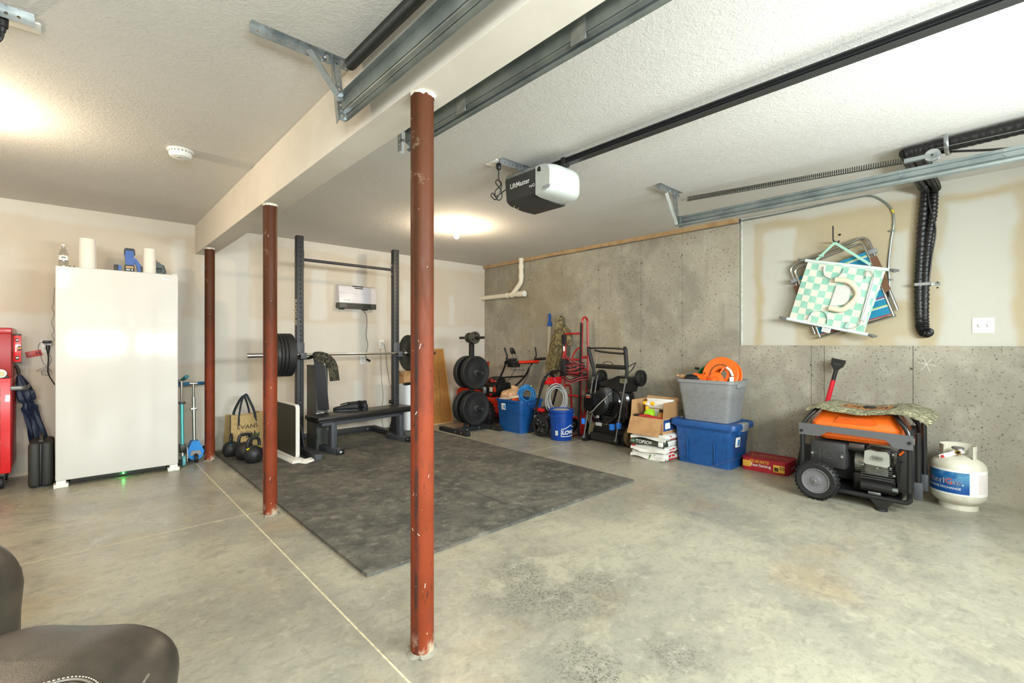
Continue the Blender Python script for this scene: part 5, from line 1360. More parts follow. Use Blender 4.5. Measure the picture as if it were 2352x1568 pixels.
lean = math.degrees(math.atan2((WALL_B - .055) - cr.y, tl.z)); bh = math.hypot(tl.z, WALL_B - .055 - cr.y)
m = RX(-lean)
MB().box(-.37, -.015, -.006, .004, .015, bh - .015, 0, m).build('panel', CORK, t)
WD = M_('pine_frame', '#c9a678', 0.6)
for a in ((-.38, 0, 0, .018), (-.38, 0, bh - .018, bh), (-.38, -.362, 0, bh), (-.018, 0, 0, bh)): MB().box(a[0], a[1], -.012, .010, a[2], a[3], .002, m).build('frame_rail', WD, t)
sc = MB()
for k, pts in enumerate(([(-.30, .78), (-.24, .80), (-.22, .74), (-.27, .70), (-.31, .74), (-.29, .79)], [(-.26, .58), (-.23, .63), (-.22, .55), (-.27, .55)], [(-.28, .44), (-.22, .47), (-.24, .40), (-.20, .42)], [(-.18, .28), (-.15, .70)], [(-.29, .30), (-.24, .34), (-.25, .26), (-.20, .29), (-.22, .22)])):
    MB().tube([m @ V(x, -.0065, z * bh) for x, z in pts], .002, 5).build('pen_stroke', M_('ink_brown', '#4c331a', 0.8), t)
# ------------------------------------------------------------------ plate tree
px_c, py_c = 3.915, 5.05
t = thing('plate_tree', 'black steel weight plate tree with pegs beside the snow blower', 'plate rack', (px_c, py_c, 0))
for x in (-.28, .27): MB().box(x - .03, x + .03, -.30, .32, 0, .055, .004).build('foot', BLACKM, t)
MB().box(-.28, .27, -.03, .03, .0, .056, .004).build('cross_foot', BLACKM, t)
for x in (-.13, .13): MB().bar((x, -.0, .04), (x * .2, 0, .22), .012, .05).build('brace', BLACKM, t)
MB().box(-.03, .03, -.025, .025, .05, 1.30, .004).build('post', BLACKM, t)
for z, L in ((.315, .24), (.79, .24), (1.258, .26)):
    for s in (-1, 1): MB().cyl((0, s * .02, z), (0, s * L, z), .0245 if z < 1.2 else .018, n=20).build('peg', POWDER if z < 1.2 else DARKSTEEL, t)
for x in (-.28, .27):
    for y in (-.06, -.18): MB().cyl((x - .03, y, .03), (x - .036, y, .03), .012, n=6).build('bolt', STEEL, t)
for x in (-.1, .1): MB().cyl((x, -.031, .03), (x, -.037, .03), .012, n=6).build('bolt', STEEL, t)
def tree_plate(label, y, z, R, th, **k): return bumper(label, R, th, T(px_c, py_c + y, z) @ RX(90), 'plates on the plate tree', **k)
tree_plate('black bumper plate on the upper front peg of the plate tree', -.075, .79, .222, .075, text=('ROGUE', 'ROGUE'))
tree_plate('black bumper plate on the upper rear peg of the plate tree', .085, .79, .222, .075)
tree_plate('black bumper plate on the lower front peg of the plate tree', -.072, .315, .225, .085, text=('ROGUE', 'ROGUE'))
tree_plate('black bumper plate on the lower rear peg of the plate tree', .095, .315, .225, .085)
def grip_plate(label, y, R, th):
    t = thing('weight_plate', label, 'weight plate', (0, 0, 0), 0, 'plates on the plate tree'); t.matrix_world = T(px_c, py_c + y, 1.258) @ RX(90)
    GP = M_('plate_grey', '#55534c', 0.45, 0.5); h = th / 2
    MB().lathe([(.019, -h), (.035, -h), (.038, -h + .004), (R * .82, -h + .004), (R * .86, -h), (R * .97, -h), (R, 0), (R * .97, h), (R * .86, h), (R * .82, h - .004), (.038, h - .004), (.035, h), (.019, h), (.019, -h)], 40, caps=False).build('disc', GP, t)
    for k in range(3):
        a0_ = math.radians(90 + 120 * k)
        pts = [((R * .60 + .012 * math.cos(b)) * math.cos(a0_ + .35 * math.sin(b)), (R * .60 + .012 * math.cos(b)) * math.sin(a0_ + .35 * math.sin(b))) for b in [2 * PI * i / 14 for i in range(14)]]
        MB().prism(pts, -h + .0035, h - .0035, 'xy').build('grip_opening', HOLE, t)
grip_plate('small grey grip plate on the top front peg of the plate tree', -.072, .084, .03)
grip_plate('smaller grey grip plate on the top rear peg of the plate tree', .055, .070, .028)
grip_plate('thin grey grip plate behind the front one on the top of the plate tree', -.042, .080, .02)
# ------------------------------------------------------------------ storage totes
def tote(name, label, cat, X, Y, L, D, H, k, mat, rz=-90, z=0, group=None, lid=None, handles=True):
    """open tub; local x along the wall, y away from the camera, origin at the bottom front middle"""
    t = thing(name, label, cat, (X, Y, z), rz, group)
    def ring(zz, s, inset=0.0):
        return [(x, y + D / 2, zz) for x, y in rrect(L * s - inset * 2, D * s - inset * 2, .045 * s, 4)]
    s0 = k
    sec = [ring(0, s0), ring(H * .62, s0 + (1 - s0) * .62 - .012), ring(H * .64, s0 + (1 - s0) * .66), ring(H - .03, .985), ring(H - .03, 1.045), ring(H, 1.045), ring(H, .985), ring(H - .02, .975), ring(.012, s0 - .02)]
    MB().loft(sec).build('tub', mat, t, smooth=40)
    for s in (-1, 1):
        hx = s * L * .5
        MB().box(hx - .01 if s > 0 else hx - .02, hx + .02 if s > 0 else hx + .01, D * .28, D * .72, H - .07, H - .028, .008).build('handle', mat, t)
    return t
# blue tub of tools beside the snow blower
TB_X, TB_Y = 4.21, 4.64
tb = tote('storage_tote', 'open blue plastic tote full of tools between plate tree and pressure washer', 'storage tote', TB_X, TB_Y, .50, .42, .43, .88, BLUEP, group='storage totes')
MB().box(-.125, -.045, .0145, .0175, .29, .375, .002, T(0, .0, 0) @ RX(4)).build('sticker', WHITE, tb)
MB().box(-.08, -.05, .0125, .0150, .305, .36, .002, T(0, .0, 0) @ RX(4)).build('sticker_print', M_('sticker_blue', '#3f86c4', 0.6), tb)
def tl_(x, y, z): return V(TB_X + y, TB_Y - x, z)       # local -> world for that tub
t = thing('paper_bag', 'crumpled tan paper bag lying on top of the blue tool tote', 'bag', (TB_X + .17, TB_Y + .12, .40))
def pb(u, v):
    a = 2 * PI * u; th = -PI / 2 + PI * v; n = 1 + .22 * mnoise.noise(V(math.cos(a) * 2, math.sin(a) * 2, v * 4))
    return (.16 * math.cos(th) * math.cos(a) * n, .13 * math.cos(th) * math.sin(a) * n, .07 + .085 * math.sin(th) * n + (.05 * max(0, math.sin(a + 2)) * v))
MB().grid(pb, 26, 14).build('paper', M_('kraft_tan', '#c69b76', 0.9, bump=(25, 0.6, 0.01)), t, smooth=25)
t = thing('wood_level', 'pale wooden batten sticking out of the blue tool tote', 'batten', (0, 0, 0))
MB().bar(tl_(-.17, .02, .425), tl_(.10, .10, .475), .025, .03, bev=.003).build('batten', M_('wood_pale2', '#c9b9a0', 0.6), t)
MB().bar(tl_(-.19, .014, .4215), tl_(-.168, .0205, .4255), .028, .033, bev=.002).build('end_tip', M_('grey_button', '#b9b9b4', 0.5), t)
t = thing('blue_cable_coil', 'bundle of bright blue cable coiled on the blue tool tote', 'cable', (TB_X + .22, TB_Y - .13, .42), -40)
for k in range(10):
    r1, r2 = .060 + .0065 * k, .075 + .0065 * k; o = (k % 4 - 1.5) * .016
    MB().tube([(r1 * math.cos(a) + .006 * math.sin(3 * a + k), o + .006 * math.sin(2 * a + k), .07 + r2 * math.sin(a)) for a in [2 * PI * i / 28 for i in range(28)]], .0055, 7, closed=True).build('coil_turn', M_('cable_blue', '#1d7fc4', 0.45), t)
t = thing('cordless_drill', 'orange and black cordless drill lying in the blue tool tote', 'drill', (TB_X + .13, TB_Y - .02, .39), 20)
MB().tube([(-.09, 0, .03), (-.02, 0, .03), (.06, 0, .03), (.085, 0, .03), (.12, 0, .03)], [.028, .034, .03, .02, .012], 12).build('motor_body', M_('drill_orange', '#c8431c', 0.5), t)
MB().bar((-.05, 0, .02), (-.07, 0, -.10), .035, .045).build('grip', BLACK, t)
MB().cyl((.085, 0, .03), (.125, 0, .03), .017, .010, n=12).build('chuck', BLACK, t)
MB().box(-.115, -.03, -.03, .03, -.13, -.09, .006).build('battery', BLACK, t)
# ------------------------------------------------------------------ snow blower
OR = M_('blower_orange', '#d8331a', 0.35, coat=0.3); SX, SYY = 4.60, 5.30
sb = thing('snow_blower', 'orange and black walk-behind snow blower in the back corner', 'snow blower', (SX, SYY, 0))
hs = MB()   # auger housing
n = 14
for s in (-1, 1): hs.prism([(.20, .04), (.62, .04), (.62, .10), (.66, .20), (.62, .46), (.50, .53), (.30, .50), (.20, .40)], s * .29 - .004, s * .29 + .004, 'yz')
hs.grid(lambda u, v: (-.29 + .58 * v, *[(.20, .04), (.20, .22), (.20, .40), (.30, .50), (.40, .52), (.50, .53), (.62, .46)][min(6, int(u * 6 + .5))]), 6, 1, .005)
hs.build('auger_housing', OR, sb)
for k in range(3):
    MB().tube([((-.24 + .48 * i / 40), .44 + .14 * math.cos(i * .5 + k * 2.1), .22 + .14 * math.sin(i * .5 + k * 2.1)) for i in range(41)], .012, 6).build('auger_flight', BLACK, sb)
MB().cyl((-.285, .44, .22), (.285, .44, .22), .018, n=12).build('auger_shaft', DARKSTEEL, sb)
ch = MB(); ch.loft([[(x, y + .34, .50) for x, y in rrect(.15, .13, .04, 3)], [(x, y + .34, .66) for x, y in rrect(.15, .13, .04, 3)], [(x * 1.05 - .02, y + .31, .84) for x, y in rrect(.15, .12, .03, 3)], [(x * 1.1 - .06, y + .24, .90) for x, y in rrect(.15, .10, .03, 3)]]).build('chute', OR, sb)
MB().cyl((0, .34, .49), (0, .34, .53), .10, n=24).build('chute_ring', BLACK, sb)
MB().box(-.20, .20, -.16, .22, .16, .40, .02).build('drive_case', OR, sb)
MB().box(-.17, .17, -.12, .20, .40, .60, .03).build('engine_block', BLACK, sb)
MB().lathe([(.13, 0), (.135, .03), (.11, .07), (.05, .085)], 24, T(.02, .04, .60)).build('recoil_cover', BLACK, sb)
MB().box(-.20, -.17, -.13, -.03, .42, .56, .004).build('carburettor_box', DARKSTEEL, sb)
MB().box(-.2045, -.199, -.115, -.05, .48, .545, .002).build('warning_label', M_('label_cream', '#e0d8bd', 0.6), sb)
MB().box(-.2045, -.199, -.19, -.135, .48, .56, .002).build('choke_panel', OR, sb)
MB().lathe([(.018, 0), (.02, .012), (.006, .016)], 14, T(-.20, -.085, .44) @ RY(-90)).build('primer_bulb', M_('red_plastic', '#c8342a', 0.45), sb)
MB().lathe([(.02, 0), (.034, .02), (.034, .09), (.02, .10)], 16, T(-.20, .06, .44)).build('starter_cap', STEEL, sb)
MB().cyl((-.13, -.02, .61), (-.13, -.02, .66), .022, n=12).build('fuel_cap', M_('red_plastic', '#c8342a', 0.45), sb)
MB().tube(round_path([(-.16, .10, .52), (-.24, .10, .52), (-.24, .20, .52)], .03), .03, 10).build('muffler', DARKSTEEL, sb)
for s in (-1, 1):
    w_ = MB().lathe([(.09, -.05), (.14, -.055), (.165, -.035), (.168, 0), (.165, .035), (.14, .055), (.09, .05)], 32, T(s * .255, -.03, .17) @ RY(90), caps=False).build('tire', RUBBER, sb)
    tr = MB()
    for k in range(16):
        a = 360 * k / 16; tr.box(-.05, .002, -.014, .014, .160, .180, .003, T(s * .255, -.03, .17) @ RX(a) @ RZ(18)); tr.box(-.002, .05, -.014, .014, .160, .180, .003, T(s * .255, -.03, .17) @ RX(a + 11) @ RZ(-18))
    tr.build('tread', RUBBER, w_)['kind'] = 'stuff'
    MB().lathe([(.01, -.045), (.092, -.04), (.092, .04), (.01, .045)], 24, T(s * .255, -.03, .17) @ RY(90)).build('wheel_rim', OR, w_)
    MB().tube(round_path([(s * .17, .02, .36), (s * .18, -.16, .52), (s * .25, -.34, .70), (s * .25, -.44, .86), (s * .28, -.50, .945), (s * .28, -.56, .955)], .06), .0145, 10).build('handlebar', BLACK, sb)
    MB().tube([(s * .28, -.53, .955), (s * .28, -.56, .956), (s * .28, -.70, .965), (s * .28, -.71, .965)], [.014, .019, .019, .012], 12).build('grip', RUBBER, sb)
    MB().tube(round_path([(s * .28, -.50, .965), (s * .285, -.53, 1.00), (s * .30, -.49, 1.12)], .02), [.011] * 8, 8, flat=(1.4, .7)).build('clutch_lever', RUBBER, sb)
MB().tube([(-.235, -.35, .70), (.235, -.35, .70)], .012, 8).build('cross_brace', BLACK, sb)
MB().box(-.27, .27, -.60, -.44, .895, .935, .012, T(0, 0, 0)).build('dash_panel', BLACK, sb)
MB().box(-.14, .26, -.612, -.597, .905, .94, .004).build('dash_trim', OR, sb)
MB().box(-.22, -.08, -.575, -.45, .85, .90, .01).build('lamp_housing', DARKSTEEL, sb)
for x, dx in ((-.13, -.05), (-.04, -.10)):
    lv = MB().tube(smooth_path([(x, -.50, .92), (x + dx * .3, -.50, .99), (x + dx * .8, -.50, 1.04)], 5), .005, 7).build('shift_lever', STEEL, sb)
    MB().tube([(x + dx * .7, -.50, 1.03), (x + dx * .8, -.50, 1.045), (x + dx * 1.1, -.50, 1.09), (x + dx * 1.35, -.50, 1.12)], [.008, .016, .022, .010], 10).build('knob', BLACK, lv)
for k in range(6):
    x = -.18 + k * .07; MB().cyl((x, -.52, .90), (x + .01, -.50, .80 - .02 * (k % 2)), .006, n=6).build('linkage_rod', STEEL, sb)
MB().tube([(-.2, -.52, .82), (.05, -.52, .80)], .007, 6).build('linkage_bar', STEEL, sb)
for x0, x1 in ((.24, .20), (.26, .22)): MB().tube(smooth_path([(x0, -.46, .90), (x0 + .02, -.36, .70), (x1 + .03, -.2, .45), (x1, -.05, .30)], 6), .003, 5).build('control_cable', BLACK, sb)
MB().tube(smooth_path([(-.28, .12, .68), (-.2, -.1, .60), (-.1, -.3, .62), (-.05, -.45, .84)], 6), .004, 5).build('control_cable', BLACK, sb)
MB().box(-.31, -.285, -.30, -.22, .64, .655, .002).build('skid_clip', M_('red_plastic', '#c8342a', 0.45), sb)
# ------------------------------------------------------------------ pressure washer
WX, WY = 4.49, 4.13
pw = thing('pressure_washer', 'red and black pressure washer with a grey hose hung on its handle', 'pressure washer', (WX, WY, 0))
for s in (-1, 1):
    MB().tube(round_path([(s * .15, .23, .012), (s * .15, .20, .10), (s * .155, .0, .66), (s * .14, -.05, .76)], .05), .0155, 10).build('frame_leg', BLACK, pw)
    MB().tube([(s * .152, .11, .32), (s * .155, -.06, .13)], .010, 8).build('frame_strut', BLACK, pw)
    MB().tube([(s * .155, .04, .55), (s * .155, -.02, .70), (s * .15, -.045, .755)], [.018, .022, .018], 10).build('handle_grip', RUBBER, pw)
    MB().cyl((s * .15, .23, 0), (s * .15, .23, .02), .014, n=10).build('foot', BRASS, pw)
    w_ = MB().lathe([(.09, -.022), (.13, -.024), (.138, -.01), (.138, .01), (.13, .024), (.09, .022)], 32, T(s * .18, .0, .138) @ RY(90), caps=False).build('wheel', RUBBER, pw)
    hb = MB().lathe([(.004, -.026), (.03, -.026), (.03, .026), (.004, .026)], 16, T(s * .18, .0, .138) @ RY(90)).build('hub', BLACK, w_)
    for k in range(5): MB().box(-.012, .012, -.016, .016, .025, .095, .003, T(s * .18, .0, .138) @ RX(72 * k)).build('spoke', M_('spoke_grey', '#3a3a3c', 0.4), w_)
MB().tube(round_path([(-.14, -.05, .75), (-.13, -.09, .82), (0, -.11, .835), (.13, -.09, .82), (.14, -.05, .75)], .07), .014, 10).build('handle', BLACK, pw)
MB().tube(smooth_path([(-.10, -.08, .80), (.0, -.06, .74), (.05, -.06, .66), (.12, -.08, .60)], 6), .017, 8).build('spray_gun', BLACK, pw)
MB().bar((-.04, -.09, .74), (.03, -.09, .64), .02, .035, bev=.004).build('gun_trigger', M_('pink_red', '#c52f44', 0.4), pw)
MB().box(-.14, .14, -.08, .02, .66, .715, .01).build('accessory_tray', RED, pw)
MB().box(-.13, .13, -.075, -.06, .715, .75, .004).build('tray_lip', RED, pw)
MB().box(-.14, .13, -.10, .16, .10, .14, .006).build('base_plate', BLACK, pw)
MB().box(-.13, .11, -.10, .12, .14, .30, .02).build('engine', DARKSTEEL, pw)
MB().box(-.14, .08, .00, .17, .30, .345, .012).build('engine_cover', RED, pw)
MB().lathe([(.08, 0), (.09, .04), (.05, .06)], 20, T(-.03, .04, .30) @ RX(0)).build('flywheel_cover', BLACK, pw)
MB().cyl((.02, -.05, .20), (.16, -.05, .20), .05, n=16).build('pump', STEEL, pw)
for k in range(4): MB().box(-.19, -.13, -.06 + k * .05, -.035 + k * .05, .19, .26, .003).build('cooling_fin', STEEL, pw)
MB().cyl((-.187, .185, .62), (-.18, .17, .635), .0, .012, n=3).build('warning_mark', M_('label_yellow2', '#d8c85a', 0.5), pw)
hs = M_('hose_grey', '#a9abac', 0.45)
t = thing('hose_coil', 'coil of grey pressure hose hanging from the washer handle', 'hose', (WX - .02, WY - .12, .48), -40)
for k in range(8):
    a1_, b1 = .085 + .008 * k, .135 + .009 * k; off = (k % 4 - 1.5) * .014
    MB().tube([(a1_ * math.cos(a) + .008 * math.sin(2 * a + k * 1.3), off + .01 * math.sin(3 * a + k), b1 * math.sin(a) - .012 * (k % 3)) for a in [2 * PI * i / 32 for i in range(32)]], .0055, 7, closed=True).build('coil_turn', hs, t)
MB().tube(smooth_path([(-.08, -.03, -.12), (-.02, -.05, -.18), (.06, -.06, -.21), (.13, -.06, -.245)], 6), .0055, 7).build('hose_end', hs, t)
# ------------------------------------------------------------------ blue bucket
bk = onZ(1291, 1010, 0); BKX, BKY = 4.39, 3.86
t = thing('bucket', 'blue five gallon bucket with lid standing beside the hand truck', 'bucket', (BKX, BKY, 0), -45)
BB = M_('bucket_blue', '#0d3f94', 0.3, hex2='#0b3884', scale=8)
MB().lathe([(.003, 0), (.126, 0), (.130, .006), (.142, .28), (.146, .282), (.147, .292), (.143, .296), (.1435, .316), (.148, .318), (.149, .328), (.1445, .332), (.145, .352)], 48).build('pail', BB, t)
MB().lathe([(.158, .345), (.158, .366), (.152, .372), (.138, .373), (.132, .360), (.12, .3585), (.003, .3585)], 48).lathe([(.152, .338), (.158, .345)], 48, caps=False).build('lid', BB, t)
MB().lathe([(.003, .359), (.105, .360), (.105, .364), (.098, .366), (.003, .365)], 40).build('lid_insert', M_('lid_cream', '#b9b39f', 0.5), t)
MB().tube([(.151 * math.cos(a), .151 * math.sin(a) * .9 + .01, .31 - .16 * math.sin(a) * .0 - .02 - .12 * abs(math.sin(a))) for a in [PI * i / 20 for i in range(21)]], .003, 6).build('bail', STEEL, t)
for s in (-1, 1): MB().cyl((s * .14, 0, .30), (s * .158, 0, .30), .012, n=12).build('bail_ear', BB, t)
def bwrap(ang0, z0, r=.1405):
    def fn(x, z):
        rr = .1305 + (.142 - .1305) * (z + z0) / .28 + .0012; a = math.radians(ang0) + x / rr
        return (rr * math.cos(a), rr * math.sin(a), z + z0)
    return fn
fn = bwrap(-40, .10)
MB().text("LOWE'S", .066, fn=fn, bold=.028, res=4).build('lettering', WHITE, t, smooth=0)
ol = [(-.125, -.045), (.125, -.045), (.125, .045), (.095, .045), (.0, .088), (-.095, .045), (-.125, .045)]
lm = MB(); pts = []
for (a, b), (c, d) in zip(ol, ol[1:] + ol[:1]):
    m = max(2, int(math.hypot(c - a, d - b) / .012))
    pts += [V(*fn(a + (c - a) * i / m, b + (d - b) * i / m)) for i in range(m)]
lm.tube(pts, .0042, 6, closed=True, flat=(1, 1)).build('logo_outline', WHITE, t)
fb = bwrap(-118, .095)
MB().grid(lambda u, v: fb((u - .5) * .034, (v - .5) * .055), 4, 2).build('barcode_label', WHITE, t)
for k in range(5): MB().grid(lambda u, v: [c * 1.002 if i < 2 else c for i, c in enumerate(fb((u - .5) * .022, (k - 2) * .008 + v * .004))], 3, 1).build('label_print', M_('ink_grey', '#55565a', 0.6), t)
# ------------------------------------------------------------------ red appliance hand truck
HX, HY = 4.72, 3.975
ht = thing('hand_truck', 'tall red appliance hand truck leaning against the concrete wall', 'hand truck', (HX, HY, 0), -90)
RT = M_('truck_red', '#b3191b', 0.35, coat=0.3); wd = .14
for s in (-1, 1):
    top = 1.50 if s > 0 else 1.31
    MB().tube([(s * wd, 0, .02), (s * wd, .05, 1.30 if s < 0 else 1.44)], .0135, 10).build('front_rail', RT, ht)
    if s > 0:
        a = [(s * wd, .05, 1.44)] + [(s * wd, .05 + .055 - .055 * math.cos(PI * i / 8), 1.46 + .06 * math.sin(PI * i / 8)) for i in range(9)] + [(s * wd, .16, 1.44), (s * wd, .17, .90), (s * wd, .13, .45), (s * wd, .08, .12)]
        MB().tube(a, .0135, 10).build('handle_loop', RT, ht)
        for z in (1.00, .84): MB().tube([(s * wd, .03, z), (s * wd, .165, z)], .016, 8, flat=(.5, 1)).build('loop_tie', RT, ht)
    else:
        MB().tube(round_path([(s * wd, .05, .62), (s * wd, .15, .62), (s * wd, .19, .10)], .05), .0135, 10).build('rear_stay', RT, ht)
for z in (1.31, .97, .79, .50, .22): MB().tube([(-wd, .05 * z / 1.4, z), (wd, .05 * z / 1.4, z)], .0125, 8).build('crossbar', RT, ht)
MB().box(wd - .018, wd + .010, -.022, .0, .0, 1.45, .003, RX(-2)).build('protector_strip', BLACKM, ht)
MB().box(-wd - .010, wd + .02, -.13, .0, .0, .008, .002).build('toe_plate', M_('toe_steel', '#5a2a22', 0.6), ht)
for s in (-1, 1):
    w_ = MB().lathe([(.04, -.025), (.085, -.026), (.098, -.014), (.098, .014), (.085, .026), (.04, .025)], 28, T(s * (wd - .045), .13, .098) @ RY(90), caps=False).build('wheel', RUBBER, ht)
    MB().lathe([(.008, -.028), (.042, -.024), (.042, .024), (.008, .028)], 18, T(s * (wd - .045), .13, .098) @ RY(90)).build('wheel_hub', STEEL, w_)
MB().cyl((-wd, .13, .098), (wd, .13, .098), .009, n=10).build('axle', DARKSTEEL, ht)
MB().prism([(0, 0), (.10, 0), (.10, .10), (.02, .34), (-.01, .34)], wd - .004, wd + .004, 'yz', T(0, .005, .01)).build('side_gusset', RT, ht)
MB().tube(round_path([(.0, .02, .79), (.0, .02, 1.02), (.07, .03, 1.11), (wd, .04, 1.14)], .05), .010, 8).build('stair_guide', RT, ht)
t = thing('ratchet_cord', 'long red and black cord wound around the red hand truck rails', 'cord', (HX, HY, 0), -90)
CR = M_('cord_red', '#b8454a', 0.5); CB = M_('cord_black', '#1c1517', 0.6)
for k in range(6):
    z = .83 + k * .021; sag = .03 + .006 * (k % 2); ex = .022 + .004 * (k % 2)
    P = []
    for i in range(36):
        a = 2 * PI * i / 36; x = (wd + ex) * math.copysign(min(1, abs(math.cos(a)) * 1.18) , math.cos(a)); y = .04 + (.075 if math.sin(a) > 0 else .088) * math.sin(a)
        if k % 2: y *= 1.04
        P.append((x - .01, y, z - sag * math.cos(x / wd * 1.4) + .008 * math.sin(a * 2 + k)))
    MB().tube(P, .0062, 6, closed=True).build('cord_turn', CR if k % 2 == 0 else CB, t)
for k in range(4):
    z = .68 + k * .016
    P = [(-wd - .03, -.03, z + .06), (-wd * .4, -.05, z + .015), (wd * .2, -.055, z - .012), (wd + .03, -.035, z + .035), (wd + .02, .12, z + .05), (-wd - .02, .13, z + .07)]
    MB().tube(smooth_path(P, 5, True), .006, 6, closed=True).build('cord_turn', CR if k % 2 == 0 else CB, t)
for k in range(3):
    P = [(-wd - .01, -.02, 1.00 + k * .014), (-.05, -.035, .99 + k * .012), (wd + .01, -.03, .88 + k * .018)]
    MB().tube(smooth_path(P, 6), .006, 6).build('cord_strand', CR if k % 2 == 0 else CB, t)
# folded black bag hanging on the hand truck
t = thing('grill_brush', 'black brush with a red shaft hanging from the hand truck crossbar', 'brush', (HX, HY, 0), -90)
MB().tube(smooth_path([(-.10, -.03, .86), (-.105, -.03, 1.0), (-.10, -.03, 1.12), (-.102, -.025, 1.20)], 5), .009, 8).build('shaft', M_('red_plastic', '#c8342a', 0.45), t)
MB().tube([(-.10, -.03, 1.08), (-.10, -.03, 1.16)], .012, 8).build('sleeve', WHITE, t)
MB().loft([[(x - .10, y - .03, z) for x, y in rrect(w_, d_, .01, 2)] for z, w_, d_ in ((.76, .07, .05), (.80, .10, .06), (.90, .09, .05), (.98, .05, .03))]).build('bristle_head', BLACKM, t, smooth=60)
MB().loft([[(x - .10, y - .03, z) for x, y in rrect(w_, d_, .006, 2)] for z, w_, d_ in ((1.14, .03, .02), (1.22, .07, .03), (1.295, .08, .02))]).build('bag_top', BLACKM, t, smooth=60)
# ------------------------------------------------------------------ camouflage jacket and scraper on the wall
CAMO = mat_camo('camo_jacket', ['#7f734e', '#655d3d', '#8d8059', '#574e38'], 9)
JX0 = WALL_R
def jk(px, py): q = onX(px, py, JX0 - .06); return q
spine = [(1287, 728), (1286, 745), (1282, 765), (1277, 790), (1272, 815), (1268, 838), (1266, 856)]
wpx = [5, 9, 13, 15, 15, 14, 12]
rings = []
for (a, b), w_ in zip(spine, wpx):
    c = jk(a, b); r = []
    for k in range(22):
        an = 2 * PI * k / 22; f_ = 1 + .18 * math.sin(4 * an + b * .05) + .10 * math.sin(7 * an - b * .03)
        yy = c.y + math.cos(an) * w_ * .0067 * f_; xx = JX0 - .052 + math.sin(an) * .045 * f_
        r.append((min(xx, JX0 - .002), yy, c.z + .012 * math.sin(3 * an + b)))
    rings.append(r)
t = thing('camouflage_jacket', 'brown and green camouflage jacket hanging on the concrete wall', 'jacket', (0, 0, 0))
MB().loft(rings).build('body', CAMO, t, smooth=60)
sp2 = [(1293, 748), (1301, 758), (1306, 772), (1306, 785), (1311, 791)]
rings = []
for (a, b), w_ in zip(sp2, (6, 8, 8, 8, 7)):
    c = jk(a, b); rings.append([(min(JX0 - .06 + math.sin(an) * .035 * (1 + .2 * math.sin(3 * an + b)), JX0 - .002), c.y + math.cos(an) * w_ * .0055, c.z + .3 * w_ * .0055 * math.sin(an)) for an in [2 * PI * k / 16 for k in range(16)]])
MB().loft(rings).build('sleeve', CAMO, t, smooth=60)
sp3 = [(1299, 765), (1301, 790), (1300, 815), (1298, 838)]
rings = []
for (a, b), w_ in zip(sp3, (5, 7, 6, 4)):
    c = jk(a, b); rings.append([(min(JX0 - .045 + math.sin(an) * .03 * (1 + .2 * math.sin(3 * an + b)), JX0 - .002), c.y + math.cos(an) * w_ * .0065, c.z) for an in [2 * PI * k / 14 for k in range(14)]])
MB().loft(rings).build('lining', M_('jacket_lining', '#4b4a40', 0.8), t, smooth=60)
c = jk(1287, 727); MB().tube(smooth_path([(JX0, c.y, c.z + .01), (JX0 - .05, c.y, c.z), (JX0 - .06, c.y, c.z + .025)], 4), .005, 6).build('hook', DARKSTEEL, t)
t = thing('snow_brush', 'pale plastic strip with a blue handle standing against the concrete wall', 'scraper', (0, 0, 0))
a, b = onX(1263, 720, JX0 - .03), onX(1262, 749, JX0 - .03)
MB().prism([(-.028, 0), (.028, 0), (.034, .03), (.02, .06), (.012, .07), (.013, a.z - b.z), (-.013, a.z - b.z), (-.012, .07), (-.02, .06), (-.034, .03)], -.012, .012, 'xz', T(JX0 - .028, b.y, b.z) @ RZ(-90)).build('handle', M_('handle_blue', '#1450a4', 0.4), t)
lo = onX(1255, 870, JX0 - .08)
MB().grid(lambda u, v: ((JX0 - .028) + (-.06) * u, b.y + (v - .5) * .056 + (.02) * u, b.z + .002 + (0.0 - b.z) * u), 8, 2, .004).build('blade', M_('clear_strip', '#cfc8b4', 0.3, alpha=0.45), t)
# ------------------------------------------------------------------ lawn mower stored upright
MWX, MWY = 4.62, 3.27
mw = thing('lawn_mower', 'black lawn mower stored upright against the concrete wall', 'lawn mower', (MWX, MWY, 0), -90)
def ml(px, py, X): q = onX(px, py, X); return V(MWY - q.y, X - MWX, q.z)
MBK = M_('mower_black', '#161616', 0.35, hex2='#1d1d1d', scale=25); MGL = M_('mower_gloss', '#0f0f10', 0.18, coat=0.4); GRASS = M_('dry_grass', '#6d5c3c', 0.95, hex2='#4c4130', scale=40, bump=(60, 0.6, 0.01))
XD = 4.80
dk = MB()   # deck: a shallow pan whose top faces the room
ctr = ml(1402, 925, XD)
rg = []
for d_, k in ((.0, 1.02), (-.05, 1.04), (-.10, 1.0), (-.13, .86), (-.14, .60)):
    r = []
    for i in range(30):
        a = 2 * PI * i / 30; rx, rz = .30 * k, .30 * k
        x = ctr.x + .045 + rx * math.copysign(abs(math.cos(a)) ** .8, math.cos(a)); z = .44 + rz * math.copysign(abs(math.sin(a)) ** .8, math.sin(a))
        r.append((x, XD - MWX + d_, z))
    rg.append(r)
dk.loft(rg).build('deck', MGL, mw, smooth=50)
MB().lathe([(.235, .0), (.24, .02), (.225, .035), (.20, .03), (.19, .0)], 40, T(ctr.x + .02, XD - MWX - .135, .45) @ RX(90), caps=False).build('deck_ring', MGL, mw)
MB().prism([(-.30, .06), (.22, .06), (.20, .17), (.12, .24), (-.20, .24), (-.29, .16)], XD - MWX - .16, XD - MWX + .02, 'xz').build('rear_housing', MBK, mw)
MB().prism([(-.27, .03), (.20, .02), (.20, .10), (-.27, .11)], XD - MWX - .24, XD - MWX - .15, 'xz').build('rear_skirt', RUBBER, mw)
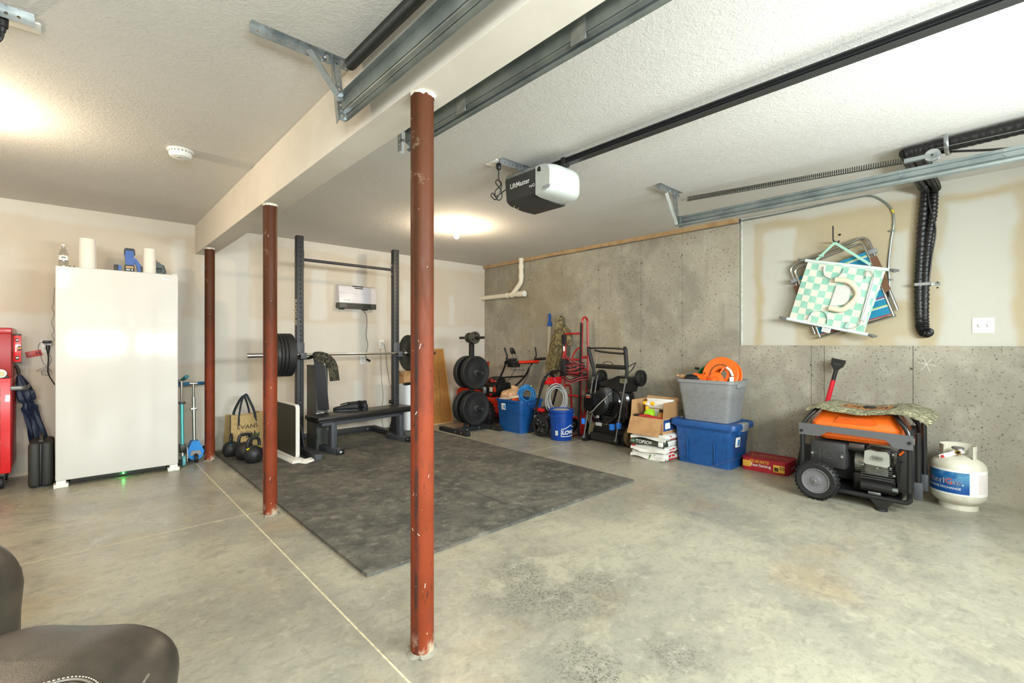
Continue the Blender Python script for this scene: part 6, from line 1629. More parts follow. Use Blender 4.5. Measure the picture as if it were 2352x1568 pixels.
MB().prism([(-.10, .62), (.22, .62), (.25, .72), (.20, .79), (.05, .80), (-.08, .74)], XD - MWX - .14, XD - MWX + .0, 'xz').build('front_shroud', MBK, mw)
MB().prism(rrect(.10, .05, .012, 3, .135, .745), XD - MWX - .146, XD - MWX - .138, 'xz').build('badge', M_('badge_tan', '#8d8569', 0.5), mw)
tx = MB(); tx.text('TORO', .034, T(.135, XD - MWX - .1465, .745), bold=.012); tx.build('lettering', BLACK, mw, smooth=0)
# engine
ec = ml(1380, 920, 4.55)
MB().lathe([(.15, .0), (.155, .04), (.15, .09), (.12, .12)], 28, T(ctr.x - .02, XD - MWX - .13, .47) @ RX(90)).build('engine_base', MBK, mw)
MB().prism([(x + ctr.x - .085, z + .475) for x, z in rrect(.175, .26, .08, 6)], XD - MWX - .30, XD - MWX - .20, 'xz').build('engine_cover', MBK, mw)
MB().prism([(x + ctr.x - .085, z + .485) for x, z in rrect(.135, .21, .06, 6)], XD - MWX - .325, XD - MWX - .298, 'xz').build('air_filter_cover', MGL, mw)
MB().prism([(x + ctr.x - .085, z + .555) for x, z in rrect(.10, .05, .01, 3)], XD - MWX - .330, XD - MWX - .324, 'xz').build('engine_label', M_('label_black', '#26241f', 0.5), mw)
tx = MB(); tx.text('TORO', .022, T(ctr.x - .085, XD - MWX - .3308, .562), bold=.01); tx.build('lettering', M_('label_cream', '#e0d8bd', 0.6), mw, smooth=0)
MB().box(ctr.x - .115, ctr.x - .055, XD - MWX - .3312, XD - MWX - .330, .535, .547).build('label_stripe', M_('red_plastic', '#c8342a', 0.45), mw)
MB().box(ctr.x + .02, ctr.x + .10, XD - MWX - .27, XD - MWX - .13, .52, .66, .02).build('fuel_tank', MBK, mw)
MB().prism([(ctr.x + .05, .47), (ctr.x + .13, .48), (ctr.x + .14, .64), (ctr.x + .08, .66)], XD - MWX - .24, XD - MWX - .15, 'xz').build('cylinder_shield', STEEL, mw)
for k in range(5): MB().box(ctr.x + .03, ctr.x + .12, XD - MWX - .20, XD - MWX - .13, .31 + k * .03, .322 + k * .03, .003).build('cooling_fin', DARKSTEEL, mw)
MB().box(ctr.x - .20, ctr.x - .12, XD - MWX - .22, XD - MWX - .12, .62, .74, .015).build('carburettor', MBK, mw)
MB().tube(smooth_path([(ctr.x + .15, XD - MWX - .20, .60), (ctr.x + .06, XD - MWX - .31, .47), (ctr.x - .02, XD - MWX - .33, .38), (ctr.x - .06, XD - MWX - .33, .36)], 6), .005, 7).build('starter_rope', M_('rope_grey', '#9c968c', 0.6), mw)
def clump(u, v):
    a = 2 * PI * u; r = .07 * v; n_ = mnoise.noise(V(math.cos(a) * 2, math.sin(a) * 2, v * 5))
    return (ctr.x + .04 + (r + .01 * n_) * math.cos(a) * 1.3, XD - MWX - .155 - .012 * (1 - v) + .004 * n_, .225 + (r + .01 * n_) * math.sin(a) * .5)
MB().grid(clump, 20, 5).build('grass_clump', GRASS, mw)
# wheels: rear pair on the floor, front pair up in the air
for (x, z, r, xx) in ((.245, .115, .115, XD - MWX - .16), (-.30, .105, .105, XD - MWX - .12), (.285, .78, .095, XD - MWX - .02), (-.27, .76, .095, XD - MWX - .02)):
    rot = T(x, xx, z) @ RY(90)
    w_ = MB().lathe([(r * .6, -.026), (r * .93, -.028), (r, -.016), (r, .016), (r * .93, .028), (r * .6, .026)], 30, rot, caps=False).build('wheel', GRASS if z < .5 else RUBBER, mw)
    MB().lathe([(.006, -.03), (r * .25, -.03), (r * .62, -.018), (r * .62, .018), (r * .25, .03), (.006, .03)], 24, rot).build('hub_cap', MBK, w_)
# folded handle standing in front of the deck
def hp_(px, py, y=None): return ml(px, py, 4.50)
for s, foot, elbow, top in ((-1, (1341, 1003), (1363, 862), (1352, 801)), (1, (1414, 1012), (1438, 866), (1436, 801))):
    a_, b_, c_ = hp_(*foot), hp_(*elbow), hp_(*top)
    MB().tube([a_, b_], .008, 8).build('handle_tube', STEEL, mw)
    if s < 0: MB().tube([a_ + V(.03, .06, .03), b_ + V(.035, .03, .0)], .007, 8).build('handle_tube', STEEL, mw)
    dirv = (b_ - a_).normalized()
    MB().tube(smooth_path([b_ - dirv * .01, b_ + dirv * .05, b_.lerp(c_, .6) + V(.008, 0, 0), c_, c_ + V(.012 * -s, 0, .008)], 5), [.020] * 8 + [.024] * 8 + [.018] * 5, 10).build('handle_grip', RUBBER, mw)
    MB().box(a_.x - .03, a_.x + .03, a_.y + .0, a_.y + .14, a_.z - .05, a_.z + .03, .008).build('handle_bracket', MBK, mw)
    MB().cyl(a_ + V(0, -.012, 0), a_ + V(0, .02, 0), .014, n=8).build('bracket_bolt', STEEL, mw)
for pts, r in (([(1352, 800), (1372, 799), (1415, 800), (1436, 802)], .011), ([(1366, 804), (1385, 808), (1415, 811), (1432, 812)], .012)):
    MB().tube(smooth_path([hp_(*p) for p in pts], 6), r, 10).build('handle_bar' if r > .0115 else 'bail_bar', RUBBER if r > .0115 else BLACK, mw)
MB().bar(hp_(1370, 840), hp_(1436, 844), .05, .045, up=(0, 1, 0), bev=.01).build('control_bar', BLACK, mw)
MB().tube(smooth_path([hp_(1384, 837), hp_(1390, 831), hp_(1402, 831), hp_(1408, 837)], 5), .004, 6).build('control_cable', BLACK, mw)
MB().tube(smooth_path([hp_(1442, 843), hp_(1455, 835), hp_(1460, 834), hp_(1452, 848), hp_(1444, 856)], 5), .005, 6).build('control_cable', BLACK, mw)
BLU = M_('lever_blue', '#2a7ae0', 0.4)
for px_, py, w_ in ((1339, 967, .022), (1405, 981, .03), (1420, 978, .024)):
    q = hp_(px_, py); MB().box(q.x - w_, q.x + w_, q.y - .01, q.y + .03, q.z - .035, q.z + .035, .008).build('quick_release', BLU, mw)
for px_, py, w_, h_ in ((1371, 956, .02, .02), (1373, 974, .045, .02)):
    q = ml(px_, py, 4.62); MB().box(q.x - w_, q.x + w_, -.004 + XD - MWX - .165, .0 + XD - MWX - .158, q.z - h_, q.z + h_, .002).build('sticker', M_('sticker_white', '#c9c7c0', 0.6), mw)
for k in range(6):
    a = rnd.uniform(0, 1); q = ml(1405 + k * 5, 990 + (k % 2) * 12, 4.56); MB().cyl((q.x, q.y, q.z), (q.x, q.y + .08, q.z + .004), .008, n=8).build('height_adjuster', DARKSTEEL, mw)
# ------------------------------------------------------------------ sacks, carton with garden things
def sack(label, X, Y, z, L, D, H, rz, front_mat, seed, group='sacks stacked under the carton', side_mat=None):
    t = thing('soil_sack', label, 'sack', (X, Y, z), rz, group)
    rg = []
    for zz, k in ((0, .90), (H * .18, 1.0), (H * .5, 1.03), (H * .82, 1.0), (H, .90)):
        r = []
        for x, y in rrect(L * k, D * k, .04, 5):
            n_ = mnoise.noise(V(x * 9 + seed, y * 9, zz * 30)); r.append((x * (1 + .03 * n_), y * (1 + .04 * n_), zz + (.010 * mnoise.noise(V(x * 7 + seed * 3, y * 7, 1)) if zz > H * .7 else 0)))
        rg.append(r)
    MB().loft(rg).build('bag', front_mat, t, smooth=50)
    MB().grid(lambda u, v: ((u - .5) * L * .98, -D * .515 - .006 - .012 * v + .006 * math.sin(u * 12 + seed), H * .52 - .03 * v + .01 * math.sin(u * 7 + seed)), 20, 2, .002).build('end_seal', front_mat if side_mat is None else side_mat, t)
    return t
WSK = M_('sack_white', '#dedcd4', 0.4, bump=(25, 0.4, 0.006)); SKR = M_('sack_red', '#b71c22', 0.4, hex2='#c7c2b8', scale=9, lo=0.56, hi=0.6, bump=(25, 0.4, 0.006)); SKG = M_('sack_dark_green', '#2c3226', 0.4, bump=(25, 0.4, 0.006)); SKM = M_('sack_print', '#d9d6cf', 0.4, hex2='#56743a', scale=11, lo=0.58, hi=0.62, bump=(25, 0.4, 0.006))
SKX, SKY = 4.46, 2.592
st_ = [('lowest white sack with red ends in the pile under the carton', SKM, .070, -91), ('white crumpled sack second from the floor in the pile', WSK, .072, -89), ('dark green topsoil sack lying third from the floor', SKG, .070, -90.5), ('white sack on top of the pile directly under the carton', WSK, .062, -89)]
zz = 0.0
for k, (lab, m_, H_, rz_) in enumerate(st_):
    t = sack(lab, SKX + .004 * (k % 2), SKY + .006 * (k % 3), zz, .41, .33, H_, rz_, m_, k * 1.7)
    e = MB(); e.box(.178, .2085, -.125, .13, H_ * .12, H_ * .86, .012); e.build('red_end', SKR if k != 2 else M_('sack_white', '#dedcd4', 0.4), t)
    if k == 2:
        MB().text('TOPSOIL', .050, T(-.02, -.190, H_ * .46), bold=.014, sx=1.0).build('lettering', WHITE, t, smooth=0)
        MB().prism([(x - .155, z + H_ * .48) for x, z in [(.032 * math.cos(2 * PI * i / 20), .020 * math.sin(2 * PI * i / 20)) for i in range(20)]], -.190, -.174, 'xz').build('logo_oval', M_('logo_green', '#49664a', 0.5), t)
        MB().text('Scotts', .016, T(-.155, -.1908, H_ * .48), bold=.004).build('logo_lettering', WHITE, t, smooth=0)
        MB().box(.135, .185, -.188, -.170, H_ * .14, H_ * .80, .004).build('barcode_panel', WHITE, t)
        MB().box(-.212, -.185, -.16, -.10, H_ * .2, H_ * .8, .01).build('red_corner', RED, t)
    elif k == 1: MB().box(-.19, -.15, -.1745, -.165, H_ * .55, H_ * .9, .004).build('red_mark', RED, t)
    zz += H_ - .003
# carton
CZ = zz + .003
CBX, CBY, CL, CD, CH = 4.30, 2.622, .365, .30, .155
cb_ = thing('carton', 'open cardboard carton of garden sprays on the pile of sacks', 'carton', (CBX, CBY, CZ), -90)
MB().box(-CL / 2, CL / 2, 0, .004, 0, CH).build('front_wall', CARD, cb_); MB().box(-CL / 2, CL / 2, CD - .004, CD, 0, CH).build('back_wall', CARD, cb_)
for s in (-1, 1): MB().box(s * CL / 2 - .002, s * CL / 2 + .002, 0, CD, 0, CH).build('side_wall', CARD, cb_)
MB().box(-CL / 2, CL / 2, 0, CD, 0, .004).build('bottom', CARD, cb_)
MB().grid(lambda u, v: (-CL / 2 - .012 * v + CL * u * (1), -.0035 - .05 * v, CH - .175 * v), 4, 3, .0035).build('front_flap', CARD, cb_)
MB().grid(lambda u, v: (-CL / 2 + .012 * v, CD * u, CH + .17 * v), 4, 3, .0035).build('left_flap', CARD, cb_)
MB().grid(lambda u, v: (CL / 2 + .004 + .010 * v, CD * u, CH + .165 * v), 4, 3, .0035).build('right_flap', M_('card_dark', '#a1794f', 0.85), cb_)
MB().grid(lambda u, v: (-CL / 2 + CL * u, CD + .03 * v, CH + .19 * v), 4, 3, .0035).build('back_flap', CARD, cb_)
MB().box(CL / 2 + .002, CL / 2 + .0035, .02, CD - .02, .03, CH - .012).build('blue_print', M_('print_blue', '#1b3f78', 0.7), cb_)
MB().box(CL / 2 + .0035, CL / 2 + .0045, .05, .15, .05, .11).build('barcode_label', PAPER, cb_)
def inbox(x, y, z=.006): return (CBX + y, CBY - x, CZ + z)
t = thing('white_box', 'flat white box standing at the back of the garden carton', 'box', inbox(.035, .225), -90)
MB().box(-.135, .135, -.04, .04, 0, .325, .004).build('box', M_('box_white', '#e9e7e0', 0.6), t)
MB().box(-.132, .132, -.0415, -.039, .22, .228).build('brown_stripe', M_('print_orange', '#b07a48', 0.7), t)
MB().box(-.136, .136, -.041, .041, .300, .326, .003).build('box_lid', M_('box_white', '#e9e7e0', 0.6), t)
t = thing('spray_bottle', 'lime green spray bottle with yellow trigger in the garden carton', 'bottle', inbox(-.015, .09), -90)
LIME = M_('lime_plastic', '#9ed620', 0.4); YL = M_('yellow_plastic', '#f0b51a', 0.4)
MB().loft([[(x * k, y * k * .9, z) for x, y in rrect(.13, .08, .025, 3)] for z, k in ((0, 1), (.14, 1), (.19, .8), (.225, .42))]).build('bottle', LIME, t)
MB().tube(round_path([(.05, 0, .15), (.055, 0, .215), (-.0, 0, .222)], .02), .010, 8).build('bottle_handle', LIME, t)
MB().cyl((-.028, 0, .20), (-.028, 0, .255), .018, n=14).build('cap', YL, t)
MB().cyl((-.065, 0, .285), (-.035, 0, .285), .02, n=14).build('nozzle', YL, t)
MB().cyl((.02, 0, .285), (.05, 0, .285), .02, n=14).build('nozzle', YL, t)
MB().box(-.045, .03, -.014, .014, .262, .295, .006).build('sprayer_head', WHITE, t)
t = thing('amber_bottle', 'round amber bottle with dark cap in the garden carton', 'bottle', inbox(.115, .10), -90)
MB().lathe([(.01, 0), (.05, 0), (.055, .02), (.055, .12), (.045, .165), (.02, .19), (.018, .215)], 24).build('bottle', M_('amber_plastic', '#b5792a', 0.25, spec=0.5), t)
MB().cyl((0, 0, .205), (0, 0, .232), .02, n=16).build('cap', BLACK, t)
MB().lathe([(.0555, .04), (.0555, .10)], 24, caps=False).build('label', YL, t)
t = thing('tape_roll', 'roll of black tape leaning in the garden carton corner', 'tape', inbox(-.125, .06, .005), -90)
MB().box(-.035, .035, -.03, .03, 0, .11, .004).build('tin', M_('tin_dark', '#2b2a29', 0.4), t)
MB().lathe([(.022, 0), (.045, 0), (.045, .05), (.022, .05), (.022, 0)], 24, T(0, 0, .115), caps=False).build('roll', BLACK, t)
t = thing('seed_bag', 'red and green seed bag lying across the garden carton front', 'bag', inbox(.04, .03, .10), -90)
MB().grid(lambda u, v: ((u - .5) * .27, -.02 + .05 * v, .04 + .020 * math.sin(u * 5) * (1 - v) + .03 * math.sin(v * PI)), 18, 5, .004).build('bag', M_('seed_red', '#a81f24', 0.4, hex2='#6fa832', scale=14, lo=0.6, hi=0.64), t)
MB().grid(lambda u, v: ((u - .5) * .27, -.022 + .0 * v, .04 + .020 * math.sin(u * 5) - .012 * v), 18, 1, .003).build('seal', M_('red_dark', '#7c1512', 0.45), t)
# ------------------------------------------------------------------ big blue tote with lid, grey tote on top
BTX, BTY = 4.44, 2.10
bt = tote('storage_tote', 'big blue lidded storage tote standing on the floor by the concrete wall', 'storage tote', BTX, BTY, .58, .42, .385, .90, BLUEP, group='storage totes')
MB().loft([[(x, y + .21, z) for x, y in rrect(.635 * k, .455 * k, .05, 4)] for z, k in ((.372, 1.03), (.41, 1.035), (.425, 1.01), (.425, .93), (.418, .92))]).build('lid', BLUEP, bt, smooth=40)
for s in (-1, 1): MB().box(s * .30 - .02, s * .30 + .036, .14, .27, .352, .428, .006).build('latch', GREYP, bt)
MB().box(.286, .2985, .075, .155, .235, .325, .001, RY(5) @ T(-.022, 0, 0.0)).build('sticker', WHITE, bt)
MB().box(.2865, .2992, .095, .14, .25, .305, .001, RY(5) @ T(-.022, 0, 0.0)).build('sticker_print', M_('sticker_blue', '#3f86c4', 0.6), bt)
for x in (-.15, .12): MB().box(x - .006, x + .006, .010, .020, .02, .24, .003, RX(3)).build('rib', BLUEP, bt)
GTX, GTY, GTZ = 4.475, 2.105, .421
gt = tote('storage_tote', 'open grey storage tote stacked on the big blue tote', 'storage tote', GTX, GTY, .555, .40, .405, .80, GREYP, z=GTZ, group='storage totes')
def gl(x, y, z): return (GTX + y, GTY - x, GTZ + z)
t = thing('cord_reel', 'bright orange extension cord reel standing in the grey tote', 'cord reel', gl(.115, .17, .415), -90)
m_ = RX(-14)
RL = M_('reel_orange', '#f26a1b', 0.4)
for y0 in (-.045, .045): MB().lathe([(.06, 0), (.145, 0), (.15, .004), (.172, .006), (.176, .012), (.168, .016), (.145, .012), (.06, .010), (.06, 0)], 48, m_ @ T(0, y0, 0.03) @ RX(90), caps=False).build('flange', RL, t)
MB().lathe([(.002, 0), (.06, 0), (.075, .008), (.078, .022), (.05, .034), (.02, .036), (.002, .034)], 32, m_ @ T(-.03, -.056, -.03) @ RX(90)).build('hub_cover', RL, t)
MB().lathe([(.03, .036), (.036, .036), (.036, .040), (.03, .040)], 28, m_ @ T(-.03, -.056, -.03) @ RX(90), caps=False).build('hub_ring', RL, t)
for k in range(5): MB().lathe([(.115 - k * .004, -.0045), (.119 - k * .004, 0), (.115 - k * .004, .0045), (.111 - k * .004, 0), (.115 - k * .004, -.0045)], 36, m_ @ T(0, -.03 + k * .016, .03) @ RX(90), caps=False).build('cord_turn', M_('cord_orange', '#d8581c', 0.5), t)
MB().lathe([(.095, 0), (.105, 0), (.105, .002), (.095, .002), (.095, 0)], 40, m_ @ T(0, -.0585, .03) @ RX(90), caps=False).build('dark_ring', M_('ring_dark', '#5a3a20', 0.6), t)
MB().bar(m_ @ V(0, -.065, .04), m_ @ V(.03, -.065, .10), .03, .016, bev=.003).build('crank', RL, t)
q = MB(); q.tube(smooth_path([m_ @ V(.06, -.072, .10), m_ @ V(.10, -.072, .07), m_ @ V(.125, -.072, .02)], 5), .012, 8); q.build('paper_tag', PAPER, t)
MB().box(.10, .14, -.078, -.066, -.035, .01, .004, m_).build('plug_end', WHITE, t)
t = thing('garden_hose', 'green garden hose coiled in the grey tote', 'hose', gl(-.045, .26, .40), -90)
for k in range(4): MB().tube([((.125 - k * .012) * math.cos(a), .012 * k - .02, .005 + (.125 - k * .012) * math.sin(a)) for a in [PI * i / 20 - .1 for i in range(22)]], .0105, 8).build('hose_turn', M_('hose_green', '#1f7d45', 0.4), t)
MB().cyl((-.155, -.01, .105), (-.115, -.01, .10), .013, n=12).build('coupling', DARKSTEEL, t)
t = thing('funnel', 'orange plastic funnel lying in the grey tote', 'funnel', gl(-.06, .06, .40), -120)
MB().lathe([(.055, 0), (.057, .004), (.018, .07), (.012, .08), (.009, .13)], 28, T(0, 0, .03) @ RY(62) @ T(0, 0, -.04), caps=False).build('cone', RL, t)
MB().lathe([(.055, 0), (.06, -.003), (.06, .004), (.055, .006)], 28, T(0, 0, .03) @ RY(62) @ T(0, 0, -.04), caps=False).build('rim', RL, t)
t = thing('cardboard_scrap', 'folded brown cardboard poking out of the grey tote', 'cardboard', gl(-.225, .09, .40), -90)
MB().box(-.05, .09, -.02, .02, 0, .035, .003, RY(14) @ RZ(10)).build('flat_piece', CARD, t)
MB().cyl((-.085, -.02, .035), (-.05, .0, .02), .012, n=12).build('rolled_end', CARD, t)
t = thing('black_pouch', 'crumpled black pouch lying at the grey tote rim', 'pouch', gl(-.13, .06, .385), -90)
MB().ball((0, 0, .02), (.085, .06, .04), 16, 10, pw=.8).build('pouch', BLACKM, t)
MB().tube(smooth_path([(-.06, -.03, .05), (0, -.04, .065), (.06, -.03, .05)], 5), .006, 6).build('zip', BLACK, t)
# ------------------------------------------------------------------ concrete mix sack
t = thing('concrete_sack', 'red bag of fast-setting concrete mix lying on the floor by the wall', 'sack', (4.765, 1.608, 0), -89)
QR = M_('sack_crimson', '#a81d2c', 0.45, bump=(22, 0.4, 0.006)); YW = M_('sack_yellow', '#e3b33c', 0.5)
rg = []
for zz, k in ((0, .94), (.025, 1.0), (.06, 1.02), (.10, .98), (.118, .88)):
    rg.append([(x * (1 + .02 * mnoise.noise(V(x * 8, y * 8, zz * 20))), y * (1 + .03 * mnoise.noise(V(x * 8, y * 8, zz * 20))), zz + .006 * mnoise.noise(V(x * 6, y * 6, 3))) for x, y in rrect(.40, .29, .05, 6)])
MB().loft(rg).build('bag', QR, t, smooth=50)
MB().text('QUIKRETE', .036, T(-.035, -.1515, .090), bold=.012, shear=.15).build('lettering', YW, t, smooth=0)
MB().text('Fast-Setting', .037, T(-.02, -.1535, .058), bold=.010).build('lettering', WHITE, t, smooth=0)
MB().box(-.178, -.105, -.152, -.148, .035, .092, .001).build('yellow_panel', YW, t)
for k in range(3): MB().box(-.177, -.106, -.1528, -.1515, .046 + k * .018, .049 + k * .018).build('panel_rule', QR, t)
MB().box(.085, .178, -.1525, -.148, .022, .086, .001).build('weight_panel', YW, t)
MB().text('50', .042, T(.156, -.1532, .062), bold=.02).build('lettering', BLACK, t, smooth=0)
MB().box(.094, .128, -.1533, -.152, .032, .066).build('barcode', M_('ink_brown', '#4c331a', 0.8), t)
MB().text('QUIKRETE', .075, T(-.01, -.02, .1235) @ RX(-90), bold=.012, shear=.1).build('top_lettering', M_('sack_tan', '#c98d5a', 0.5), t, smooth=0)
MB().text('CONCRETE MIX', .034, T(-.01, -.085, .1225) @ RX(-90), bold=.008).build('top_lettering', M_('sack_tan', '#c98d5a', 0.5), t, smooth=0)
MB().text('Fast-Setting', .028, T(.2045, .02, .055) @ RZ(90), bold=.006).build('end_lettering', WHITE, t, smooth=0)
# ------------------------------------------------------------------ generator
GX, GY = 4.19, .842
gn = thing('generator', 'orange and black portable generator on wheels against the concrete wall', 'generator', (GX, GY, 0), -90)
TUBE = M_('frame_black', '#1b1b1c', 0.35, coat=0.2); GDARK = M_('gen_dark', '#2d2d2d', 0.5); GGREY = M_('gen_grey', '#5a5a5c', 0.45); GOR = M_('gen_orange', '#ef6a1c', 0.3, coat=0.3)
hwg = .325
for s_ in (-1, 1):      # end loops: front post, over the top, back post
    x = s_ * hwg; xi = s_ * (hwg - .095)
    MB().tube(round_path([(x, 0, .10), (x, 0, .565), (xi, .045, .685), (xi, .455, .685), (x, .50, .565), (x, .50, .10)], .06, 6), .0165, 12).build('end_loop', TUBE, gn)
for y in (0.0, .50): MB().tube(round_path([(-hwg, y, .16), (-hwg, y, .085), (hwg, y, .085), (hwg, y, .16)], .07, 6), .0165, 12).build('base_rail', TUBE, gn)
for x, z in ((-.20, .085), (.20, .085)): MB().cyl((x, 0, z), (x, .50, z), .014, n=10).build('cross_tube', TUBE, gn)
MB().box(-.25, .27, .02, .48, .075, .085).build('engine_tray', TUBE, gn)
MB().tube(round_path([(hwg + .03, .10, .56), (hwg + .035, .10, .14)], .03), .0165, 10).build('lift_handle', TUBE, gn)
MB().tube(round_path([(hwg + .03, .40, .60), (hwg + .035, .40, .14)], .03), .0165, 10).build('lift_handle', TUBE, gn)
for y in (.10, .40): MB().box(hwg + .01, hwg + .055, y - .025, y + .025, .10, .22, .004).build('handle_bracket', GREYCOAT, gn)
# side bands
bandp = [(-hwg - .02, .565), (hwg + .02, .555), (hwg + .02, .455), (hwg - .085, .46), (hwg - .13, .505), (-hwg + .17, .515), (-hwg + .12, .475), (-hwg - .02, .475)]
bandp = [(x, z) for x, z in bandp]
for y, d_ in ((-.024, .006), (.518, .006)): MB().prism(bandp, y, y + d_, 'xz').build('side_band', GGREY, gn)
for x in (-hwg, hwg): MB().cyl((x, -.018, .505), (x, -.030, .505), .011, n=12).build('band_bolt', BLACK, gn)
# fuel tank
def tankring(z, k, yk=1.0): return [(x, y + .25, z) for x, y in rrect(.56 * k, .44 * yk, .05, 4)]
MB().loft([tankring(.455, .80, .9), tankring(.48, .96), tankring(.555, 1.0), tankring(.575, 1.0), tankring(.64, .86, .80), tankring(.665, .80, .72)]).build('fuel_tank', GOR, gn, smooth=35)
MB().prism([(-.13, .585), (.11, .585), (.14, .598), (.10, .635), (-.09, .635)], -.0, .012, 'xz', T(0, .032, 0) @ RX(0)).build('tank_emboss', M_('gen_orange_dark', '#dc5a14', 0.3, coat=0.3), gn)
for x in (-.20, .19): MB().box(x - .02, x + .02, .028, .05, .575, .625, .004, RY(20 if x > 0 else -20) @ T(0, 0, 0)).build('tank_rib', GOR, gn) if False else None
MB().lathe([(.04, 0), (.045, .01), (.045, .03), (.03, .036)], 20, T(.05, .30, .665)).build('fuel_cap', BLACK, gn)
# engine
MB().box(-.28, -.045, .02, .20, .235, .435, .018).build('muffler_shield', GDARK, gn)
MB().text('HOT', .10, T(-.165, .0185, .335), bold=.01).build('raised_lettering', M_('gen_dark_raised', '#353536', 0.5), gn, smooth=0)
for k in range(3): MB().box(-.235, -.10, .016, .021, .255 + k * .012, .260 + k * .012).build('shield_rib', GDARK, gn)
for x in (-.262, -.068): MB().cyl((x, .018, .335), (x, .010, .335), .010, n=10).build('screw', STEEL, gn)
MB().cyl((-.05, .09, .405), (.06, .09, .405), .03, n=16).build('exhaust_pipe', DARKSTEEL, gn)
ALU = M_('engine_alloy', '#a8aaa4', 0.35, 0.7, hex2='#7c7e79', scale=30)
MB().box(.05, .20, .08, .30, .22, .40, .02).build('cylinder', ALU, gn)
MB().prism([(.06, .315), (.075, .305), (.195, .300), (.21, .315), (.208, .395), (.19, .412), (.14, .405), (.09, .412), (.065, .40)], .035, .085, 'xz').build('valve_cover', M_('valve_cover', '#c9cdc8', 0.25, 0.7), gn)
MB().prism([(x + .137, z + .358) for x, z in rrect(.075, .035, .016, 4)], .028, .036, 'xz').build('cover_emblem', ALU, gn)
MB().text('OHV', .026, T(.137, .0275, .358), bold=.01).build('lettering', DARKSTEEL, gn, smooth=0)
for k in range(7): MB().box(.035, .222, .07, .26, .195 + k * .016, .199 + k * .016, .001).build('cooling_fin', M_('fin_alloy', '#6f706b', 0.45, 0.6), gn)
MB().lathe([(.05, 0), (.09, .01), (.095, .10), (.05, .12)], 24, T(-.02, .20, .29) @ RY(90)).build('alternator', ALU, gn)
MB().cyl((.045, .055, .145), (.225, .055, .145), .042, n=20).build('starter_motor', BLACK, gn)
MB().cyl((.225, .055, .145), (.255, .055, .145), .02, n=12).build('starter_nose', STEEL, gn)
MB().box(-.02, .24, .10, .36, .085, .22, .02).build('crankcase', DARKSTEEL, gn)
MB().box(.085, .16, .03, .10, .088, .115, .004).build('mount_bracket', STEEL, gn)
MB().box(.245, .312, .06, .40, .13, .43, .015).build('air_box', GDARK, gn)
for pts in ([(.19, .05, .40), (.24, .04, .37), (.255, .05, .30), (.25, .06, .20)], [(.15, .05, .43), (.20, .03, .435), (.25, .04, .42), (.27, .05, .44)], [(.215, .045, .33), (.25, .04, .33), (.275, .05, .36)], [(-.1, .1, .44), (.0, .08, .445), (.08, .1, .44)]):
    MB().tube(smooth_path(pts, 6), .007, 7).build('hose', BLACK, gn)
MB().tube([(.262, .045, .40), (.285, .05, .43)], .008, 8).build('orange_lead', GOR, gn)
MB().box(-.04, .06, .06, .2, .40, .44, .01).build('intake_cover', M_('intake_brown', '#4a4340', 0.4), gn)
for k, (x, z) in enumerate(((.055, .30), (.215, .30), (.14, .29), (.23, .40), (.235, .25))): MB().cyl((x, .05, z), (x, .030, z), .008, n=6).build('bolt', STEEL, gn)
MB().box(-.22, .0, .30, .47, .10, .42, .02).build('alternator_case', GDARK, gn)
# wheels and feet
for y in (-.055, .53):
    w_ = MB().lathe([(.09, -.034), (.125, -.038), (.142, -.022), (.145, 0), (.142, .022), (.125, .038), (.09, .034)], 40, T(-.215, y, .145) @ RX(90), caps=False).build('wheel', RUBBER, gn)
    MB().lathe([(.004, .036), (.03, .034), (.035, .026), (.07, .024), (.082, .026), (.085, .037), (.092, .038), (.092, -.034), (.004, -.034)], 32, T(-.215, y, .145) @ RX(90)).build('wheel_disc', M_('wheel_grey', '#6e6d70', 0.5), w_)
    MB().lathe([(.002, 0), (.010, 0), (.010, .008), (.003, .010)], 12, T(-.215, y - .036, .145) @ RX(90)).build('axle_cap', STEEL, w_)
    kn = MB()
    for k in range(30):
        for q_ in (-1, 1): kn.box(-.006, .006, -.008, .008, .140, .1465, .001, T(-.215, y + q_ * .026, .145) @ RY(12 * k + 6 * q_) @ T(0, 0, 0))
    kn.build('tread', RUBBER, w_)['kind'] = 'stuff'
MB().cyl((-.215, -.07, .145), (-.215, .55, .145), .010, n=10).build('axle', STEEL, gn)
for y in (.0, .5):
    MB().prism([(.10, .075), (.24, .075), (.20, .03), (.195, .012), (.145, .012), (.14, .03)], y - .012, y + .012, 'xz').build('support_foot', DARKSTEEL, gn)
    MB().lathe([(.036, 0), (.034, .016), (.02, .024)], 18, T(.17, y, 0)).build('rubber_foot', RUBBER, gn)
# mat thrown over the generator
MATC = mat_camo('camo_mat', ['#66644c', '#8b8666', '#4b4a38', '#b0a98a', '#7d7a60'], 26)
cm = thing('camo_door_mat', 'grey camouflage door mat with orange print draped over the generator', 'mat', (GX, GY, 0), -90)
def drape(u, v):
    x = -.30 + u * .73; pz = [(-.30, .685), (-.225, .709), (-.10, .690), (.04, .681), (.15, .696), (.225, .712), (.29, .713), (.37, .690), (.43, .655)]
    xs_ = [p[0] for p in pz]; i = max(j for j in range(len(xs_) - 1) if xs_[j] <= x + 1e-6)
    a, b = pz[i], pz[i + 1]; s = (x - a[0]) / (b[0] - a[0]); s = s * s * (3 - 2 * s); z = a[1] + (b[1] - a[1]) * s
    y = -.03 + v * .52
    z += -.022 * max(0, .2 - v) / .2 + .004 * math.sin(v * 5 + u * 4)
    return (x + .015 * math.sin(v * 3), y, z)
MB().grid(drape, 60, 16, .008).build('mat', MATC, cm, smooth=60)
def dr2(u, v): q = V(*drape(.24 + u * .42, .30 + v * .45)); q.z += .0095; return q
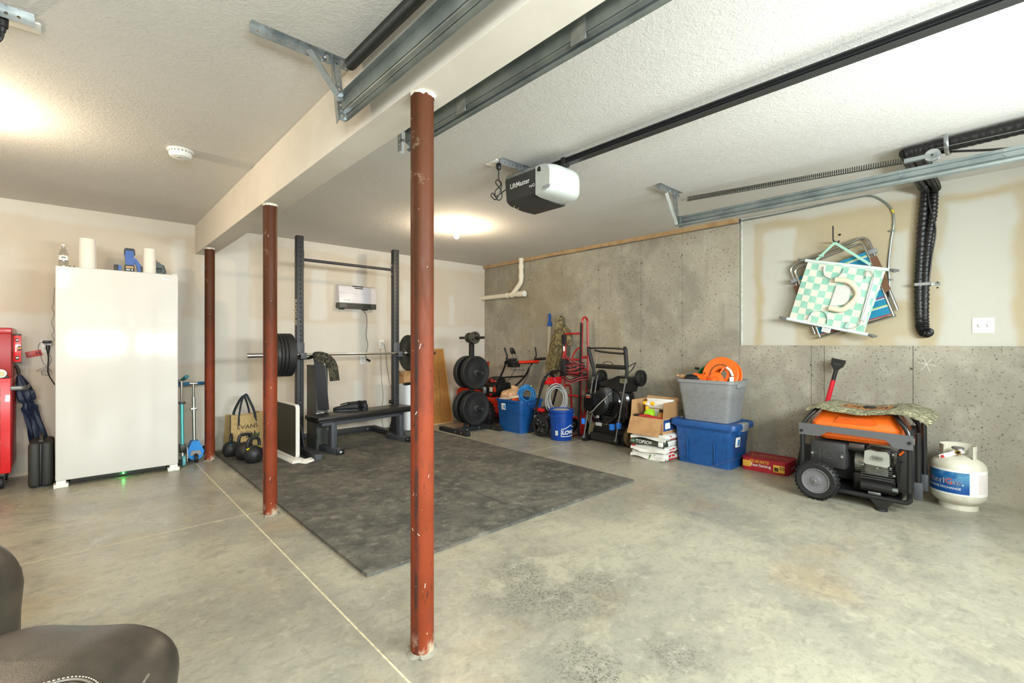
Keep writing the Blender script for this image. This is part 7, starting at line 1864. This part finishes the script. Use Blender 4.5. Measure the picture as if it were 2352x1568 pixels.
MB().grid(dr2, 30, 8, .0006).build('orange_print', M_('print_tan_orange', '#b3743c', 0.85, hex2='#8a5a32', scale=25), cm, smooth=60)
def dtx(x, z):
    q = V(*drape(.45 + x / .73, .52 + z / .52)); q.z += .0118; return q
for k in range(8): MB().grid(lambda u, v: dtx(-.14 + k * .042 + u * .014 + v * .012 * (1 if k % 2 else -.4), -.045 + v * .09), 2, 4).build('print_mark', M_('ink_black', '#1a1a1a', 0.6), cm)
# shovel behind the generator
t = thing('shovel', 'red shaft shovel with black D-grip standing behind the generator', 'shovel', (0, 0, 0))
sh = [onX(1925, 832, 4.87), onX(1905, 905, 4.86)]; dirs = (sh[1] - sh[0]).normalized()
a, b = sh[0], sh[0] + dirs * ((sh[0].z - .02) / -dirs.z)
xa = V(1, 0, 0); sd = dirs.cross(xa).normalized()
m_ = Matrix(((sd.x, xa.x, -dirs.x, a.x), (sd.y, xa.y, -dirs.y, a.y), (sd.z, xa.z, -dirs.z, a.z), (0, 0, 0, 1)))
MB().prism([(-.010, -.09), (.010, -.09), (.020, -.06), (.045, -.03), (.052, .01), (.050, .028), (-.050, .028), (-.052, .01), (-.045, -.03), (-.020, -.06)], -.014, .014, 'xz', m_).build('d_grip', BLACK, t)
MB().prism([(-.03, -.006), (.03, -.006), (.022, -.028), (-.022, -.028)], -.016, .016, 'xz', m_).build('grip_opening', M_('grip_inner', '#2c2c2c', 0.4), t)
MB().cyl(a + dirs * .07, a + dirs * .165, .0165, n=14).build('ferrule', BLACK, t)
MB().cyl(a + dirs * .16, b - dirs * .30, .0185, n=16).build('shaft', M_('shaft_red', '#c0172a', 0.35), t)
bq = T(*b) @ Matrix(((sd.x, xa.x, -dirs.x, 0), (sd.y, xa.y, -dirs.y, 0), (sd.z, xa.z, -dirs.z, 0), (0, 0, 0, 1)))
MB().prism([(-.10, .0), (.10, .0), (.11, .20), (.09, .24), (.02, .26), (-.02, .26), (-.09, .24), (-.11, .20)], -.003, .003, 'xz', bq @ T(0, .0, 0)).build('blade', BLACK, t)
MB().prism([(-.02, .22), (.02, .22), (.019, .36), (-.019, .36)], -.012, .012, 'xz', bq).build('socket', BLACK, t)
# ------------------------------------------------------------------ propane tank
PTX, PTY = 4.70, .312
t = thing('propane_tank', 'white propane tank with blue and white label beside the generator', 'gas tank', (PTX, PTY, 0), -50)
PW = M_('tank_white', '#d9d5c4', 0.4, hex2='#c9c3ae', scale=10)
R_ = .152
MB().lathe([(.105, 0), (.108, .0), (.108, .035), (.10, .04)], 40, caps=False).build('foot_ring', PW, t)
MB().lathe([(.03, .022), (.10, .030), (.138, .062), (.149, .085), (R_, .11), (R_, .295), (.148, .315), (.132, .338), (.095, .362), (.03, .378), (.003, .379)], 48).build('vessel', PW, t)
def collar(z0, z1, a0, a1, n):
    return MB().lathe([(.100, z0), (.100, z1), (.0965, z1), (.0965, z0), (.100, z0)], n, arc=(math.radians(a0), math.radians(a1)), caps=False)
collar(.418, .452, -76, 182, 44).build('guard_rim', PW, t)
collar(.345, .42, 20, 118, 20).build('guard_wall', PW, t)
collar(.345, .42, 160, 182, 6).build('guard_post', PW, t)
collar(.335, .42, -76, -50, 6).build('guard_post', PW, t)
collar(.345, .375, 118, 160, 10).build('guard_sill', PW, t)
F0 = -126                                         # the side that faces the room
m_ = RZ(F0 + 90)
MB().cyl((0, 0, .37), (0, 0, .415), .018, n=14).build('valve_body', BRASS, t)
MB().cyl(m_ @ V(0, -.01, .404), m_ @ V(0, -.070, .404), .0165, n=16).build('valve_outlet', BRASS, t)
MB().cyl(m_ @ V(0, -.070, .404), m_ @ V(0, -.0715, .404), .010, n=12).build('outlet_bore', M_('hole_black', '#050505', 0.9), t)
MB().lathe([(.004, 0), (.034, 0), (.036, .006), (.034, .014), (.006, .016)], 10, T(0, .0, .418)).build('hand_wheel', M_('valve_grey', '#6c6b66', 0.5), t)
MB().prism([(-.020, -.014), (.035, -.014), (.028, .016), (-.105, .016), (-.115, -.014)], -.0665, -.064, 'xz', m_ @ T(0, 0, .404) @ RY(-26)).build('seal_tag', WHITE, t)
MB().cyl(m_ @ V(-.082, -.064, .364), m_ @ V(-.082, -.073, .363), .011, n=6).build('seal_plug', M_('red_plastic', '#c8342a', 0.45), t)
def tw(ang0, z0):
    def fn(x, z): a = math.radians(ang0) + x / R_; return ((R_ + .0012) * math.cos(a), (R_ + .0012) * math.sin(a), z + z0)
    return fn
def off(fn, k):
    def g_(x, z): q = fn(x, z); return (q[0] * (1 + k), q[1] * (1 + k), q[2])
    return g_
lw = tw(F0, .202)
MB().grid(lambda u, v: lw((u - .5) * .47, (v - .5) * .178), 44, 3).build('label_sheet', PAPER, t)
lt = NT('label_blue'); zq = lt.xyz()[2]
lt.set(lt.mix(lt.ramp(zq, .13, .27), lin('#0c4a90'), lt.mix(lt.ramp(lt.noise(9, 3, .5), .4, .6), lin('#175f9e'), lin('#5793b6'))), 0.4)
lb = tw(F0 - 34, .200)
lb1, lb2, lb3 = off(lb, .004), off(lb, .008), off(lb, .012)
MB().grid(lambda u, v: lb1((u - .5) * .30, (v - .5) * .150), 34, 3).build('label_print', lt.m, t)
NV = M_('ink_navy', '#1a2f6a', 0.5); RDI = M_('red_plastic', '#c8342a', 0.45)
full = text_data('AmeriGas.', 0.0); xs_ = [v.x for v in full[0]]; wid = max(xs_) - min(xs_)
ls_ = .056; x0_ = -wid * ls_ / 2
MB().text('AmeriGas.', ls_, fn=lambda x, z: lb2(x, z + .004), bold=.020).build('lettering', WHITE, t, smooth=0)
def adv(s): q = [v.x for v in text_data(s, 0.0, 'LEFT')[0]]; return max(q)
p_ = 0.0
for wd_, mt_ in (('A', RDI), ('meri', NV), ('G', RDI), ('as', NV)):
    pre = {'A': '', 'meri': 'A', 'G': 'Ameri', 'as': 'AmeriG'}[wd_]
    st_x = (adv(pre) + .05 if pre else 0.0) * ls_
    MB().text(wd_, ls_, fn=lambda x, z: lb3(x + x0_ + st_x, z + .004), bold=.004, align='LEFT').build('lettering', mt_, t, smooth=0)
MB().text('PROPANE EXCHANGE', .0215, fn=lambda x, z: lb2(x - .002, z - .040), bold=.010).build('lettering', WHITE, t, smooth=0)
rr_ = off(tw(F0 + 57, .202), .004)
for k in range(11): MB().grid(lambda u, v: rr_((u - .5) * .075, .06 - k * .012 - v * .003), 6, 1).build('fine_print', M_('print_pink', '#c9a0a0', 0.7), t)
# ------------------------------------------------------------------ folding beach chairs on a wall hook
hkx = DRY_X
p = onX(1917, 555, hkx - .10); pt = onX(1917, 522, hkx - .12)
t = thing('wall_hook', 'long black utility hook on the drywall carrying the beach chairs', 'hook', (0, 0, 0))
MB().tube(round_path([(hkx, p.y - .01, p.z + .02), (hkx - .02, p.y - .01, p.z), (hkx - .15, p.y, p.z), (hkx - .155, p.y, p.z + .13)], .02), .006, 8).build('hook', BLACK, t)
q = onX(1929, 539, hkx); MB().ball((hkx - .004, q.y, q.z), (.004, .011, .009), 10, 6).build('anchor', BLACK, t)
ALT = M_('chair_tube', '#b9b8b2', 0.25, 0.9); BRN = M_('arm_brown', '#6e4a32', 0.6)
# chair with teal stripes (behind)
q0, q1 = onX(1815, 608, 4.93), onX(1985, 540, 4.93)
ang = math.degrees(math.atan2(q1.z - q0.z, q0.y - q1.y)); cc = onX(1925, 640, 4.93)
ca = thing('beach_chair', 'folded teal striped aluminium beach chair hanging on the drywall hook', 'folding chair', (4.945, cc.y, cc.z), 0, 'folded beach chairs')
ca.rotation_euler = (Matrix.Rotation(math.radians(-90), 3, 'Z') @ Matrix.Rotation(math.radians(-ang), 3, 'Y')).to_euler()
wA = .31
inv = (Matrix.Rotation(math.radians(-90), 4, 'Z') @ Matrix.Rotation(math.radians(-ang), 4, 'Y')).inverted()
def la(px, py, X=4.93): d_ = onX(px, py, X) - V(4.945, cc.y, cc.z); return inv @ d_
tl0, tr0 = la(1811, 612), la(1988, 540)
ztop = (tl0.z + tr0.z) / 2 - .0; xl, xr = la(1812, 612).x, la(1990, 545).x
zbot = la(2040, 700).z - .06
MB().tube(round_path([(xl, .015, zbot), (xl, .015, ztop), (xr, .015, ztop), (xr, .015, zbot)], .06), .0115, 10).build('rear_frame', ALT, ca)
MB().tube(round_path([(xl + .035, -.015, zbot - .04), (xl + .035, -.015, ztop - .045), (xr - .035, -.015, ztop - .045), (xr - .035, -.015, zbot - .04)], .05), .0115, 10).build('front_frame', ALT, ca)
MB().tube([(xl + .02, .0, zbot - .04), (xr - .02, .0, zbot - .04)], .010, 8).build('foot_bar', ALT, ca)
zf1, zf0 = ztop - .135, zbot - .02
stp = []
for k in range(5):
    b0 = zf1 - .028 - k * .150
    stp += [(b0 - .007, b0, '#c3c95e'), (b0 - .016, b0 - .010, '#dcdcd0'), (b0 - .085, b0 - .078, '#a0263c'), (b0 - .098, b0 - .092, '#d0d0c8')]
MB().grid(lambda u, v: (xl + .045 + u * (xr - xl - .09), -.02 - .012 * math.sin(u * PI), zf0 + (zf1 - zf0) * v), 12, 10, .003).build('fabric', mat_stripes('beach_teal_stripes', stp, base='#167a9c'), ca)
for s, xx in ((-1, xl), (1, xr)):
    MB().prism([(-.022, 0), (.022, 0), (.028, -.12), (.022, -.30), (-.022, -.32), (-.03, -.16)], -.03, -.018, 'xz', T(xx - s * .005, 0, ztop - .20)).build('armrest', BRN, ca)
    MB().box(xx - .03, xx + .03, -.03, .02, ztop - .17, ztop - .13, .006).build('hinge_block', GREYP, ca)
# mint checkered chair in front
f0, f1 = onX(1850, 598, 4.89), onX(2048, 620, 4.89)
ang2 = math.degrees(math.atan2(f1.z - f0.z, f0.y - f1.y)); c2 = onX(1930, 690, 4.89)
cbn = thing('beach_chair', 'folded mint checkered fabric beach chair hanging in front on the hook', 'folding chair', (4.885, c2.y, c2.z), 0, 'folded beach chairs')
rot2 = Matrix.Rotation(math.radians(-90), 3, 'Z') @ Matrix.Rotation(math.radians(-ang2), 3, 'Y'); cbn.rotation_euler = rot2.to_euler()
inv2 = rot2.to_4x4().inverted()
def lbk(px, py, X=4.885): return inv2 @ (onX(px, py, X) - V(4.885, c2.y, c2.z))
a_, b_, c_, d_ = lbk(1840, 598), lbk(2060, 620), lbk(1797, 733), lbk(2010, 768)
zt_, zb_ = (a_.z + b_.z) / 2, (c_.z + d_.z) / 2
fx0, fx1, gx0, gx1 = lbk(1857, 600).x, lbk(2035, 620).x, lbk(1812, 735).x, lbk(1985, 765).x
MINT = mat_checker('mint_checker', '#9fcfbb', '#dcdccb', .058); STW = M_('strap_white', '#d9e2e0', 0.7); MNT = M_('strap_mint', '#a6d3bf', 0.7); PILL = M_('pillow_cream', '#e2d6bd', 0.85)
MB().grid(lambda u, v: ((gx0 + (gx1 - gx0) * u) * (1 - v) + (fx0 + (fx1 - fx0) * u) * v, -.006 - .016 * math.sin(u * PI) * math.sin(v * PI) + .004 * math.sin(u * 9 + v * 7), zb_ + (zt_ - zb_) * v), 24, 20, .003).build('fabric', MINT, cbn, smooth=60)
for x0, x1, z in ((lbk(1836, 597).x, lbk(2062, 620).x, zt_), (lbk(1793, 733).x, lbk(2012, 770).x, zb_)):
    MB().cyl((x0, 0, z), (x1, 0, z), .0105, n=12).build('frame_tube', GALV, cbn)
    MB().cyl((x0 + .05, 0, z), (x1 - .05, 0, z), .0145, n=12).build('fabric_sleeve', STW, cbn)
    for e, s in ((x0, -1), (x1, 1)): MB().tube([(e - s * .05, -.006, z + .002), (e - s * .02, -.01, z - .004), (e + s * .012, -.004, z + .003)], [.011, .015, .008], 8).build('tube_end', M_('tube_end_grey', '#8d8f8c', 0.4, 0.6), cbn)
for ctr_, sgn in ((lbk(1918, 615), -1), (lbk(1880, 738), 1)):
    MB().tube(smooth_path([ctr_ + V(-.075, -.026, 0), ctr_ + V(-.06, -.03, sgn * .06), ctr_ + V(-.02, -.03, sgn * .09), ctr_ + V(.03, -.03, sgn * .09), ctr_ + V(.065, -.03, sgn * .05), ctr_ + V(.075, -.026, 0)], 5), .008, 8, flat=(1, .4)).build('loop_strap', STW, cbn)
MB().tube(smooth_path([lbk(1992, 640) + V(0, -.03, 0), lbk(1996, 622) + V(0, -.03, 0), lbk(2010, 628) + V(0, -.03, 0), lbk(2008, 645) + V(0, -.03, 0), lbk(1985, 725) + V(0, -.03, 0), lbk(1972, 750) + V(0, -.03, 0), lbk(1945, 752) + V(0, -.03, 0), lbk(1952, 738) + V(0, -.03, 0)], 6), .008, 8, flat=(1, .4)).build('frame_piping', STW, cbn)
po = [(1925, 640), (1960, 645), (1975, 665), (1968, 690), (1950, 710), (1915, 715), (1905, 702), (1928, 698), (1948, 690), (1955, 668), (1945, 655), (1922, 650)]
pc = [lbk(*p) + V(0, -.045, 0) for p in ((1922, 643), (1950, 647), (1968, 662), (1972, 680), (1955, 700), (1935, 712), (1908, 708))]
MB().tube(smooth_path(pc, 6), .024, 10).build('pillow_roll', PILL, cbn, smooth=60)
MB().grid(lambda u, v: lbk(1924, 655).lerp(lbk(1908, 702), v).lerp(lbk(1958, 658).lerp(lbk(1950, 700), v), u) + V(0, -.036, 0), 4, 4, .004).build('pillow_panel', M_('pillow_grey', '#d3d3cf', 0.8), cbn)
MB().grid(lambda u, v: lbk(2003, 645).lerp(lbk(1978, 735), v).lerp(lbk(2008, 645).lerp(lbk(1992, 738), v), u) + V(0, -.032, 0), 4, 4, .004).build('pocket', STW, cbn)
hk = lbk(1918, 556, 4.87)
for px_, py in ((1876, 598), (2000, 608)):
    e = lbk(px_, py); MB().bar(e + V(0, -.016, 0), hk + V(0, 0, -.004), .020, .0025, up=(0, 1, 0)).build('carry_strap', MNT, cbn)
e = lbk(1888, 588); MB().box(e.x - .018, e.x + .018, -.03, -.016, e.z - .008, e.z + .008, .003, T(0, 0, 0)).build('strap_buckle', MNT, cbn)
e = lbk(1898, 757); MB().box(e.x - .034, e.x + .034, -.008, -.006, e.z - .024, e.z + .026, .001).build('care_label', PAPER, cbn)
for k in range(4): MB().box(e.x - .024, e.x + .024, -.0092, -.008, e.z - .014 + k * .009, e.z - .012 + k * .009).build('label_print', M_('ink_grey', '#55565a', 0.6), cbn)
# ------------------------------------------------------------------ leather recliner in the corner by the camera
LTH = NT('brown_leather')
ln = LTH.noise(320, 3, .6); lw_ = LTH.noise(6, 4, .6)
LTH.set(LTH.mix(LTH.ramp(lw_, .35, .7), lin('#2d2822'), lin('#403930')), LTH.ramp(ln, .3, .7, .28, .42)).bump(LTH.math('ADD', ln, LTH.math('MULTIPLY', LTH.noise(28, 4, .6), .5)), .35, .0012)
LTH = LTH.m
ac = onZ(150, 1560, .545)
rc = thing('recliner', 'dark brown leather recliner chair with pale stitched seams', 'recliner', (ac.x, ac.y, 0), math.degrees(-YAW))
# local: x right in the picture, y away from the camera
def pil(cx, cy, cz, sx, sy, sz, p=.55, n=28, m=16, amp=.006):
    def sg(v): return math.copysign(abs(v) ** p, v)
    def fn(u, v):
        a = 2 * PI * u; th = -PI / 2 + PI * v
        x, y, z = sg(math.cos(th)) * sg(math.cos(a)) * sx, sg(math.cos(th)) * sg(math.sin(a)) * sy, sg(math.sin(th)) * sz
        k = amp * mnoise.noise(V(x * 9, y * 9, z * 9))
        return (cx + x + k, cy + y + k, cz + z + k)
    return fn
SCX, SCY, SRX, SRY = -.145, .045, .25, .215
seatf = pil(SCX, SCY, .40, SRX, SRY, .148, .62)
MB().grid(seatf, 56, 32).build('seat_cushion', LTH, rc, smooth=70)
MB().grid(pil(-.83, .36, .40, .25, .2, .235, .6), 40, 24).build('arm_cushion', LTH, rc, smooth=70)
MB().box(-.80, .04, -.22, .20, .03, .30, .05, seg=3).build('base', LTH, rc)
for x in (-.70, -.02):
    for y in (-.16, .14): MB().cyl((x, y, 0), (x, y, .035), .025, n=14).build('foot', BLACK, rc)
# piping seam with stitches, laid on the cushion
def onseat(x, y):
    dx, dy = abs((x - SCX) / SRX), abs((y - SCY) / SRY)
    h_ = max(0.0, 1 - (dx ** (2 / .62) + dy ** (2 / .62))) if True else 0
    r_ = (dx ** (2 / .62) + dy ** (2 / .62)) ** .5
    return .40 + .148 * (max(0, 1 - r_ ** 2) ** .5) ** .62 + .003
sm = smooth_path([(-.07, -.07, 0), (-.03, -.025, 0), (.01, .005, 0), (.045, .008, 0), (.072, -.01, 0), (.085, -.06, 0)], 8)
sp_ = [V(p.x, p.y, onseat(p.x, p.y) + .002) for p in sm]
MB().tube(sp_, .0024, 8).build('piping', M_('leather_edge', '#5e554a', 0.5), rc)
stt = MB()
for off_ in (.008, -.009):
    for i in range(len(sp_) - 1):
        d_ = (sp_[i + 1] - sp_[i]); n_ = V(-d_.y, d_.x, 0).normalized(); a = sp_[i] + n_ * off_; b = sp_[i] + d_ * .62 + n_ * off_
        a.z = onseat(a.x, a.y) + .001; b.z = onseat(b.x, b.y) + .001; stt.tube([a, b], .0011, 5)
stt.build('stitching', M_('stitch_cream', '#b9ae98', 0.7), rc)['kind'] = 'stuff'
sm2 = smooth_path([(.090, .09, 0), (.0985, .03, 0), (.1, -.03, 0), (.098, -.12, 0)], 6)
MB().tube([V(p.x, p.y, onseat(p.x, p.y) + .002) for p in sm2], .003, 8).build('piping', M_('leather_edge', '#5e554a', 0.5), rc)
